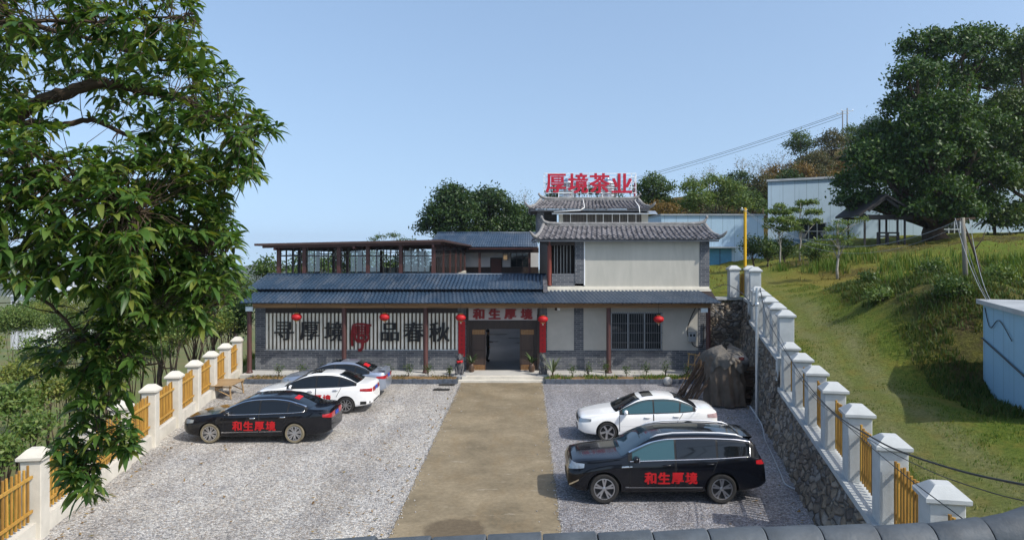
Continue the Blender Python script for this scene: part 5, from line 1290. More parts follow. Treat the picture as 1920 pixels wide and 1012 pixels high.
for u, lab in ((884, 'potted palm in a glazed jar left of the open doorway'), (997, 'potted palm in a glazed jar right of the open doorway')):
    t = thing('potted_plant', lab, 'plant', (at(u, 697, 35.9).x, 35.9, .25), group='potted palms by the door'); mb = MB()
    mb.lathe([(.10, 0), (.15, .06), (.17, .2), (.13, .34), (.10, .40), (.13, .44), (.11, .44), (.09, .40)], n=16); mb.build('jar', mat('brown_glaze', (.09, .055, .035), .25, var=.5, scale=6), t, smooth=True, sharp=50)
    mb = MB(); rosette(mb, (0, 0, .42), 26, .62, .07, g, 1.15, .55); mb.build('foliage', leaf_mat('palm_leaf', [(.012, .035, .010), (.03, .07, .02), (.07, .12, .035)], .15), t)
for u, lab, red in ((863, 'dark stone guardian statue with a red ribbon on a plinth left of the door step', True), (1018, 'dark stone guardian statue on a plinth right of the door step', False)):
    X = at(u, 697, 35.35).x; t = thing('guardian_statue', lab, 'statue', (X, 35.0, .0), group='guardian statues by the door')
    mb = MB(); mb.cbox(-.33, .33, -.28, .28, 0, .26, .02); mb.cbox(-.27, .27, -.22, .22, .26, .32, .015); mb.build('plinth', mat('light_plinth_stone', (.30, .30, .29), .85, grime=.3), t)
    SM = mat('dark_carved_stone', (.065, .065, .068), .6, var=.45, scale=9, bump=.5, bscale=25)
    mb = MB(); mb.lathe([(.20, .32), (.21, .42), (.16, .50), (.18, .62), (.19, .74), (.15, .86), (.12, .93), (.14, 1.0), (.16, 1.08), (.14, 1.18), (.08, 1.26), (.03, 1.3), (0, 1.31)], n=16)
    for sx in (-1, 1): mb.tube([(sx * .15, -.02, .82), (sx * .18, -.10, .62), (sx * .13, -.17, .42), (sx * .13, -.22, .34)], [.06, .06, .05, .06], 8); mb.tube([(sx * .11, .02, 1.16), (sx * .16, .02, 1.24), (sx * .15, 0, 1.28)], [.035, .03, .01], 6)
    mb.tube([(0, -.10, 1.10), (0, -.19, 1.06), (0, -.2, 1.03)], [.07, .055, .03], 8)
    mb.build('figure', SM, t, smooth=True, sharp=60)
    if red:
        mb = MB(); mb.lathe([(.15, .86), (.17, .92), (.14, .98)], n=14); mb.tube([(0, -.17, .93), (-.09, -.21, .96), (-.10, -.2, .88), (0, -.19, .92), (.09, -.21, .96), (.10, -.2, .88), (0, -.18, .92)], .035, 6); mb.build('ribbon', RED_PAPER, t, smooth=True)

# bamboo table by the left fence
bt = thing('bamboo_table', 'low bamboo table standing on the gravel beside the left fence', 'table', (-13.15, 31.2, 0.03)); mb = MB(); rr = random.Random(4)
for i in range(9): y = -.72 + i * .18; mb.box(-.72, .72, y - .085, y + .085, .58 + rr.uniform(-.006, .006), .60 + rr.uniform(-.004, .004))
mb.build('tabletop', BAMBOO, bt); mb = MB()
for sx in (-.62, .62):
    mb.tube([(sx, -.7, .55), (sx, .75, .55)], .03, 7)
for sy in (-.66, .66): mb.tube([(-.7, sy, .50), (.7, sy, .50)], .03, 7)
mb.build('frame', BAMBOO, bt)
for sx in (-.60, .60):
    for sy in (-.64, .64): mb = MB(); mb.tube([(sx, sy, .57), (sx * 1.12, sy * 1.06, 0)], .035, 7); mb.build('leg', BAMBOO, bt)
mb = MB()
for sy in (-.66, .66): mb.tube([(-.63, sy * 1.05, .14), (.2, sy, .48)], .025, 6); mb.tube([(.63, sy * 1.05, .14), (-.1, sy, .48)], .025, 6)
mb.build('brace', BAMBOO, bt)
# blown leaves / rags on the gravel by the driveway
for (u, v, lab) in ((838, 722, 'dark flat rag lying on the gravel left of the driveway end'), (828, 731, 'smaller dark rag lying on the gravel beside the driveway')):
    p = at(u, v, 1350 * CAM_H / (v - 460)); mb = MB(); P = []
    for i in range(9):
        P.append([(p.x + (i / 8 - .5) * .75, p.y + (j / 6 - .5) * .45 * (1 - .5 * abs(i / 8 - .5)), .03 + .05 * abs(noise.noise(Vector((i * .6, j * .7, u))))) for j in range(7)])
    mb.grid(P); tag(mb.build('rag', mat('dark_rag', (.03, .028, .025), .9), smooth=True, org=(p.x, p.y, 0)), lab, 'rag')
# concrete ball
sb = MB(); pr = [(.21 * math.cos(R(a)), .21 + .21 * math.sin(R(a))) for a in range(-85, 91, 10)] + [(0, .42)]; sb.lathe(pr, n=20); p = at(1252, 725, 33.6)
tag(sb.build('stone_ball', CONCRETE, smooth=True, org=None), 'round grey stone ball on the gravel in front of the right planter', 'ball').location = (p.x, 33.6, .01)
# leaning crate
ct = thing('wooden_crate', 'yellowish slatted wooden crate panel leaning at the right end of the planter', 'crate', (8.25, 34.9, .2)); mb = MB(); M_ = Matrix.Rotation(R(-14), 3, 'X') @ Matrix.Rotation(R(8), 3, 'Y'); PW = mat('pallet_wood', (.24, .165, .075), .8, var=.3)
for x in (-.40, -.1, .18, .42): mb.obox(M_ @ Vector((x, 0, .55)), (.055, .04, 1.1), M_)
for z in (.06, .55, 1.05): mb.obox(M_ @ Vector((0, .045, z)), (.95, .035, .07), M_)
mb.build('slats', PW, ct)

# ------------------------------------------------------------ wood pile under tarpaulins
wp = thing('firewood_pile', 'large stack of sticks and timber against the stone wall, mostly under a brown tarpaulin', 'firewood', (8.6, 30.3, 0)); rr = random.Random(9); mb = MB()
for i in range(190):
    z = .05 + rr.random() * 1.6; y = 29.4 + rr.random() * 2.0; x = 8.75 + rr.uniform(-.1, .2); L = rr.uniform(.8, 1.25); a = rr.uniform(-.12, .12)
    mb.tube([(x - L / 2, y - a, z + rr.uniform(-.03, .03)), (x + L / 2, y + a, z + rr.uniform(-.03, .03))], rr.uniform(.025, .055), 6)
for i in range(26):
    y = 29.2 + rr.random() * 2.2; x = 7.25 + rr.uniform(-.15, .15)
    mb.tube([(x - rr.uniform(.2, .75), y - rr.uniform(0, .4), .02), (x + .5, y + .2, rr.uniform(1.2, 2.0))], rr.uniform(.018, .035), 5)
mb.build('sticks', mat('dead_stick', (.085, .055, .035), .9, var=.4, scale=6), wp, world=True)
def cloth(name, lab, corners_fn, nu, nv, m, seed, amp=.075):
    P = []
    for i in range(nu + 1):
        row = []
        for j in range(nv + 1):
            p = corners_fn(i / nu, j / nv); f = .07 * noise.fractal(Vector((p.x * 2.2, p.y * 2.2, p.z * 1.2 + seed)), 1, 2, 4) + amp * (1 - 2 * abs(noise.noise(Vector((p.x * 4.5 + p.y * 2, p.y * 5 - p.x, p.z * 2.5 + seed)))))
            row.append((p.x + f, p.y - abs(f) * .6, p.z + f * .8))
        P.append(row)
    mb = MB(); mb.grid(P); o = mb.build(name, m, smooth=True, org=(8.5, 29.6, 0)); return tag(o, lab, 'tarpaulin')
TARP = mat('brown_tarp', (.105, .080, .058), .75, var=.3, scale=2, bump=.5, bscale=9, dist=.03, grime=.4); TARP2 = mat('grey_tarp', (.095, .086, .072), .65, var=.3, scale=3, bump=.7, bscale=7, dist=.04)
def mound_pt(a, t, grow=0):
    'covered heap: a = plan angle in degrees (270 faces the lot), t = 0 at the ground to 1 at the crown'
    cx, cy = 8.28, 30.15; r = (1.0 - .22 * t ** 1.2) if t < .78 else (1.0 - .22 * t ** 1.2) * math.sqrt(max(0, 1 - ((t - .78) / .225) ** 2))
    z = 2.38 * (t if t < .78 else .78 + (t - .78) * .75); q = R(a)
    fold = (.055 * math.sin(q * 11 + 2.2 * math.sin(t * 3)) + .035 * math.sin(q * 23 + t * 4)) * (1.1 - t)
    return Vector((cx + (1.02 * r + fold + grow) * math.cos(q), cy + (1.35 * r + fold + grow) * math.sin(q), z + .10 * math.sin(q * 2 + .6) * t))
cloth('tarpaulin', 'brown tarpaulin hanging in folds over the front of the wood pile', lambda u, v: mound_pt(196 + u * 122 + (1 - v) * (u - .5) * -12, .03 + v * .82), 70, 40, TARP, 2.0, .02)
def drape_top(u, v):
    a = 150 + u * 250; e = .64 + .07 * math.sin(u * 17) + .05 * math.sin(u * 41); return mound_pt(a, min(1, e + (1 - e) * v), .05 * (1 - v)) + Vector((0, 0, .03))
cloth('tarpaulin', 'crumpled grey tarpaulin spread over the top of the wood pile', drape_top, 80, 26, TARP2, 5.0, .045)
sk = thing('cement_sack', 'stuffed grey woven sack on top of the wood pile beside the metal pole', 'sack', (8.75, 29.45, 1.62)); vs = []
mb = MB(); n = 14
for i in range(11):
    t = i / 10 * 2 - 1
    for kk in range(n):
        a = 2 * math.pi * kk / n; q = (1 - abs(t) ** 3.2) ** .5; vs.append((.42 * t, .26 * q * math.cos(a), .22 + .21 * q * math.sin(a) + .03 * math.sin(7 * t + 3 * a)))
mb.add(vs, [(i * n + kk, i * n + (kk + 1) % n, i * n + n + (kk + 1) % n, i * n + n + kk) for i in range(10) for kk in range(n)] + [tuple(range(n)), tuple(range(10 * n, 11 * n))]); mb.build('sack_body', mat('grey_sack', (.12, .12, .12), .8, var=.2, bump=.3), sk, smooth=True)
mb = MB(); mb.box(-.1, .12, -.266, -.255, .28, .40); mb.build('printed_patch', mat('maroon_print', (.10, .02, .02), .8), sk)

# ------------------------------------------------------------ poles and wires
mp_ = thing('metal_pole', 'grey galvanised pole standing at the foot of the stone wall beside the wood pile', 'pole', (8.62, 26.8, 0)); mb = MB(); mb.lathe([(.065, 0), (.062, 4.6), (.05, 4.97), (.0, 4.98)], n=12); mb.build('shaft', PALE_METAL, mp_, smooth=True, sharp=40)
mb = MB(); mb.lathe([(.075, 4.3), (.085, 4.32), (.085, 4.4), (.07, 4.42)], n=12); mb.box(-.16, .16, -.02, .02, 4.80, 4.86); mb.lathe([(.03, 0), (.045, .03), (.03, .07), (.04, .1), (0, .12)], (.13, 0, 4.86), 8); mb.lathe([(.03, 0), (.045, .03), (.03, .07), (.04, .1), (0, .12)], (-.13, 0, 4.86), 8); mb.build('insulator_bracket', PALE_METAL, mp_, smooth=True, sharp=40)
YP = at(1397, 497, 38.6); yz = hz(YP.x, YP.y); yp = thing('yellow_pole', 'bright yellow pole behind the corner of the right picket fence', 'pole', (YP.x, YP.y, yz)); ytop = at(1399, 390, 38.6).z - yz
mb = MB(); mb.lathe([(.085, -.2), (.08, ytop), (.0, ytop + .02)], n=12); mb.build('shaft', mat('yellow_paint', (.62, .36, .01), .45, var=.08), yp, smooth=True, sharp=40); mb = MB(); mb.box(-.2, .14, -.02, .02, ytop - .12, ytop - .07); mb.lathe([(.04, 0), (.05, .05), (.02, .1)], (-.17, 0, ytop - .07), 8); mb.build('bracket', PALE_METAL, yp)
WPp = at(1811, 583, 28.0); wpz = hz(WPp.x, WPp.y); wp2 = thing('timber_pole', 'grey weathered timber pole on the slope above the blue shed', 'pole', (WPp.x, WPp.y, wpz)); wt = at(1803, 408, 28.0).z - wpz
mb = MB(); mb.tube([(0, 0, -.3), (-.06, 0, wt * .5), (-.12, 0, wt)], [.095, .085, .07], 10); mb.build('shaft', mat('weathered_pole', (.20, .185, .15), .9, var=.3, stretch=(4, 4, .4)), wp2, smooth=True); mb = MB(); mb.bar((-.45, 0, wt - .08), (.35, 0, wt - .02), .06, .08); mb.build('cross_arm', BARK, wp2)
WT = Vector(wp2.location) + Vector((-.12, 0, wt - .02)); YT = Vector(yp.location) + Vector((-.17, 0, ytop)); PT = Vector(mp_.location) + Vector((.12, 0, 4.95))
dp = thing('dead_sapling', 'thin bare leaning trunk on the slope right of the timber pole', 'tree', at(1843, 528, 30.5)); mb = MB(); q = [at(u, v, 30.5) - Vector(dp.location) for u, v in ((1843, 528), (1836, 500), (1826, 470), (1815, 440), (1806, 415))]; mb.tube(q, [.07, .06, .05, .04, .02], 7); mb.tube([q[2], q[2] + Vector((.5, .2, .5)), q[2] + Vector((.7, .2, 1.1))], [.03, .02, .008], 5); mb.build('trunk', BARK, dp, smooth=True)
WIRE = mat('grey_wire', (.10, .105, .11), .6); WIREL = mat('pale_wire', (.24, .26, .27), .6)
wt2 = lambda a, b, sag, n=5: [a.lerp(b, i / n) - Vector((0, 0, sag * 4 * (i / n) * (1 - i / n))) for i in range(n + 1)]
cable('overhead_wire', wt2(YT, WT, 1.55, 14), .011, WIREL, 'pale wire sagging from the yellow pole to the timber pole')
cable('overhead_wire', wt2(YT + Vector((.1, 0, -.12)), WT + Vector((.2, 0, -.1)), 1.75, 14), .007, WIREL, 'thin second wire sagging just below the pale wire from the yellow pole')
SHA = at(1856, 572, 22.0)
for i, (dx, lab) in enumerate(((-.3, 'pale wire running down from the timber pole to the blue shed corner'), (-.1, 'grey wire running down beside the pale one from the timber pole to the shed'), (.25, 'third wire from the timber pole right arm down to the shed'))):
    cable('service_wire', wt2(WT + Vector((dx, 0, 0)), SHA + Vector((.12 * i, .1 * i, 0)), .35 + .1 * i), .010, WIREL if i != 1 else WIRE, lab)
cable('overhead_cable', [PT, at(1440, 600, 24.5), at(1500, 700, 19), at(1560, 770, 15.5), at(1640, 822, 12), at(1700, 850, 10.2), at(1800, 882, 8.4), at(1920, 908, 7.0), at(2060, 930, 5.8)], .013, BLACKMETAL, 'thick black twisted cable from the metal pole across the right fence')
cable('overhead_cable', [PT + Vector((0, 0, -.1)), at(1500, 707, 19), at(1570, 782, 15.2), at(1650, 835, 12), at(1750, 885, 9.6), at(1850, 920, 7.8), at(1920, 938, 7.0), at(2050, 965, 6)], .006, BLACKMETAL, 'thinner black cable just under the thick one across the right fence')
cable('overhead_cable', [PT + Vector((-.1, 0, -.3)), at(1450, 640, 23), at(1510, 722, 18), at(1600, 808, 13), at(1700, 893, 9.5), at(1800, 968, 7.4), at(1880, 1030, 6.2)], .006, BLACKMETAL, 'lowest black cable passing in front of the nearest right pillar')
cable('pole_cable', [PT + Vector((-.1, 0, -.2)), Vector((8.85, 28, 4.2)), Vector((9.1, 30, 4.5)), Vector((9.5, 34, 4.7)), Vector((9.4, 36, 4.4))], .016, BLACKMETAL, 'black cable from the metal pole back to the house corner')
cable('hose', [(8.05, 25.8, .8), (8.2, 25.0, .35), (8.05, 24.2, .05), (7.7, 22.5, .05), (7.3, 20.6, .05), (7.1, 19.6, .05), (7.35, 18.9, .05), (7.25, 18.3, .12)], .018, PALE_METAL, 'thin grey hose lying along the foot of the stone wall')

# ------------------------------------------------------------ person half hidden behind the left door leaf
def skin_person(loc, face, label):
    J = {'pel': (0, 0, .92, .13, .10), 'sp': (0, .0, 1.12, .125, .09), 'ch': (0, .0, 1.32, .155, .10), 'nk': (0, -.01, 1.47, .055, .055), 'hd': (0, -.025, 1.56, .075, .085), 'hd2': (0, -.02, 1.66, .075, .09), 'hd3': (0, -.01, 1.73, .05, .06),
         'hr': (.09, 0, .88, .09, .09), 'kr': (.13, -.06, .48, .06, .06), 'ar': (.20, .02, .09, .045, .045), 'tr': (.21, -.14, .04, .04, .03),
         'hl': (-.09, 0, .88, .09, .09), 'kl': (-.10, .03, .48, .06, .06), 'al': (-.11, .10, .09, .045, .045), 'tl': (-.12, -.06, .04, .04, .03),
         'sr': (.19, 0, 1.38, .06, .06), 'er': (.27, -.02, 1.12, .045, .045), 'wr': (.24, -.20, 1.02, .03, .03), 'mr': (.23, -.27, 1.02, .035, .022),
         'sl': (-.19, 0, 1.38, .06, .06), 'el': (-.25, .03, 1.12, .045, .045), 'wl': (-.25, -.04, .90, .03, .03), 'ml': (-.25, -.06, .83, .022, .035)}
    E_ = [('pel', 'sp'), ('sp', 'ch'), ('ch', 'nk'), ('nk', 'hd'), ('hd', 'hd2'), ('hd2', 'hd3'), ('pel', 'hr'), ('hr', 'kr'), ('kr', 'ar'), ('ar', 'tr'), ('pel', 'hl'), ('hl', 'kl'), ('kl', 'al'), ('al', 'tl'), ('ch', 'sr'), ('sr', 'er'), ('er', 'wr'), ('wr', 'mr'), ('ch', 'sl'), ('sl', 'el'), ('el', 'wl'), ('wl', 'ml')]
    for sd in ('r', 'l'):
        m = Vector(J['m' + sd][:3]); dn = (m - Vector(J['w' + sd][:3])).normalized(); sv = Vector((1, 0, 0)).cross(dn).normalized() if sd == 'l' else Vector((1, 0, 0))
        for f in range(4):
            q = m + sv * (.03 - .02 * f) + dn * .02; J[f'f{sd}{f}'] = (*q, .009, .009); e = q + dn * (.045 + .008 * (f in (1, 2))) + Vector((0, 0, -.008)); J[f'g{sd}{f}'] = (*e, .008, .008); E_ += [('m' + sd, f'f{sd}{f}'), (f'f{sd}{f}', f'g{sd}{f}')]
        q = m + sv * .05 - dn * .02; J['t' + sd + 'h'] = (*q, .011, .011); E_.append(('m' + sd, 't' + sd + 'h'))
    K = list(J); me = bpy.data.meshes.new('person'); me.from_pydata([J[q][:3] for q in K], [(K.index(a), K.index(b)) for a, b in E_], [])
    o = bpy.data.objects.new('person', me); COL.objects.link(o); md = o.modifiers.new('s', 'SKIN'); md.use_smooth_shade = True; sv_ = me.skin_vertices[0].data
    for i, q in enumerate(K): sv_[i].radius = J[q][3:]; sv_[i].use_root = (q == 'pel')
    o.modifiers.new('u', 'SUBSURF').levels = 1; dg = bpy.context.evaluated_depsgraph_get(); dg.update(); m2 = bpy.data.meshes.new_from_object(o.evaluated_get(dg)); o.modifiers.clear(); o.data = m2; m2.name = 'person'; bpy.data.meshes.remove(me)
    for mm in (mat('dark_clothes', (.012, .013, .016), .8), mat('skin', (.33, .19, .13), .55), mat('dark_trousers', (.010, .010, .012), .8)): m2.materials.append(mm)
    for p in m2.polygons:
        c = p.center; p.material_index = 1 if (c.z > 1.47 or (abs(c.x) > .2 and c.z < 1.04 and c.z > .75 and (c.y < -.15 or c.z < .9) and abs(c.x) > .21)) else (2 if c.z < .95 and abs(c.x) < .25 else 0)
    m2.polygons.foreach_set('use_smooth', [True] * len(m2.polygons))
    o.location = loc; o.rotation_euler = (0, 0, face); tag(o, label, 'person')
    mb = MB(); mb.lathe([(.085, 1.62), (.098, 1.68), (.085, 1.75), (.04, 1.785), (0, 1.79)], (0, .012, 0), 14); mb.build('hair', mat('black_hair', (.008, .007, .007), .5), o, smooth=True)
    mb = MB(); mb.lathe([(.0, -.015), (.014, 0), (.012, .014), (0, .022)], (0, -.105, 1.615), 8)
    mb.build('nose', mat('skin_nose', (.33, .19, .13), .55), o, smooth=True)
    mb = MB()
    for sx in (-.032, .032): mb.lathe([(0, -.008), (.012, 0), (0, .008)], (sx, -.098, 1.645), 8)
    mb.box(-.022, .022, -.101, -.094, 1.568, 1.576); mb.build('face_features', mat('dark_features', (.03, .015, .012), .5), o)
skin_person((-2.05, 39.4, .2), R(100), 'person in dark clothes standing in the courtyard, half hidden by the left door leaf')

# ------------------------------------------------------------ foreground: ridge of the gate roof under the camera
gt = thing('gate_roof', 'grey tiled ridge of the gate roof across the bottom of the foreground', 'roof', (1.5, 3.9, 4.7))
RP = [(-2.6, 1035), (500, 1022), (640, 1013), (735, 1008), (900, 1004), (1050, 1002), (1200, 998), (1400, 990), (1500, 988), (1650, 985), (1750, 981), (1830, 974), (1900, 962), (1960, 944), (2010, 920)]
SLATE = mat('blue_grey_ridge_tile', (.065, .077, .088), .6, var=.25, scale=7, bump=.35, bscale=30, grime=.35)
pts = [at(u, v, 3.9) - Vector((0, 0, .115)) for u, v in RP[1:]]
Q = []
for i in range(len(pts) - 1):
    for j in range(12): Q.append(pts[i].lerp(pts[i + 1], j / 12))
Q.append(pts[-1]); Ls = [0]
for a, b in zip(Q, Q[1:]): Ls.append(Ls[-1] + (b - a).length)
def on(s_):
    i = min(max(int(np.searchsorted(Ls, s_)) - 1, 0), len(Q) - 2); t = (s_ - Ls[i]) / (Ls[i + 1] - Ls[i]); return Q[i].lerp(Q[i + 1], t)
s_ = 0; rr = random.Random(2)
first = True
while s_ < Ls[-1] - .05:
    e = min(s_ + .296, Ls[-1]); mb = MB(); j = rr.uniform(-.004, .004)
    pp = [on(s_ + (e - s_) * q) + Vector((0, j, j)) for q in (.0, .03, .5, .955, .985)]
    mb.tube(pp, [.108, .112, .116, .120, .112], 22); mb.build('ridge_tile', SLATE, gt, smooth=True, sharp=40, world=True); s_ += .300
mb = MB(); a, b = Vector((-2.2, 3.9, 4.80)), Vector((4.2, 3.9, 4.80)); tile_roof(mb, (-2.0, 2.2, 3.9), (4.2, 2.2, 3.9), (-2.0, 3.87, 4.76), (3.0, 3.87, 4.82), .25, 6, .06, .02, 'barrel', 8); mb.build('rear_slope', GREY_TILE, gt, smooth=True, sharp=45, world=True)
mb = MB(); tile_roof(mb, (4.2, 4.9, 4.2), (-2.0, 4.9, 4.2), (3.0, 3.93, 4.80), (-2.0, 3.93, 4.74), .25, 4, .05, .02, 'barrel', 8); mb.build('front_slope', GREY_TILE, gt, smooth=True, sharp=45, world=True)
for x in (-1.7, 3.7): B('pier', BRICK, gt, (x - .3, x + .3, 3.6, 4.2, 0, 4.45))

# ------------------------------------------------------------ sheds, warehouse, pavilion
def panel_mat(name, col, pitch=1.0, rough=.45):
    k = NT(name); k.set(rough, 0, .4); _v = k.coord('Object')
    t = k.n('ShaderNodeTexCoord'); s = k.n('ShaderNodeSeparateXYZ'); k.l(t.outputs['Object'], s.inputs[0])
    f = k.math('FRACT', k.math('MULTIPLY', k.math('ADD', s.outputs[0], s.outputs[1]), 1 / pitch)); seam = k.ramp(f, [(.0, (.45, .45, .45)), (.03, (1, 1, 1)), (.97, (1, 1, 1)), (1, (.45, .45, .45))])
    c = k.mix(k.noise(_v, .35, 5, .6), mul(col, .9), mul(col, 1.08)); c = k.mix(1.0, c, seam, 'MULTIPLY')
    st = k.noise(k.coord('Object', (2.2, 2.2, .25)), 1.2, 6, .75)
    c = k.mix(k.ramp(st, [(.55, (0, 0, 0)), (.75, (.5, .5, .5))]), c, mul(col, .55)); k.color(c); return k.m
BLUEWALL = panel_mat('pale_blue_sandwich_panel', (.33, .46, .57)); TEALDOOR = mat('blue_steel_door', (.06, .22, .36), .5, var=.15, scale=3, grime=.2)
WHITEPANEL = panel_mat('white_blue_panel', (.36, .47, .56), 1.15)
SHED = panel_mat('light_blue_panel', (.26, .45, .60), 1.2)
# near shed at the right edge
sh = thing('site_shed', 'pale blue panel shed with flat grey roof at the right edge below the slope', 'building', (15.2, 19.5, 2.0))
A_, B_ = Vector((14.5, 22.8, 0)), Vector((12.75, 17.6, 0)); ud = (B_ - A_).normalized(); nd = Vector((-ud.y, ud.x, 0)) * (1 if (Vector((-ud.y, ud.x, 0))).x > 0 else -1)
W1, W2 = A_ + nd * 5, B_ + nd * 5
mb = MB(); c = [A_, B_, W2, W1]; mb.add([(p.x, p.y, 1.2) for p in c] + [(p.x, p.y, 4.70) for p in c], [(0, 1, 5, 4), (1, 2, 6, 5), (2, 3, 7, 6), (3, 0, 4, 7), (4, 5, 6, 7)]); mb.build('wall', SHED, sh, world=True)
o_ = .16; c2 = [A_ - ud * o_ - nd * o_, B_ + ud * o_ - nd * o_, W2 + ud * o_ + nd * o_, W1 - ud * o_ + nd * o_]
mb = MB(); mb.add([(p.x, p.y, 4.705) for p in c2] + [(p.x, p.y, 4.84) for p in c2], [(3, 2, 1, 0), (4, 5, 6, 7), (0, 1, 5, 4), (1, 2, 6, 5), (2, 3, 7, 6), (3, 0, 4, 7)]); mb.build('roof', mat('grey_roof_sheet', (.33, .35, .36), .6, var=.15, grime=.25), sh, world=True)
cable('shed_cable', [A_ - nd * .03 + Vector((0, 0, 4.6)) + ud * .3, A_ - nd * .04 + Vector((0, 0, 4.05)) + ud * .9, A_ - nd * .04 + Vector((0, 0, 4.35)) + ud * 1.8, A_ - nd * .05 + Vector((0, 0, 3.9)) + ud * 3.0], .014, BLACKMETAL, 'thin black cable drooping in loops under the shed roof')
cable('shed_cable', [A_ - nd * .04 + Vector((0, 0, 3.62)), A_ - nd * .05 + Vector((0, 0, 3.42)) + ud * 1.6, A_ - nd * .05 + Vector((0, 0, 3.18)) + ud * 3.4, A_ - nd * .06 + Vector((0, 0, 2.95)) + ud * 5.2], .025, BLACKMETAL, 'thick black cable slanting down across the shed wall')
# warehouse
wh = thing('warehouse', 'tall pale blue panel warehouse on the terrace behind the big dark tree', 'building', (40, 70, 6.5))
x0 = at(1440, 0, 70).x; x1 = at(2300, 0, 70).x
mb = MB(); zl, zr = at(0, 341, 70).z, at(0, 318, 70).z
mb.add([(x0, 70, 4), (x1, 70, 4), (x1, 70, zr + 1.0), (x0, 70, zl), (x0 + 2, 76, 4), (x1, 76, 4), (x1, 76, zr + 1.0), (x0 + 2, 76, zl)], [(0, 1, 2, 3), (1, 5, 6, 2), (5, 4, 7, 6), (4, 0, 3, 7), (3, 2, 6, 7)]); mb.build('wall', WHITEPANEL, wh, world=True)
mb = MB(); mb.add([(x0 - .2, 69.8, zl), (x1, 69.8, zr + 1.0), (x1, 76, zr + 1.0), (x0 + 1.9, 76, zl), (x0 - .2, 69.8, zl + .2), (x1, 69.8, zr + 1.2), (x1, 76, zr + 1.2), (x0 + 1.9, 76, zl + .2)], [(3, 2, 1, 0), (4, 5, 6, 7), (0, 1, 5, 4), (1, 2, 6, 5), (2, 3, 7, 6), (3, 0, 4, 7)]); mb.build('roof_edge', mat('grey_roof_trim', (.30, .33, .36), .6), wh, world=True)
def wh_window(u0, u1, v0, v1):
    a, b = at(u0, v1, 69.9), at(u1, v0, 69.9); w = MB().box(a.x, b.x, 69.93, 69.98, a.z, b.z).build('window', DARKPANE, wh, world=True); mb = MB()
    for i in range(4): x = a.x + (b.x - a.x) * i / 3; mb.box(x - .05, x + .05, 69.86, 69.925, a.z, b.z)
    for z in (a.z, (a.z + b.z) / 2, b.z): mb.box(a.x - .05, b.x + .05, 69.83, 69.858, z - .05, z + .05)
    mb.build('window_bars', PALE_METAL, w, world=True)
wh_window(1500, 1548, 418, 449); wh_window(1768, 1800, 412, 448)
a, b = at(1500, 458, 69.9), at(1600, 450, 69.9)
B('base_band', mat('blue_base_band', (.12, .2, .28), .7, var=.15), wh, (x0 + .02, x1, 69.90, 69.99, 4, at(0, 449, 70).z))
lw = thing('low_shed', 'lower pale blue panel building with a blue door left of the warehouse', 'building', (15, 62, 4.5)); lx0, lx1 = at(1240, 0, 62).x, at(1432, 0, 62).x; lz = at(0, 404, 62).z
B('wall', BLUEWALL, lw, (lx0, lx1, 62, 69.7, 3.2, lz)); B('roof_edge', mat('grey_trim', (.28, .31, .34), .6), lw, (lx0 - .1, lx1 + .1, 61.85, 69.7, lz + .003, lz + .12)); B('base_band', mat('blue_base_band', (.12, .2, .28), .7), lw, (lx0, lx1 + .01, 61.95, 61.995, 3.2, at(0, 500, 62).z))
a, b = at(1328, 503, 61.9), at(1372, 466, 61.9); d_ = B('door', TEALDOOR, lw, (a.x, b.x, 61.92, 61.97, a.z, b.z)); B('door_seam', PLASTIC, d_, ((a.x + b.x) / 2 - .02, (a.x + b.x) / 2 + .02, 61.905, 61.918, a.z, b.z)); B('canopy', PALE_METAL, lw, (a.x - .3, b.x + .4, 61.2, 61.97, b.z + .06, b.z + .16))
# pavilion
pv = thing('pavilion', 'small dark timber pavilion with gabled roof and bench rail in front of the warehouse', 'pavilion', at(1645, 452, 56)); PB = Vector(pv.location); PB.z = hz(PB.x, 56)
PVW = mat('charred_timber', (.020, .018, .018), .7, var=.3); hw_ = 1.62; 
for x in (-1.55, .95, 1.5):
    for y in (-1.2, 1.6): MB().box(x - .06, x + .06, y - .06, y + .06, -.4, 2.1).build('post', PVW, pv)
mb = MB(); e0 = at(0, 408, 56).z - pv.location.z; rz_ = at(0, 371, 56).z - pv.location.z; rx_ = at(1640, 0, 56).x - PB.x; L0, L1 = at(1590, 0, 56).x - PB.x, at(1703, 0, 56).x - PB.x
for (xe, ze) in ((L0, e0), (L1, e0)):
    mb.add([(xe, -1.9, ze), (rx_, -1.9, rz_), (rx_, 2.3, rz_), (xe, 2.3, ze), (xe, -1.9, ze + .16), (rx_, -1.9, rz_ + .18), (rx_, 2.3, rz_ + .18), (xe, 2.3, ze + .16)], [(0, 1, 2, 3), (7, 6, 5, 4), (0, 4, 5, 1), (1, 5, 6, 2), (2, 6, 7, 3), (3, 7, 4, 0)])
mb.build('roof', PVW, pv); mb = MB(); mb.bar((L0 + .3, -1.2, e0 - .02), (L1 - .3, -1.2, e0 - .02), .14, .38); mb.build('tie_beam', PVW, pv); MB().bar((L0 + .3, 1.6, e0 - .02), (L1 - .3, 1.6, e0 - .02), .14, .18).build('tie_beam', PVW, pv); mb = MB()
for s in (-1, 1): mb.bar((rx_, -1.7, rz_ - .1), (rx_ + s * 1.3, -1.7, e0 + .45), .12, .2)
mb.build('gable_strut', PVW, pv); mb = MB()
for z in (.35, .62): mb.bar((-.6, -1.25, z), (1.0, -1.25, z), .08, .12)
for x in (-.6, .2, 1.0): mb.box(x - .05, x + .05, -1.3, -1.2, -.3, .66)
mb.build('bench_rail', PVW, pv)
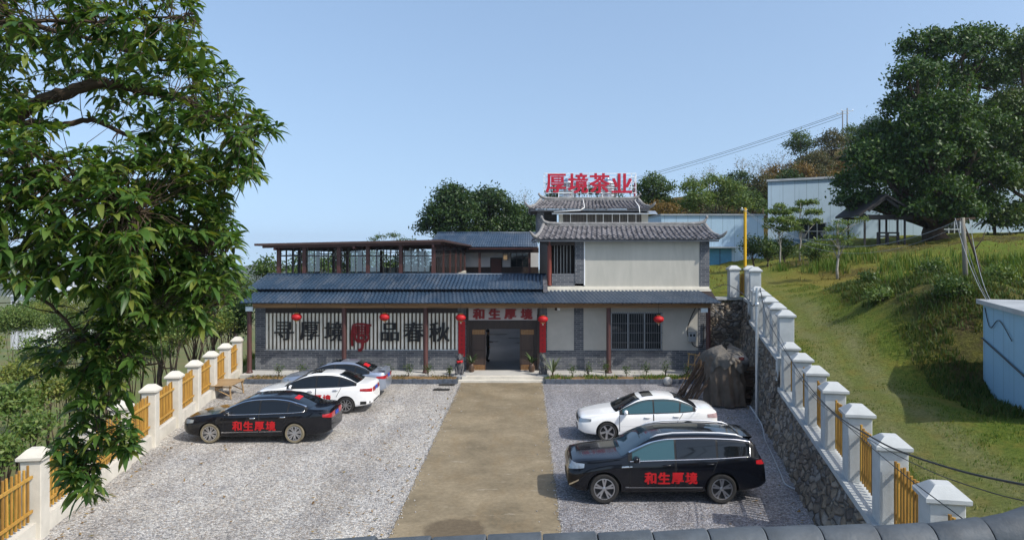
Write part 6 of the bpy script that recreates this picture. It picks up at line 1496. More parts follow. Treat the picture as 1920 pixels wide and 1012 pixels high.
# hazy white buildings down in the valley, far left
for i, (u0, u1, v0, v1, Y, lab) in enumerate(((20, 70, 556, 600, 150, 'white flat roofed building low in the valley at the far left'), (75, 140, 545, 590, 165, 'white long building in the valley seen through the leaves'), (120, 150, 520, 560, 210, 'small white block farther back in the valley'), (385, 402, 540, 556, 190, 'tiny white building in the valley just left of the blue roof'))):
    a, b = at(u0, v1, Y), at(u1, v0, Y); t = thing('valley_building', lab, 'building', ((a.x + b.x) / 2, Y, a.z - 6))
    B('wall', mat('white_distant_wall', (.62, .63, .64), .8), t, (a.x, b.x, Y, Y + 12, a.z - 6, b.z)); B('roof', mat('pale_roof', (.5, .53, .56), .7), t, (a.x - .4, b.x + .4, Y - .4, Y + 12.4, b.z + .002, b.z + .3)); n = 5
    B('window', DARKPANE, t, *[(a.x + (b.x - a.x) * (q + .3) / n, a.x + (b.x - a.x) * (q + .7) / n, Y - .05, Y - .002, b.z - 2.2, b.z - .9) for q in range(n)])
# power pole pair on the hill
for u, vt, lab in ((1580, 208, 'tall power pole on the hill skyline left of the big tree, with crossarm'), (1588.5, 203, 'second power pole of the pair on the hill skyline, slightly taller')):
    p0 = at(u, 262, 130); p1 = at(u, vt, 130); t = thing('power_pole', lab, 'pole', (p0.x, 130, p0.z - 2), group='power poles on the hill'); H_ = p1.z - p0.z + 2
    mb = MB(); mb.tube([(0, 0, 0), (0, 0, H_)], [.16, .11], 8); mb.build('shaft', mat('grey_concrete_pole', (.3, .3, .3), .8), t); mb = MB(); mb.bar((-1.1, 0, H_ - .5), (1.1, 0, H_ - .5), .12)
    for x in (-1, 0, 1): mb.lathe([(.05, 0), (.07, .12), (0, .25)], (x, 0, H_ - .44), 6)
    mb.build('cross_arm', PALE_METAL, t)
for i, (dv, lab) in enumerate(((0, 'highest of the thin power lines slanting from the hill poles down to the left'), (3, 'middle thin power line slanting from the hill poles'), (8, 'lowest thin power line slanting from the hill poles'))):
    cable('power_line', wt2(at(1580, 211 + dv, 130), at(1000, 378 + dv * .8, 170), 1.2, 12), .035, WIRE, lab, 2, 4)

# ------------------------------------------------------------ trees
def leaf_cloud(g, lobes, dens, per, ls, spread, up=.45, asp=.55):
    'lobes: (centre, radius, flatten). Clumps sit on the lobe shells, leaves round the clumps'
    Ps, Ns, Ds = [], [], []
    for c, r, fl in lobes:
        n = max(8, int(dens * (2.4 if r > 2.3 else 3.8) * r * r)); d = rand_dirs(g, n); d[:, 2] = np.where(d[:, 2] < -.3, -d[:, 2] * .6, d[:, 2]); d /= np.linalg.norm(d, axis=1, keepdims=True)
        rad = r * g.uniform(.50, 1.10, n) ** .7
        cc = np.array(c) + d * rad[:, None] * np.array([1, 1, fl]); sg = spread * g.uniform(.6, 1.4, n)
        P = np.repeat(cc, per, 0) + g.normal(size=(n * per, 3)) * np.repeat(sg, per)[:, None] * np.array([1, 1, .65]); out = np.repeat(d, per, 0)
        Ps.append(P); Ns.append(out * .7 + rand_dirs(g, n * per) * .9 + np.array([0, 0, up])); Ds.append(rand_dirs(g, n * per) + np.array([0, 0, -.35]))
    P, N_, D = map(np.concatenate, (Ps, Ns, Ds)); n = len(P)
    return leaf_quads(P, D, N_ / np.linalg.norm(N_, axis=1, keepdims=True), ls * g.uniform(.6, 1.35, n), ls * asp * g.uniform(.7, 1.2, n))
def tree(name, label, base, lobes, m, seed, ls=.3, dens=7, per=16, spread=.5, trunk=.25, bark=None, cat='tree', group=None, up=.45, asp=.55, bare=0, fork=.35):
    'lobes in world coordinates: (Vector, r, flatten)'
    g = np.random.default_rng(seed); base = Vector(base); t = thing(name, label, cat, base, group=group); bark = bark or BARK
    L = [(Vector(c) - base, r, fl) for c, r, fl in lobes]; top = max(L, key=lambda q: q[0].z)[0]; cen = sum((q[0] for q in L), Vector()) / len(L)
    mb = MB(); fk = Vector((cen.x * .25, cen.y * .25, cen.z * fork)); mb.tube([(0, 0, -.3), (fk * .5) + Vector((g.normal() * trunk * .4, 0, 0)), fk], [trunk * 1.35, trunk, trunk * .85], 10)
    for c, r, fl in L:
        mid = fk.lerp(c, .5) + Vector((g.normal() * r * .15, g.normal() * r * .15, -.08 * r)); mb.tube([fk - Vector((0, 0, trunk * .3)), mid, c], [trunk * .55, trunk * .35, trunk * .12], 7)
        for k_ in range(4 + bare):
            e = c + Vector(rand_dirs(g, 1)[0]) * r * .85; s0 = mid.lerp(c, g.uniform(.2, 1)); mb.tube([s0, s0.lerp(e, .5) + Vector((0, 0, .06 * r)), e], [trunk * .14, trunk * .09, trunk * .03], 5)
    mb.build('trunk', bark, t, smooth=True)
    V, F = leaf_cloud(g, [(tuple(c), r, fl) for c, r, fl in L], dens, per, ls, spread, up, asp); np_obj('crown', V, F, m, t); return t
LG = lambda name, *c: leaf_mat(name, list(c), .28, .5, .35)
LEAF_DARK = LG('dark_evergreen_leaf', (.012, .032, .008), (.022, .052, .012), (.035, .075, .016), (.060, .10, .022)); LEAF_MID = LG('mid_green_leaf', (.025, .055, .010), (.04, .085, .015), (.065, .115, .02), (.10, .14, .03))
LEAF_PALE = LG('pale_green_leaf', (.05, .10, .02), (.08, .14, .025), (.12, .18, .04), (.16, .20, .05)); LEAF_OLIVE = LG('olive_leaf', (.035, .045, .015), (.06, .07, .02), (.09, .085, .03), (.13, .10, .04))
LEAF_RUST = LG('rust_dry_leaf', (.10, .06, .015), (.16, .095, .02), (.20, .13, .03), (.10, .09, .025)); LEAF_YEL = LG('yellow_green_leaf', (.07, .11, .018), (.12, .16, .025), (.18, .21, .04), (.24, .24, .06)); LEAF_GREY = LG('grey_green_leaf', (.06, .075, .05), (.09, .10, .07), (.12, .125, .09))
def lob(rows, Y, g, dy=.35):
    out = []
    for u, v, r in rows:
        rr_ = r * Y / 1350; y = Y + g.uniform(-1, 1) * rr_ * 2 * dy; out.append((at(u, v, y), rr_, .85))
    return out
g = np.random.default_rng(21)
LEAF_BIG = LG('great_tree_leaf', (.014, .040, .007), (.026, .065, .010), (.042, .095, .015), (.075, .13, .022))
# the great dark tree on the right
Yb = 58; bz = hz(at(1757, 0, Yb).x, Yb)
BIG = [(1735, 95, 45), (1790, 105, 60), (1840, 85, 45), (1720, 150, 42), (1770, 170, 58), (1840, 150, 50), (1700, 205, 40), (1745, 235, 55), (1660, 262, 45), (1700, 285, 58), (1630, 300, 42), (1770, 290, 60), (1605, 345, 38), (1660, 335, 52), (1720, 345, 55), (1790, 345, 58), (1590, 375, 24), (1635, 385, 34), (1690, 395, 34), (1840, 250, 55), (1850, 330, 50), (1830, 385, 40), (1610, 420 - 35, 20), (1745, 395, 34), (1790, 405, 30)]
tree('broadleaf_tree', 'huge dark broadleaf tree with spreading crown and thick trunk in front of the warehouse', (at(1757, 0, Yb).x, Yb, bz), lob(BIG, Yb, g, .8) + [(at(u, v, 54.5), r * .043, .85) for u, v, r in ((1740, 300, 48), (1765, 360, 44), (1790, 270, 44), (1715, 400, 30), (1800, 400, 32), (1770, 210, 44), (1730, 250, 40))], LEAF_BIG, 5, .32, 7, 26, .33, .8, fork=.2)
tree('broadleaf_tree', 'tall green tree at the right edge, next to the huge dark tree', (at(1945, 0, 60).x, 60, hz(at(1945, 0, 60).x, 60)), lob([(1900, 210, 45), (1935, 130, 60), (1900, 280, 45), (1950, 230, 60), (1885, 350, 38), (1930, 330, 55), (1890, 410, 36), (1935, 410, 42), (1980, 330, 60), (1915, 90, 34)], 60, g), LEAF_MID, 6, .30, 9, 20, .45, .5)
# banana plant in front of the warehouse, right edge
bn = thing('banana_plant', 'banana plant with broad torn leaves by the warehouse wall right of the huge tree', 'plant', at(1865, 452, 60)); mb = MB(); gg = np.random.default_rng(3)
for i in range(9):
    a = gg.uniform(0, 6.28); l = gg.uniform(2.0, 2.9); d = Vector((math.cos(a), math.sin(a) * .6, 0)); s = Vector((-d.y, d.x, 0)).normalized(); P = []
    for j in range(9):
        t_ = j / 8; p = Vector((0, 0, 1.2)) + d * l * t_ * .8 + Vector((0, 0, l * (.85 * t_ - .95 * t_ * t_))); w_ = .32 * math.sin(math.pi * (t_ * .88 + .10)); P.append([p - s * w_ - Vector((0, 0, .1 * w_)), p, p + s * w_ - Vector((0, 0, .1 * w_))])
    mb.grid(P)
mb.build('foliage', LG('banana_leaf', (.02, .05, .015), (.04, .085, .02)), bn); mb = MB(); mb.tube([(0, 0, -.3), (0, 0, 1.4)], [.16, .1], 8); mb.build('trunk', BARK, bn)
# the round dark trees behind the courtyard
tree('broadleaf_tree', 'rounded dark green tree behind the rear wing, left of the pair', (at(850, 0, 76).x, 76, 1), lob([(850, 380, 35), (830, 408, 34), (868, 405, 32), (812, 428, 26), (850, 435, 34), (845, 362, 18)], 76, g), LEAF_DARK, 8, .34, 9, 20, .45, .4)
tree('broadleaf_tree', 'rounded dark green tree behind the rear wing, right of the pair', (at(925, 0, 78).x, 78, 1), lob([(915, 378, 30), (935, 402, 34), (900, 405, 28), (955, 430, 32), (915, 435, 34), (980, 420, 24), (985, 440, 26)], 78, g), LEAF_DARK, 9, .34, 9, 20, .45, .4)
tree('broadleaf_tree', 'mid green tree between the rear wing and the tile roofed block', (at(985, 0, 82).x, 82, 1), lob([(975, 402, 20), (995, 415, 22), (965, 425, 24), (1005, 440, 22)], 82, g), LEAF_MID, 10, .32, 9, 16, .4, .25)
tree('bare_tree', 'pale leafless tree behind the rear wing', (at(975, 0, 95).x, 95, 1), lob([(975, 375, 16), (990, 388, 18), (962, 385, 14), (985, 365, 10)], 95, g), LEAF_GREY, 12, .18, 5, 4, .5, .10, PALEBARK, bare=12)
# feathery tops over the glass room
tree('feathery_tree', 'thin feathery treetop just above the glass room roof', (at(725, 0, 90).x, 90, 0), [(at(u, v, 90), r * 90 / 1350, .35) for u, v, r in ((700, 449, 9), (715, 445, 11), (738, 443, 12), (755, 450, 10), (775, 452, 9))], LEAF_MID, 13, .22, 9, 9, .2, .12)
# trees left of the glass room
tree('broadleaf_tree', 'bushy green tree beside the left end of the glass room', (at(500, 0, 58).x, 58, -6), lob([(503, 492, 14), (492, 505, 16), (480, 515, 14), (513, 510, 14)], 58, g), LEAF_MID, 14, .26, 10, 16, .35, .18)
for i, (u, v, Y, r, lab) in enumerate(((440, 540, 60, 26, 'green tree just left of the blue roof end'), (400, 560, 52, 30, 'green tree rising behind the left fence near the house'), (360, 590, 48, 28, 'leafy tree behind the left fence partly under the hanging branches'), (430, 590, 50, 30, 'dark bushy tree behind the fence corner by the house'), (300, 600, 55, 36, 'tree down the slope left of the lot'))):
    tree('broadleaf_tree', lab, (at(u, 0, Y).x, Y, at(0, v, Y).z - 5), lob([(u, v, r), (u - r * .8, v + r * .5, r * .8), (u + r * .7, v + r * .6, r * .8), (u, v + r, r)], Y, g), (LEAF_MID, LEAF_PALE, LEAF_MID, LEAF_DARK, LEAF_OLIVE)[i], 80 + i, .24, 12, 14, .32, .15)
# trees beside the top storey and on the hill
tree('broadleaf_tree', 'green tree right behind the roof sign', (at(1225, 0, 84).x, 84, 2), lob([(1225, 345, 20), (1205, 358, 18), (1245, 358, 18), (1220, 375, 24), (1200, 385, 18), (1245, 385, 20)], 84, g), LEAF_MID, 15, .30, 10, 16, .4, .25)
tree('broadleaf_tree', 'spreading bright green tree above the low shed', (at(1345, 0, 82).x, 82, 3), lob([(1300, 355, 22), (1340, 348, 24), (1375, 360, 22), (1310, 378, 26), (1350, 378, 28), (1390, 385, 22), (1290, 392, 20)], 82, g), LEAF_PALE, 16, .28, 10, 16, .32, .25)
tree('bush', 'rust brown bush between the tile roofs and the low shed', (at(1240, 0, 78).x, 78, 3), lob([(1230, 392, 18), (1255, 395, 18), (1215, 400, 15), (1245, 408, 20)], 78, g), LEAF_RUST, 17, .22, 12, 16, .3, .12, cat='bush')
tree('broadleaf_tree', 'green tree behind the roof sign, seen between its characters', (at(1100, 0, 82).x, 82, 2), lob([(1050, 360, 16), (1085, 358, 18), (1120, 360, 16), (1150, 365, 14), (1040, 375, 14)], 82, g), LEAF_DARK, 18, .28, 10, 16, .35, .25)
HT = [(1385, 335, 26, 'D', 112, 'dark tree on the hill above the bright green tree'), (1415, 310, 20, 'B', 120, 'bare tree on the hill, leftmost of the bare ones'), (1440, 300, 24, 'B', 124, 'tall bare tree on the hill left of the twin poles'), (1470, 290, 22, 'B', 122, 'bare branching tree in the middle of the hill skyline'), (1500, 262, 24, 'M', 124, 'leaning green treetop standing out on the hill skyline'),
      (1430, 345, 28, 'O', 105, 'olive tree low on the hill beside the warehouse'), (1480, 335, 26, 'D', 108, 'dark green tree on the hill above the warehouse roof, left part'), (1530, 300, 26, 'O', 116, 'olive bush on the hill above the warehouse roof'), (1540, 275, 18, 'B', 126, 'thin bare tree on the skyline below the poles'), (1330, 318, 20, 'B', 112, 'pale bare tree left on the hill over the bright green tree'), (1300, 330, 16, 'B', 112, 'small bare tree at the left foot of the hill'),
      (1560, 258, 22, 'O', 122, 'olive treetop just left of the huge dark tree'), (1410, 370, 24, 'M', 96, 'green tree at the left corner of the warehouse'), (1600, 250, 24, 'M', 126, 'green tree on the skyline behind the huge dark tree'), (1640, 235, 26, 'D', 126, 'dark tree on the skyline behind the huge tree, farther right'), (1505, 320, 20, 'R', 110, 'reddish dry bush on the hill over the warehouse'), (1452, 322, 18, 'R', 112, 'rusty dry bush among the hill trees'), (1390, 300, 16, 'B', 118, 'slender bare tree on the left part of the hill'), (1880, 130, 40, 'M', 120, 'tall green tree high on the hill at the right'), (1920, 70 + 40, 40, 'M', 118, 'green hilltop tree at the right edge of the view')]
for i, (u, v, r, kd, Y, lab) in enumerate(HT):
    rows = [(u, v, r * .7), (u - r * .6, v + r * .5, r * .6), (u + r * .6, v + r * .45, r * .6), (u, v + r * .9, r * .7)]; b = at(u, v + r * 2.2, Y); m = {'D': LEAF_DARK, 'B': LEAF_GREY, 'O': LEAF_OLIVE, 'M': LEAF_MID, 'R': LEAF_RUST}[kd]
    if kd == 'B': tree('bare_tree', lab, b, lob(rows, Y, g), m, 100 + i, .2, 3, 3, .6, .11, PALEBARK, group='trees on the hill', bare=14, fork=.45)
    else: tree('hill_tree', lab, b, lob(rows, Y, g), m, 100 + i, .34, 7, 14, .45, .16, group='trees on the hill')
# scrub that clothes the hill as one mass
g2 = np.random.default_rng(31); Ls_ = []
for i in range(900):
    u = g2.uniform(1130, 2300); t_ = g2.uniform(.02, .75); p = hill_pt(u, t_)
    Ls_.append(p)
def scrub(name, pts, m, seed, r0, r1, ls, per=16):
    r0, r1 = r0 * 1.25, r1 * 1.4
    gg = np.random.default_rng(seed); lobes = [((p.x, p.y, p.z + .3), gg.uniform(r0, r1), .8) for p in pts]; V, F = leaf_cloud(gg, lobes, 4, per, ls, .4, .5); return tag(np_obj(name, V, F, m), kind='stuff')
scrub('hill_scrub', Ls_[0::3], LEAF_OLIVE, 1, .7, 1.6, .34); scrub('green_hill_scrub', Ls_[1::3], LEAF_MID, 2, .8, 1.7, .34); scrub('dry_hill_scrub', Ls_[2::3], LEAF_RUST, 3, .6, 1.3, .30)

# saplings and bushes on the slope
def layered(name, label, u, vb, Y, branches, m, seed, ls=.16, tr=.05, bark=PALEBARK, per=20):
    'young tree with flat sprays of leaf: branches (u, v, radius px)'
    b = at(u, vb, Y); gx_ = np.random.default_rng(seed); b.z = min(b.z, hz(b.x, Y)) if b.x > 10 else b.z
    t = thing(name, label, 'tree', b); mb = MB(); top = min(q[1] for q in branches); tp = at(u, top, Y) - b; n = 6; tk = [tp * (i / n) + Vector((.06 * math.sin(i * 1.7 + seed), 0, 0)) for i in range(n + 1)]; tk[0] = Vector((0, 0, -.2)); mb.tube(tk, [tr * (1.15 - .16 * i) for i in range(n + 1)], 7)
    lobes = []
    for q in branches:
        c = at(q[0], q[1], Y) - b + Vector((0, gx_.uniform(-.5, .5), 0)); r = q[2] * Y / 1350; s0 = tk[min(n, max(2, int(n * (c.z / max(.1, tp.z)) * .72)))]; mb.tube([s0, s0.lerp(c, .55) + Vector((0, 0, .12)), c], [tr * .5, tr * .35, tr * .12], 5); lobes.append((tuple(c), r, .42))
    mb.build('trunk', bark, t, smooth=True); V, F = leaf_cloud(gx_, lobes, 40, per, ls, .12, .9, .5); np_obj('crown', V, F, m, t); return t
layered('sapling', 'young tree with a straight pale trunk and thin crown on the grassy slope', 1571, 524, 40, [(1568, 418, 10), (1556, 430, 11), (1585, 432, 11), (1600, 418, 9), (1545, 445, 9), (1570, 446, 13), (1594, 446, 9), (1612, 412, 7), (1560, 460, 8), (1582, 455, 9)], LEAF_PALE, 3, .13, .075, per=12)
layered('sapling', 'feathery young tree in front of the warehouse, right of the pair', 1500, 470, 52, [(1510, 382, 11), (1525, 380, 9), (1495, 395, 12), (1520, 400, 14), (1480, 410, 12), (1505, 418, 14), (1535, 415, 8), (1490, 430, 10)], LEAF_PALE, 4, .17, .06)
layered('sapling', 'feathery young tree in front of the warehouse, left of the pair', 1462, 476, 50, [(1465, 388, 10), (1450, 398, 12), (1475, 400, 11), (1455, 415, 15), (1480, 420, 12), (1440, 425, 9), (1468, 432, 14)], LEAF_PALE, 5, .17, .06)
for u, v, Y, r, m, lab, sd in ((1530, 470, 47, 22, LEAF_PALE, 'upright bright green bush on the slope beside the straight young tree', 1), (1412, 460, 52, 20, LEAF_DARK, 'round dark bush behind the yellow pole', 2), (1440, 465, 52, 18, LEAF_MID, 'green bush right of the yellow pole under the feathery trees', 3), (1470, 462, 53, 18, LEAF_MID, 'green bush at the foot of the feathery trees', 4)):
    b = at(u, v + r * 1.4, Y); b.z = hz(b.x, Y); tree('bush', lab, b, lob([(u, v - r * .3, r * .7), (u - r * .5, v + r * .3, r * .7), (u + r * .5, v + r * .35, r * .7), (u, v + r * .8, r * .7)], Y, g), m, 200 + sd, .17, 26, 14, .2, .07, cat='bush')
for i, (x, y, r, lab) in enumerate(((17.2, 30.5, .5, 'small leafy weed bush on the dark bank, upper one'), (14.0, 28.5, .42, 'small leafy weed bush near the foot of the bank'), (16.0, 33.5, .38, 'low green weed bush on the upper bank'), (19.5, 29.5, .5, 'weed bush in the shade near the timber pole'), (15.2, 25.6, .5, 'weed bush just behind the blue shed corner'))):
    z = hz(x, y); tree('bush', lab, (x, y, z), [(Vector((x, y, z + r * .8)), r, .8), (Vector((x + r * .6, y, z + r * .5)), r * .7, .8), (Vector((x - r * .6, y, z + r * .45)), r * .7, .8)], (LEAF_MID, LEAF_PALE)[i % 2], 230 + i, .13, 60, 9, .13, .03, cat='bush')
# rocks on the slope
for x, y, r, lab in ((20.0, 34.8, .28, 'pale rock lying on the slope among the tall grass'), (17.5, 33.6, .3, 'pale rock on the slope left of the other one'), (8.05, 12.4, .2, 'pale rock beside the nearest right fence panels')):
    vs = []; n = 10
    for i in range(7):
        for kk in range(n):
            th = math.pi * i / 6; a = 2 * math.pi * kk / n; d = Vector((math.sin(th) * math.cos(a), math.sin(th) * math.sin(a), math.cos(th) * .6)); q = 1 + .35 * noise.noise(d * 1.5 + Vector((x, y, 0))); vs.append(d * r * q)
    mb = MB(); mb.add(vs, [(i * n + kk, i * n + (kk + 1) % n, i * n + n + (kk + 1) % n, i * n + n + kk) for i in range(6) for kk in range(n)]); o = mb.build('rock', mat('pale_rock', (.42, .39, .33), .9, var=.2, scale=5)); o.location = (x, y, hz(x, y) + r * .15); tag(o, lab, 'rock')

# bushes on the slope outside the left fence
BS = [(30, 690, 30, 46), (90, 660, 34, 44), (150, 640, 38, 44), (210, 660, 36, 40), (10, 760, 24, 60), (110, 740, 27, 50), (60, 800, 21, 50), (180, 700, 31, 42), (250, 640, 40, 38), (290, 660, 37, 30), (330, 640, 42, 30), (0, 850, 18.5, 50), (390, 620, 46, 26), (-40, 640, 34, 60), (230, 700, 29.5, 24), (420, 610, 49, 20), (40, 610, 50, 50), (130, 600, 55, 46), (200, 610, 52, 40), (320, 606, 33, 44), (362, 598, 36, 42), (400, 590, 40, 42), (432, 582, 44, 38), (262, 596, 45, 52), (200, 580, 60, 60), (120, 588, 70, 64), (60, 580, 75, 64), (300, 570, 58, 56), (370, 560, 62, 50)]
WH = ['far left edge', 'under the hanging branches', 'middle of the slope', 'close behind the fence', 'low at the left edge', 'behind the second panel', 'near the front corner', 'behind the third panel', 'upper slope', 'behind the middle pillars', 'near the house end', 'at the bottom left corner', 'by the fence end', 'outermost left', 'tight against the fence', 'next to the house corner', 'far down the slope at the left', 'far down the slope in the middle', 'far down the slope at the right', 'pressed against the middle panels', 'beside the seventh pillar', 'beside the bamboo table panel', 'beside the last panels', 'rising above the middle of the fence', 'far behind the third panel', 'beyond the white valley building', 'farthest out at the left', 'under the right part of the hanging branches', 'below the glass room corner']
for i, (u, v, Y, r) in enumerate(BS):
    X = min(at(u, v, Y).x, XL(Y) - .3 - r * Y / 1350); c = Vector((X, Y, at(u, v, Y).z)); R_ = r * Y / 1350; zb_ = float(ground_z(np.array([X - XL(Y)]), np.array([Y]), np.array([X]))[0])
    lb = [(c + Vector((g.uniform(-.6, .6) * R_, g.uniform(-.5, .5) * R_, g.uniform(-.5, .3) * R_)), R_ * g.uniform(.4, .65), .8) for _ in range(5)]
    m = (LEAF_YEL, LEAF_PALE, LEAF_MID, LEAF_YEL, LEAF_PALE)[i % 5]; tree('slope_bush', ('tall yellow green bush', 'light green bush', 'green bush', 'pale feathery bush', 'leafy green bush')[i % 5] + ' outside the left fence, ' + WH[i], (X, Y, zb_), lb, m, 300 + i, .15, 26, 14, .2, .06, cat='bush', group='bushes outside the left fence')
gl = np.random.default_rng(8); n = 9000; Yy = gl.uniform(11, 50, n); aa = -gl.uniform(.2, 1, n) ** 1.3 * 16; Xx = aa + XL(Yy); pts_ = np.stack([Xx, Yy, ground_z(aa, Yy, Xx) - .03], 1)
tag(blades('slope_grass', pts_, .55, .03, GRASS, .7, gl, 2), kind='stuff'); tag(blades('slope_weeds', pts_[::2] + np.array([.1, .1, 0]), .5, .03, GRASS, .7, gl, 2), kind='stuff')

# ------------------------------------------------------------ the near tree whose branches hang in on the left
ft = thing('mango_tree', 'near tree whose long glossy drooping leaves fill the left side of the view', 'tree', (-10.4, 8.2, -1.2)); FB = Vector(ft.location); gf = np.random.default_rng(12)
def w(u, v, Y): return at(u, v, Y) - FB
LIMB = [([(-620, 1500, 8.2), (-560, 1000, 8.2), (-500, 600, 8.2), (-440, 380, 8.2), (-300, 200, 8.1), (-120, 60, 8), (40, -60, 8), (200, -140, 8)], .24, .06),
        ([(-440, 380, 8.2), (-200, 300, 8.0), (0, 228, 7.9), (60, 200, 7.9), (120, 175, 7.9), (185, 158, 7.9), (250, 166, 8.0), (320, 180, 8.0), (380, 205, 8.0), (430, 235, 8.0), (480, 250, 8.0)], .12, .012),
        ([(-200, 300, 8.0), (-60, 250, 8.4), (60, 230, 8.6), (120, 236, 8.5), (170, 224, 8.5), (230, 250, 8.5), (320, 300, 8.5), (400, 330, 8.5), (470, 335, 8.5)], .055, .012),
        ([(-500, 600, 8.2), (-250, 520, 7.8), (-50, 480, 7.6), (100, 500, 7.6), (220, 480, 7.6), (330, 470, 7.7), (420, 480, 7.8)], .032, .008),
        ([(-50, 480, 7.6), (80, 560, 7.5), (160, 640, 7.5), (185, 720, 7.5), (190, 800, 7.5), (160, 900, 7.5)], .022, .005),
        ([(220, 480, 7.6), (320, 540, 7.7), (390, 570, 7.8), (430, 570, 7.8)], .035, .008),
        ([(-120, 60, 8), (60, 40, 7.6), (200, 40, 7.6), (330, 30, 7.7), (365, 25, 7.7)], .03, .006),
        ([(-250, 520, 7.8), (-80, 350, 7.2), (60, 330, 7.0), (180, 360, 7.0), (260, 400, 7.1)], .07, .010),
        ([(-120, 60, 8), (-20, 40, 9), (120, 60, 9), (260, 100, 9), (360, 130, 9)], .06, .010),
        ([(-200, 300, 8), (-40, 360, 9), (120, 380, 9.2), (260, 400, 9.2), (380, 430, 9.2)], .06, .010),
        ([(160, 640, 7.5), (250, 680, 7.5), (330, 690, 7.6)], .02, .006)]
mb = MB(); SK = []
for pts, r0, r1 in LIMB:
    P = [w(*q) for q in pts]; Q = []
    for i in range(len(P) - 1):
        p0, p1, p2, p3 = P[max(i - 1, 0)], P[i], P[i + 1], P[min(i + 2, len(P) - 1)]
        for j in range(6):
            t = j / 6; Q.append(.5 * ((2 * p1) + (p2 - p0) * t + (2 * p0 - 5 * p1 + 4 * p2 - p3) * t * t + (3 * p1 - 3 * p2 - p0 + p3) * t ** 3) + Vector(gf.normal(size=3) * .012))
    Q.append(P[-1]); n = len(Q); mb.tube(Q, [r0 + (r1 - r0) * (i / (n - 1)) ** .8 for i in range(n)], 9); SK += Q
SKA = np.array(SK)
OUT = [(-80, -60), (405, -20), (368, 25), (375, 70), (392, 110), (440, 145), (448, 175), (470, 205), (525, 245), (527, 272), (478, 290), (502, 345), (470, 375), (430, 385), (425, 430), (455, 470), (432, 510), (470, 555), (440, 600), (400, 610), (372, 640), (335, 618), (300, 640), (262, 690), (258, 720), (235, 760), (262, 850), (250, 880), (215, 830), (180, 900), (178, 955), (150, 970), (120, 930), (85, 915), (95, 855), (150, 800), (120, 740), (60, 740), (28, 705), (90, 640), (100, 560), (60, 570), (20, 560), (-80, 600)]
def inside(u, v, poly):
    c = False; j = len(poly) - 1
    for i in range(len(poly)):
        (a, b), (d, e) = poly[i], poly[j]
        if (b > v) != (e > v) and u < (d - a) * (v - b) / (e - b) + a: c = not c
        j = i
    return c
HOLES = [(120, 205, 60, 36, .97), (165, 262, 60, 28, .95), (230, 290, 50, 40, .75), (90, 40, 40, 45, .85), (60, 150, 30, 26, .8), (330, 330, 40, 36, .6), (250, 330, 40, 30, .7), (170, 20, 30, 22, .6), (300, 240, 60, 40, .35), (180, 200, 40, 20, .7), (390, 270, 30, 25, .45), (110, 640, 40, 60, .7), (60, 600, 60, 40, .75), (290, 345, 30, 20, .5), (130, 590, 60, 40, .75), (150, 110, 40, 25, .3)]
TIPS = []
tries = 0
while len(TIPS) < 1330 and tries < 90000:
    tries += 1; u = gf.uniform(-70, 530); v = gf.uniform(-50, 960)
    vt = v - 12
    if not inside(u, v, OUT) or not inside(u, min(v + 30, v + 30), OUT) and gf.uniform() < .55: continue
    if any(((u - a) / c) ** 2 + ((v - b) / d) ** 2 < 1 and gf.uniform() < pr for a, b, c, d, pr in HOLES): continue
    lowleft = u < 260 and v > 250
    Y = gf.uniform(6.1, 7.7) if lowleft else gf.uniform(7.0, 9.6)
    if v > 600: Y = gf.uniform(7.1, 7.9)
    TIPS.append((u, v - 14, Y))
for _ in range(4000):
    u = gf.uniform(190, 480); v = gf.uniform(300, 640)
    if len(TIPS) < 1720 and inside(u, v, OUT) and inside(u + 8, v + 22, OUT): TIPS.append((u, v - 14, gf.uniform(7.0, 9.0)))
for u, v, Y in ((500, 236, 8.0), (512, 248, 8.0), (470, 232, 8.0), (488, 244, 8.05), (478, 318, 8.4), (488, 330, 8.4), (440, 545, 7.8), (150, 925, 7.5), (130, 905, 7.5), (165, 900, 7.5), (245, 835, 7.5), (232, 848, 7.5), (222, 828, 7.5)): TIPS.append((u, v, Y))
for _ in range(620):                        # the rest of the crown, left of the view
    u = gf.uniform(-560, -60); v = gf.uniform(-260, 470 + 120 * gf.uniform()); TIPS.append((u, v, gf.uniform(6.4, 10.4)))
LV, LF = [], []; nl = 0; TW_ = MB()
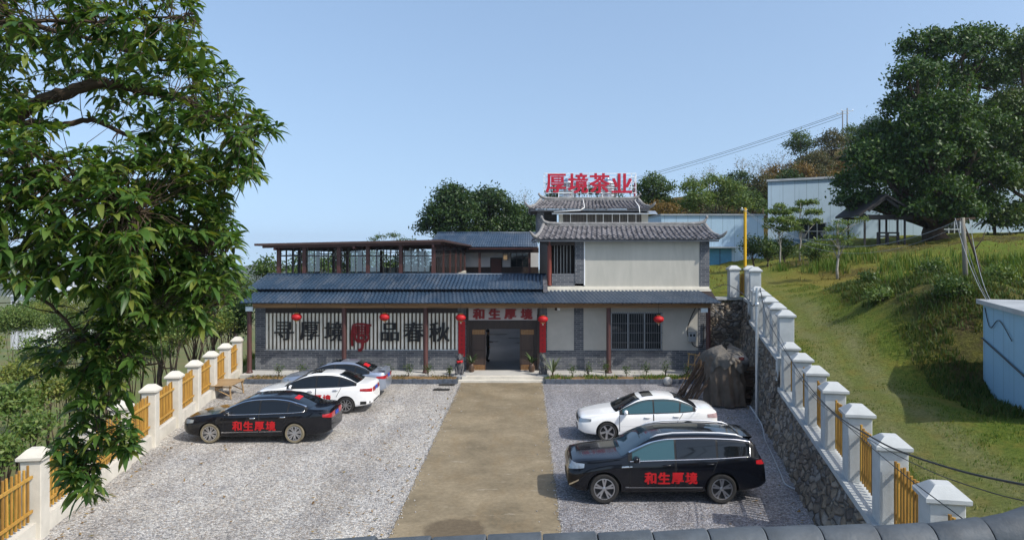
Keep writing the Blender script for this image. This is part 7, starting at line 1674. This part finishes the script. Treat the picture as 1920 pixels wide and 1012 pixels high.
for u, v, Y in TIPS:
    p = np.array(w(u, v, Y)); d2 = ((SKA - p) ** 2).sum(1); k_ = int(np.argmin(d2 + gf.uniform(0, .15, len(d2)))); s0 = SKA[k_]; dist = math.sqrt(d2[k_])
    ax = p - s0; ax = ax / max(1e-6, np.linalg.norm(ax))
    mid = s0 + (p - s0) * .55 + np.array([0, 0, .10 * min(1, dist)]) + gf.normal(size=3) * .03
    TW_.tube([s0, s0 + (mid - s0) * .5 + gf.normal(size=3) * .02, mid, p], [.006 + .004 * min(1.5, dist), .005, .004, .002], 5, caps=False)
    n = int(gf.integers(9, 17)); L0 = gf.uniform(.15, .215); tint = gf.uniform()
    for i in range(n):
        a = 2.4 * i + gf.uniform(-.4, .4); el = gf.uniform(-.35, .75) if i > 3 else gf.uniform(.4, 1.1)
        d = np.array([math.cos(a) * math.cos(el), math.sin(a) * math.cos(el), math.sin(el) * .8]) + ax * .55; d /= np.linalg.norm(d)
        l = L0 * gf.uniform(.5, 1.2); ww = l * gf.uniform(.25, .33); s = np.cross(d, [0, 0, 1.]); s /= max(1e-6, np.linalg.norm(s)); roll = gf.uniform(-.7, .7)
        up_ = np.cross(s, d); s = s * math.cos(roll) + up_ * math.sin(roll); up_ = np.cross(s, d); droop = gf.uniform(.35, .85)
        b0 = p - ax * gf.uniform(0, .07) + d * .012
        pts = []
        for t_, wf in ((0, 0), (.22, .72), (.5, 1.0), (.78, .66), (1.0, 0)):
            q = b0 + d * l * t_ * (1 - .18 * droop * t_) - np.array([0, 0, 1]) * l * droop * t_ * t_ * .75; h = ww * .5 * wf
            if wf == 0: pts.append(q)
            else: pts += [q - s * h + up_ * h * .35, q, q + s * h + up_ * h * .35]
        LV += pts                                   # 0 | 1 2 3 | 4 5 6 | 7 8 9 | 10
        b_ = nl; LF += [(b_, b_ + 1, b_ + 2, b_ + 2), (b_, b_ + 2, b_ + 3, b_ + 3)]
        for r_ in (1, 4): LF += [(b_ + r_, b_ + r_ + 3, b_ + r_ + 4, b_ + r_ + 1), (b_ + r_ + 1, b_ + r_ + 4, b_ + r_ + 5, b_ + r_ + 2)]
        LF += [(b_ + 7, b_ + 10, b_ + 8, b_ + 8), (b_ + 8, b_ + 10, b_ + 9, b_ + 9)]; nl += 11
mb.build('trunk', BARK, ft, smooth=True); TW_.build('twigs', mat('brown_twig', (.06, .042, .025), .8, var=.3), ft, smooth=True)
me = bpy.data.meshes.new('foliage'); me.from_pydata([tuple(p) for p in LV], [], [tuple(dict.fromkeys(f)) for f in LF]); me.polygons.foreach_set('use_smooth', [True] * len(me.polygons))
GLOSSY = leaf_mat('glossy_mango_leaf', [(.018, .048, .011), (.036, .090, .016), (.056, .122, .023), (.075, .145, .027), (.10, .165, .032), (.18, .21, .045)], .38, .42, .42); me.materials.append(GLOSSY)
fo = bpy.data.objects.new('foliage', me); COL.objects.link(fo); fo.parent = ft
for i, (u, v, Y, r, lab) in enumerate(((575, 492, 74, 22, 'green tree seen through the left panes of the glass room'), (640, 490, 78, 24, 'green tree seen through the glass room left of its middle'), (705, 492, 76, 22, 'dark tree seen through the middle of the glass room'), (770, 490, 80, 24, 'tree seen through the right panes of the glass room'))):
    tree('broadleaf_tree', lab, (at(u, 0, Y).x, Y, -4), lob([(u, v - 4, r), (u - r, v + 14, r), (u + r, v + 14, r), (u, v + 26, r)], Y, g), (LEAF_MID, LEAF_DARK)[i % 2], 400 + i, .3, 6, 14, .4, .2)

# stones kicked out of the gravel on to the edges of the driveway
gs = np.random.default_rng(44); n = 1000; Ys_ = gs.uniform(14, 34, n); off = np.abs(gs.normal(0, .06, n)) * np.where(gs.uniform(size=n) < .12, 5, 1); lft = gs.uniform(size=n) < .5
C_ = np.stack([np.where(lft, -3.10 + off, .86 - off), Ys_, np.full(n, .04)], 1); rs = gs.uniform(.010, .026, n)[:, None]
Vq = np.concatenate([C_[:, None, :] + rs[:, None, :] * (np.array([[1, 0, 0], [0, 1, 0], [-1, 0, 0], [0, -1, 0], [0, 0, .7], [0, 0, -.7]])[None] + gs.normal(0, .22, (n, 6, 3)))], 0).reshape(-1, 3)
Fq = (np.arange(n)[:, None, None] * 6 + np.array([[0, 1, 4], [1, 2, 4], [2, 3, 4], [3, 0, 4], [1, 0, 5], [2, 1, 5], [3, 2, 5], [0, 3, 5]])[None]).reshape(-1, 3)
tag(np_obj('spilled_gravel', Vq, Fq, leaf_mat('loose_stone', [(.16, .16, .16), (.32, .31, .30), (.50, .49, .47), (.26, .22, .17)], 0, .9, .2)), kind='stuff')
# dead leaves blown over the lot
gd = np.random.default_rng(19); n = 620; t0 = gd.uniform(0, 1, n) ** 2; Yd = gd.uniform(13, 33.5, n); side = gd.integers(0, 3, n)
Xd = np.where(side == 0, XL(Yd) + .5 + t0 * 4, np.where(side == 1, -3.2 - t0 * 2.5, 3.2 + .2 * Yd - t0 * 3)); P_ = np.stack([Xd, Yd, np.full(n, .05)], 1)
V, F = leaf_quads(P_, rand_dirs(gd, n) * np.array([1, 1, .2]), rand_dirs(gd, n) * .3 + np.array([0, 0, 1]), gd.uniform(.08, .16, n), gd.uniform(.04, .07, n))
tag(np_obj('fallen_leaves', V, F, leaf_mat('dead_leaf', [(.10, .055, .02), (.20, .12, .04), (.26, .18, .07), (.12, .10, .03)], 0, .8, .1)), kind='stuff')

# ------------------------------------------------------------ the air
mb = MB(); mb.box(-3800, 3800, -60, 3700, -230, 60)
k = NT('haze_air'); k.t.nodes.remove(k.b); pv_ = k.n('ShaderNodeVolumePrincipled'); pv_.inputs['Color'].default_value = (.72, .82, .95, 1); pv_.inputs['Density'].default_value = .00016; pv_.inputs['Anisotropy'].default_value = .2
k.l(pv_.outputs[0], k.o.inputs['Volume']); tag(mb.build('haze', k.m), kind='stuff')
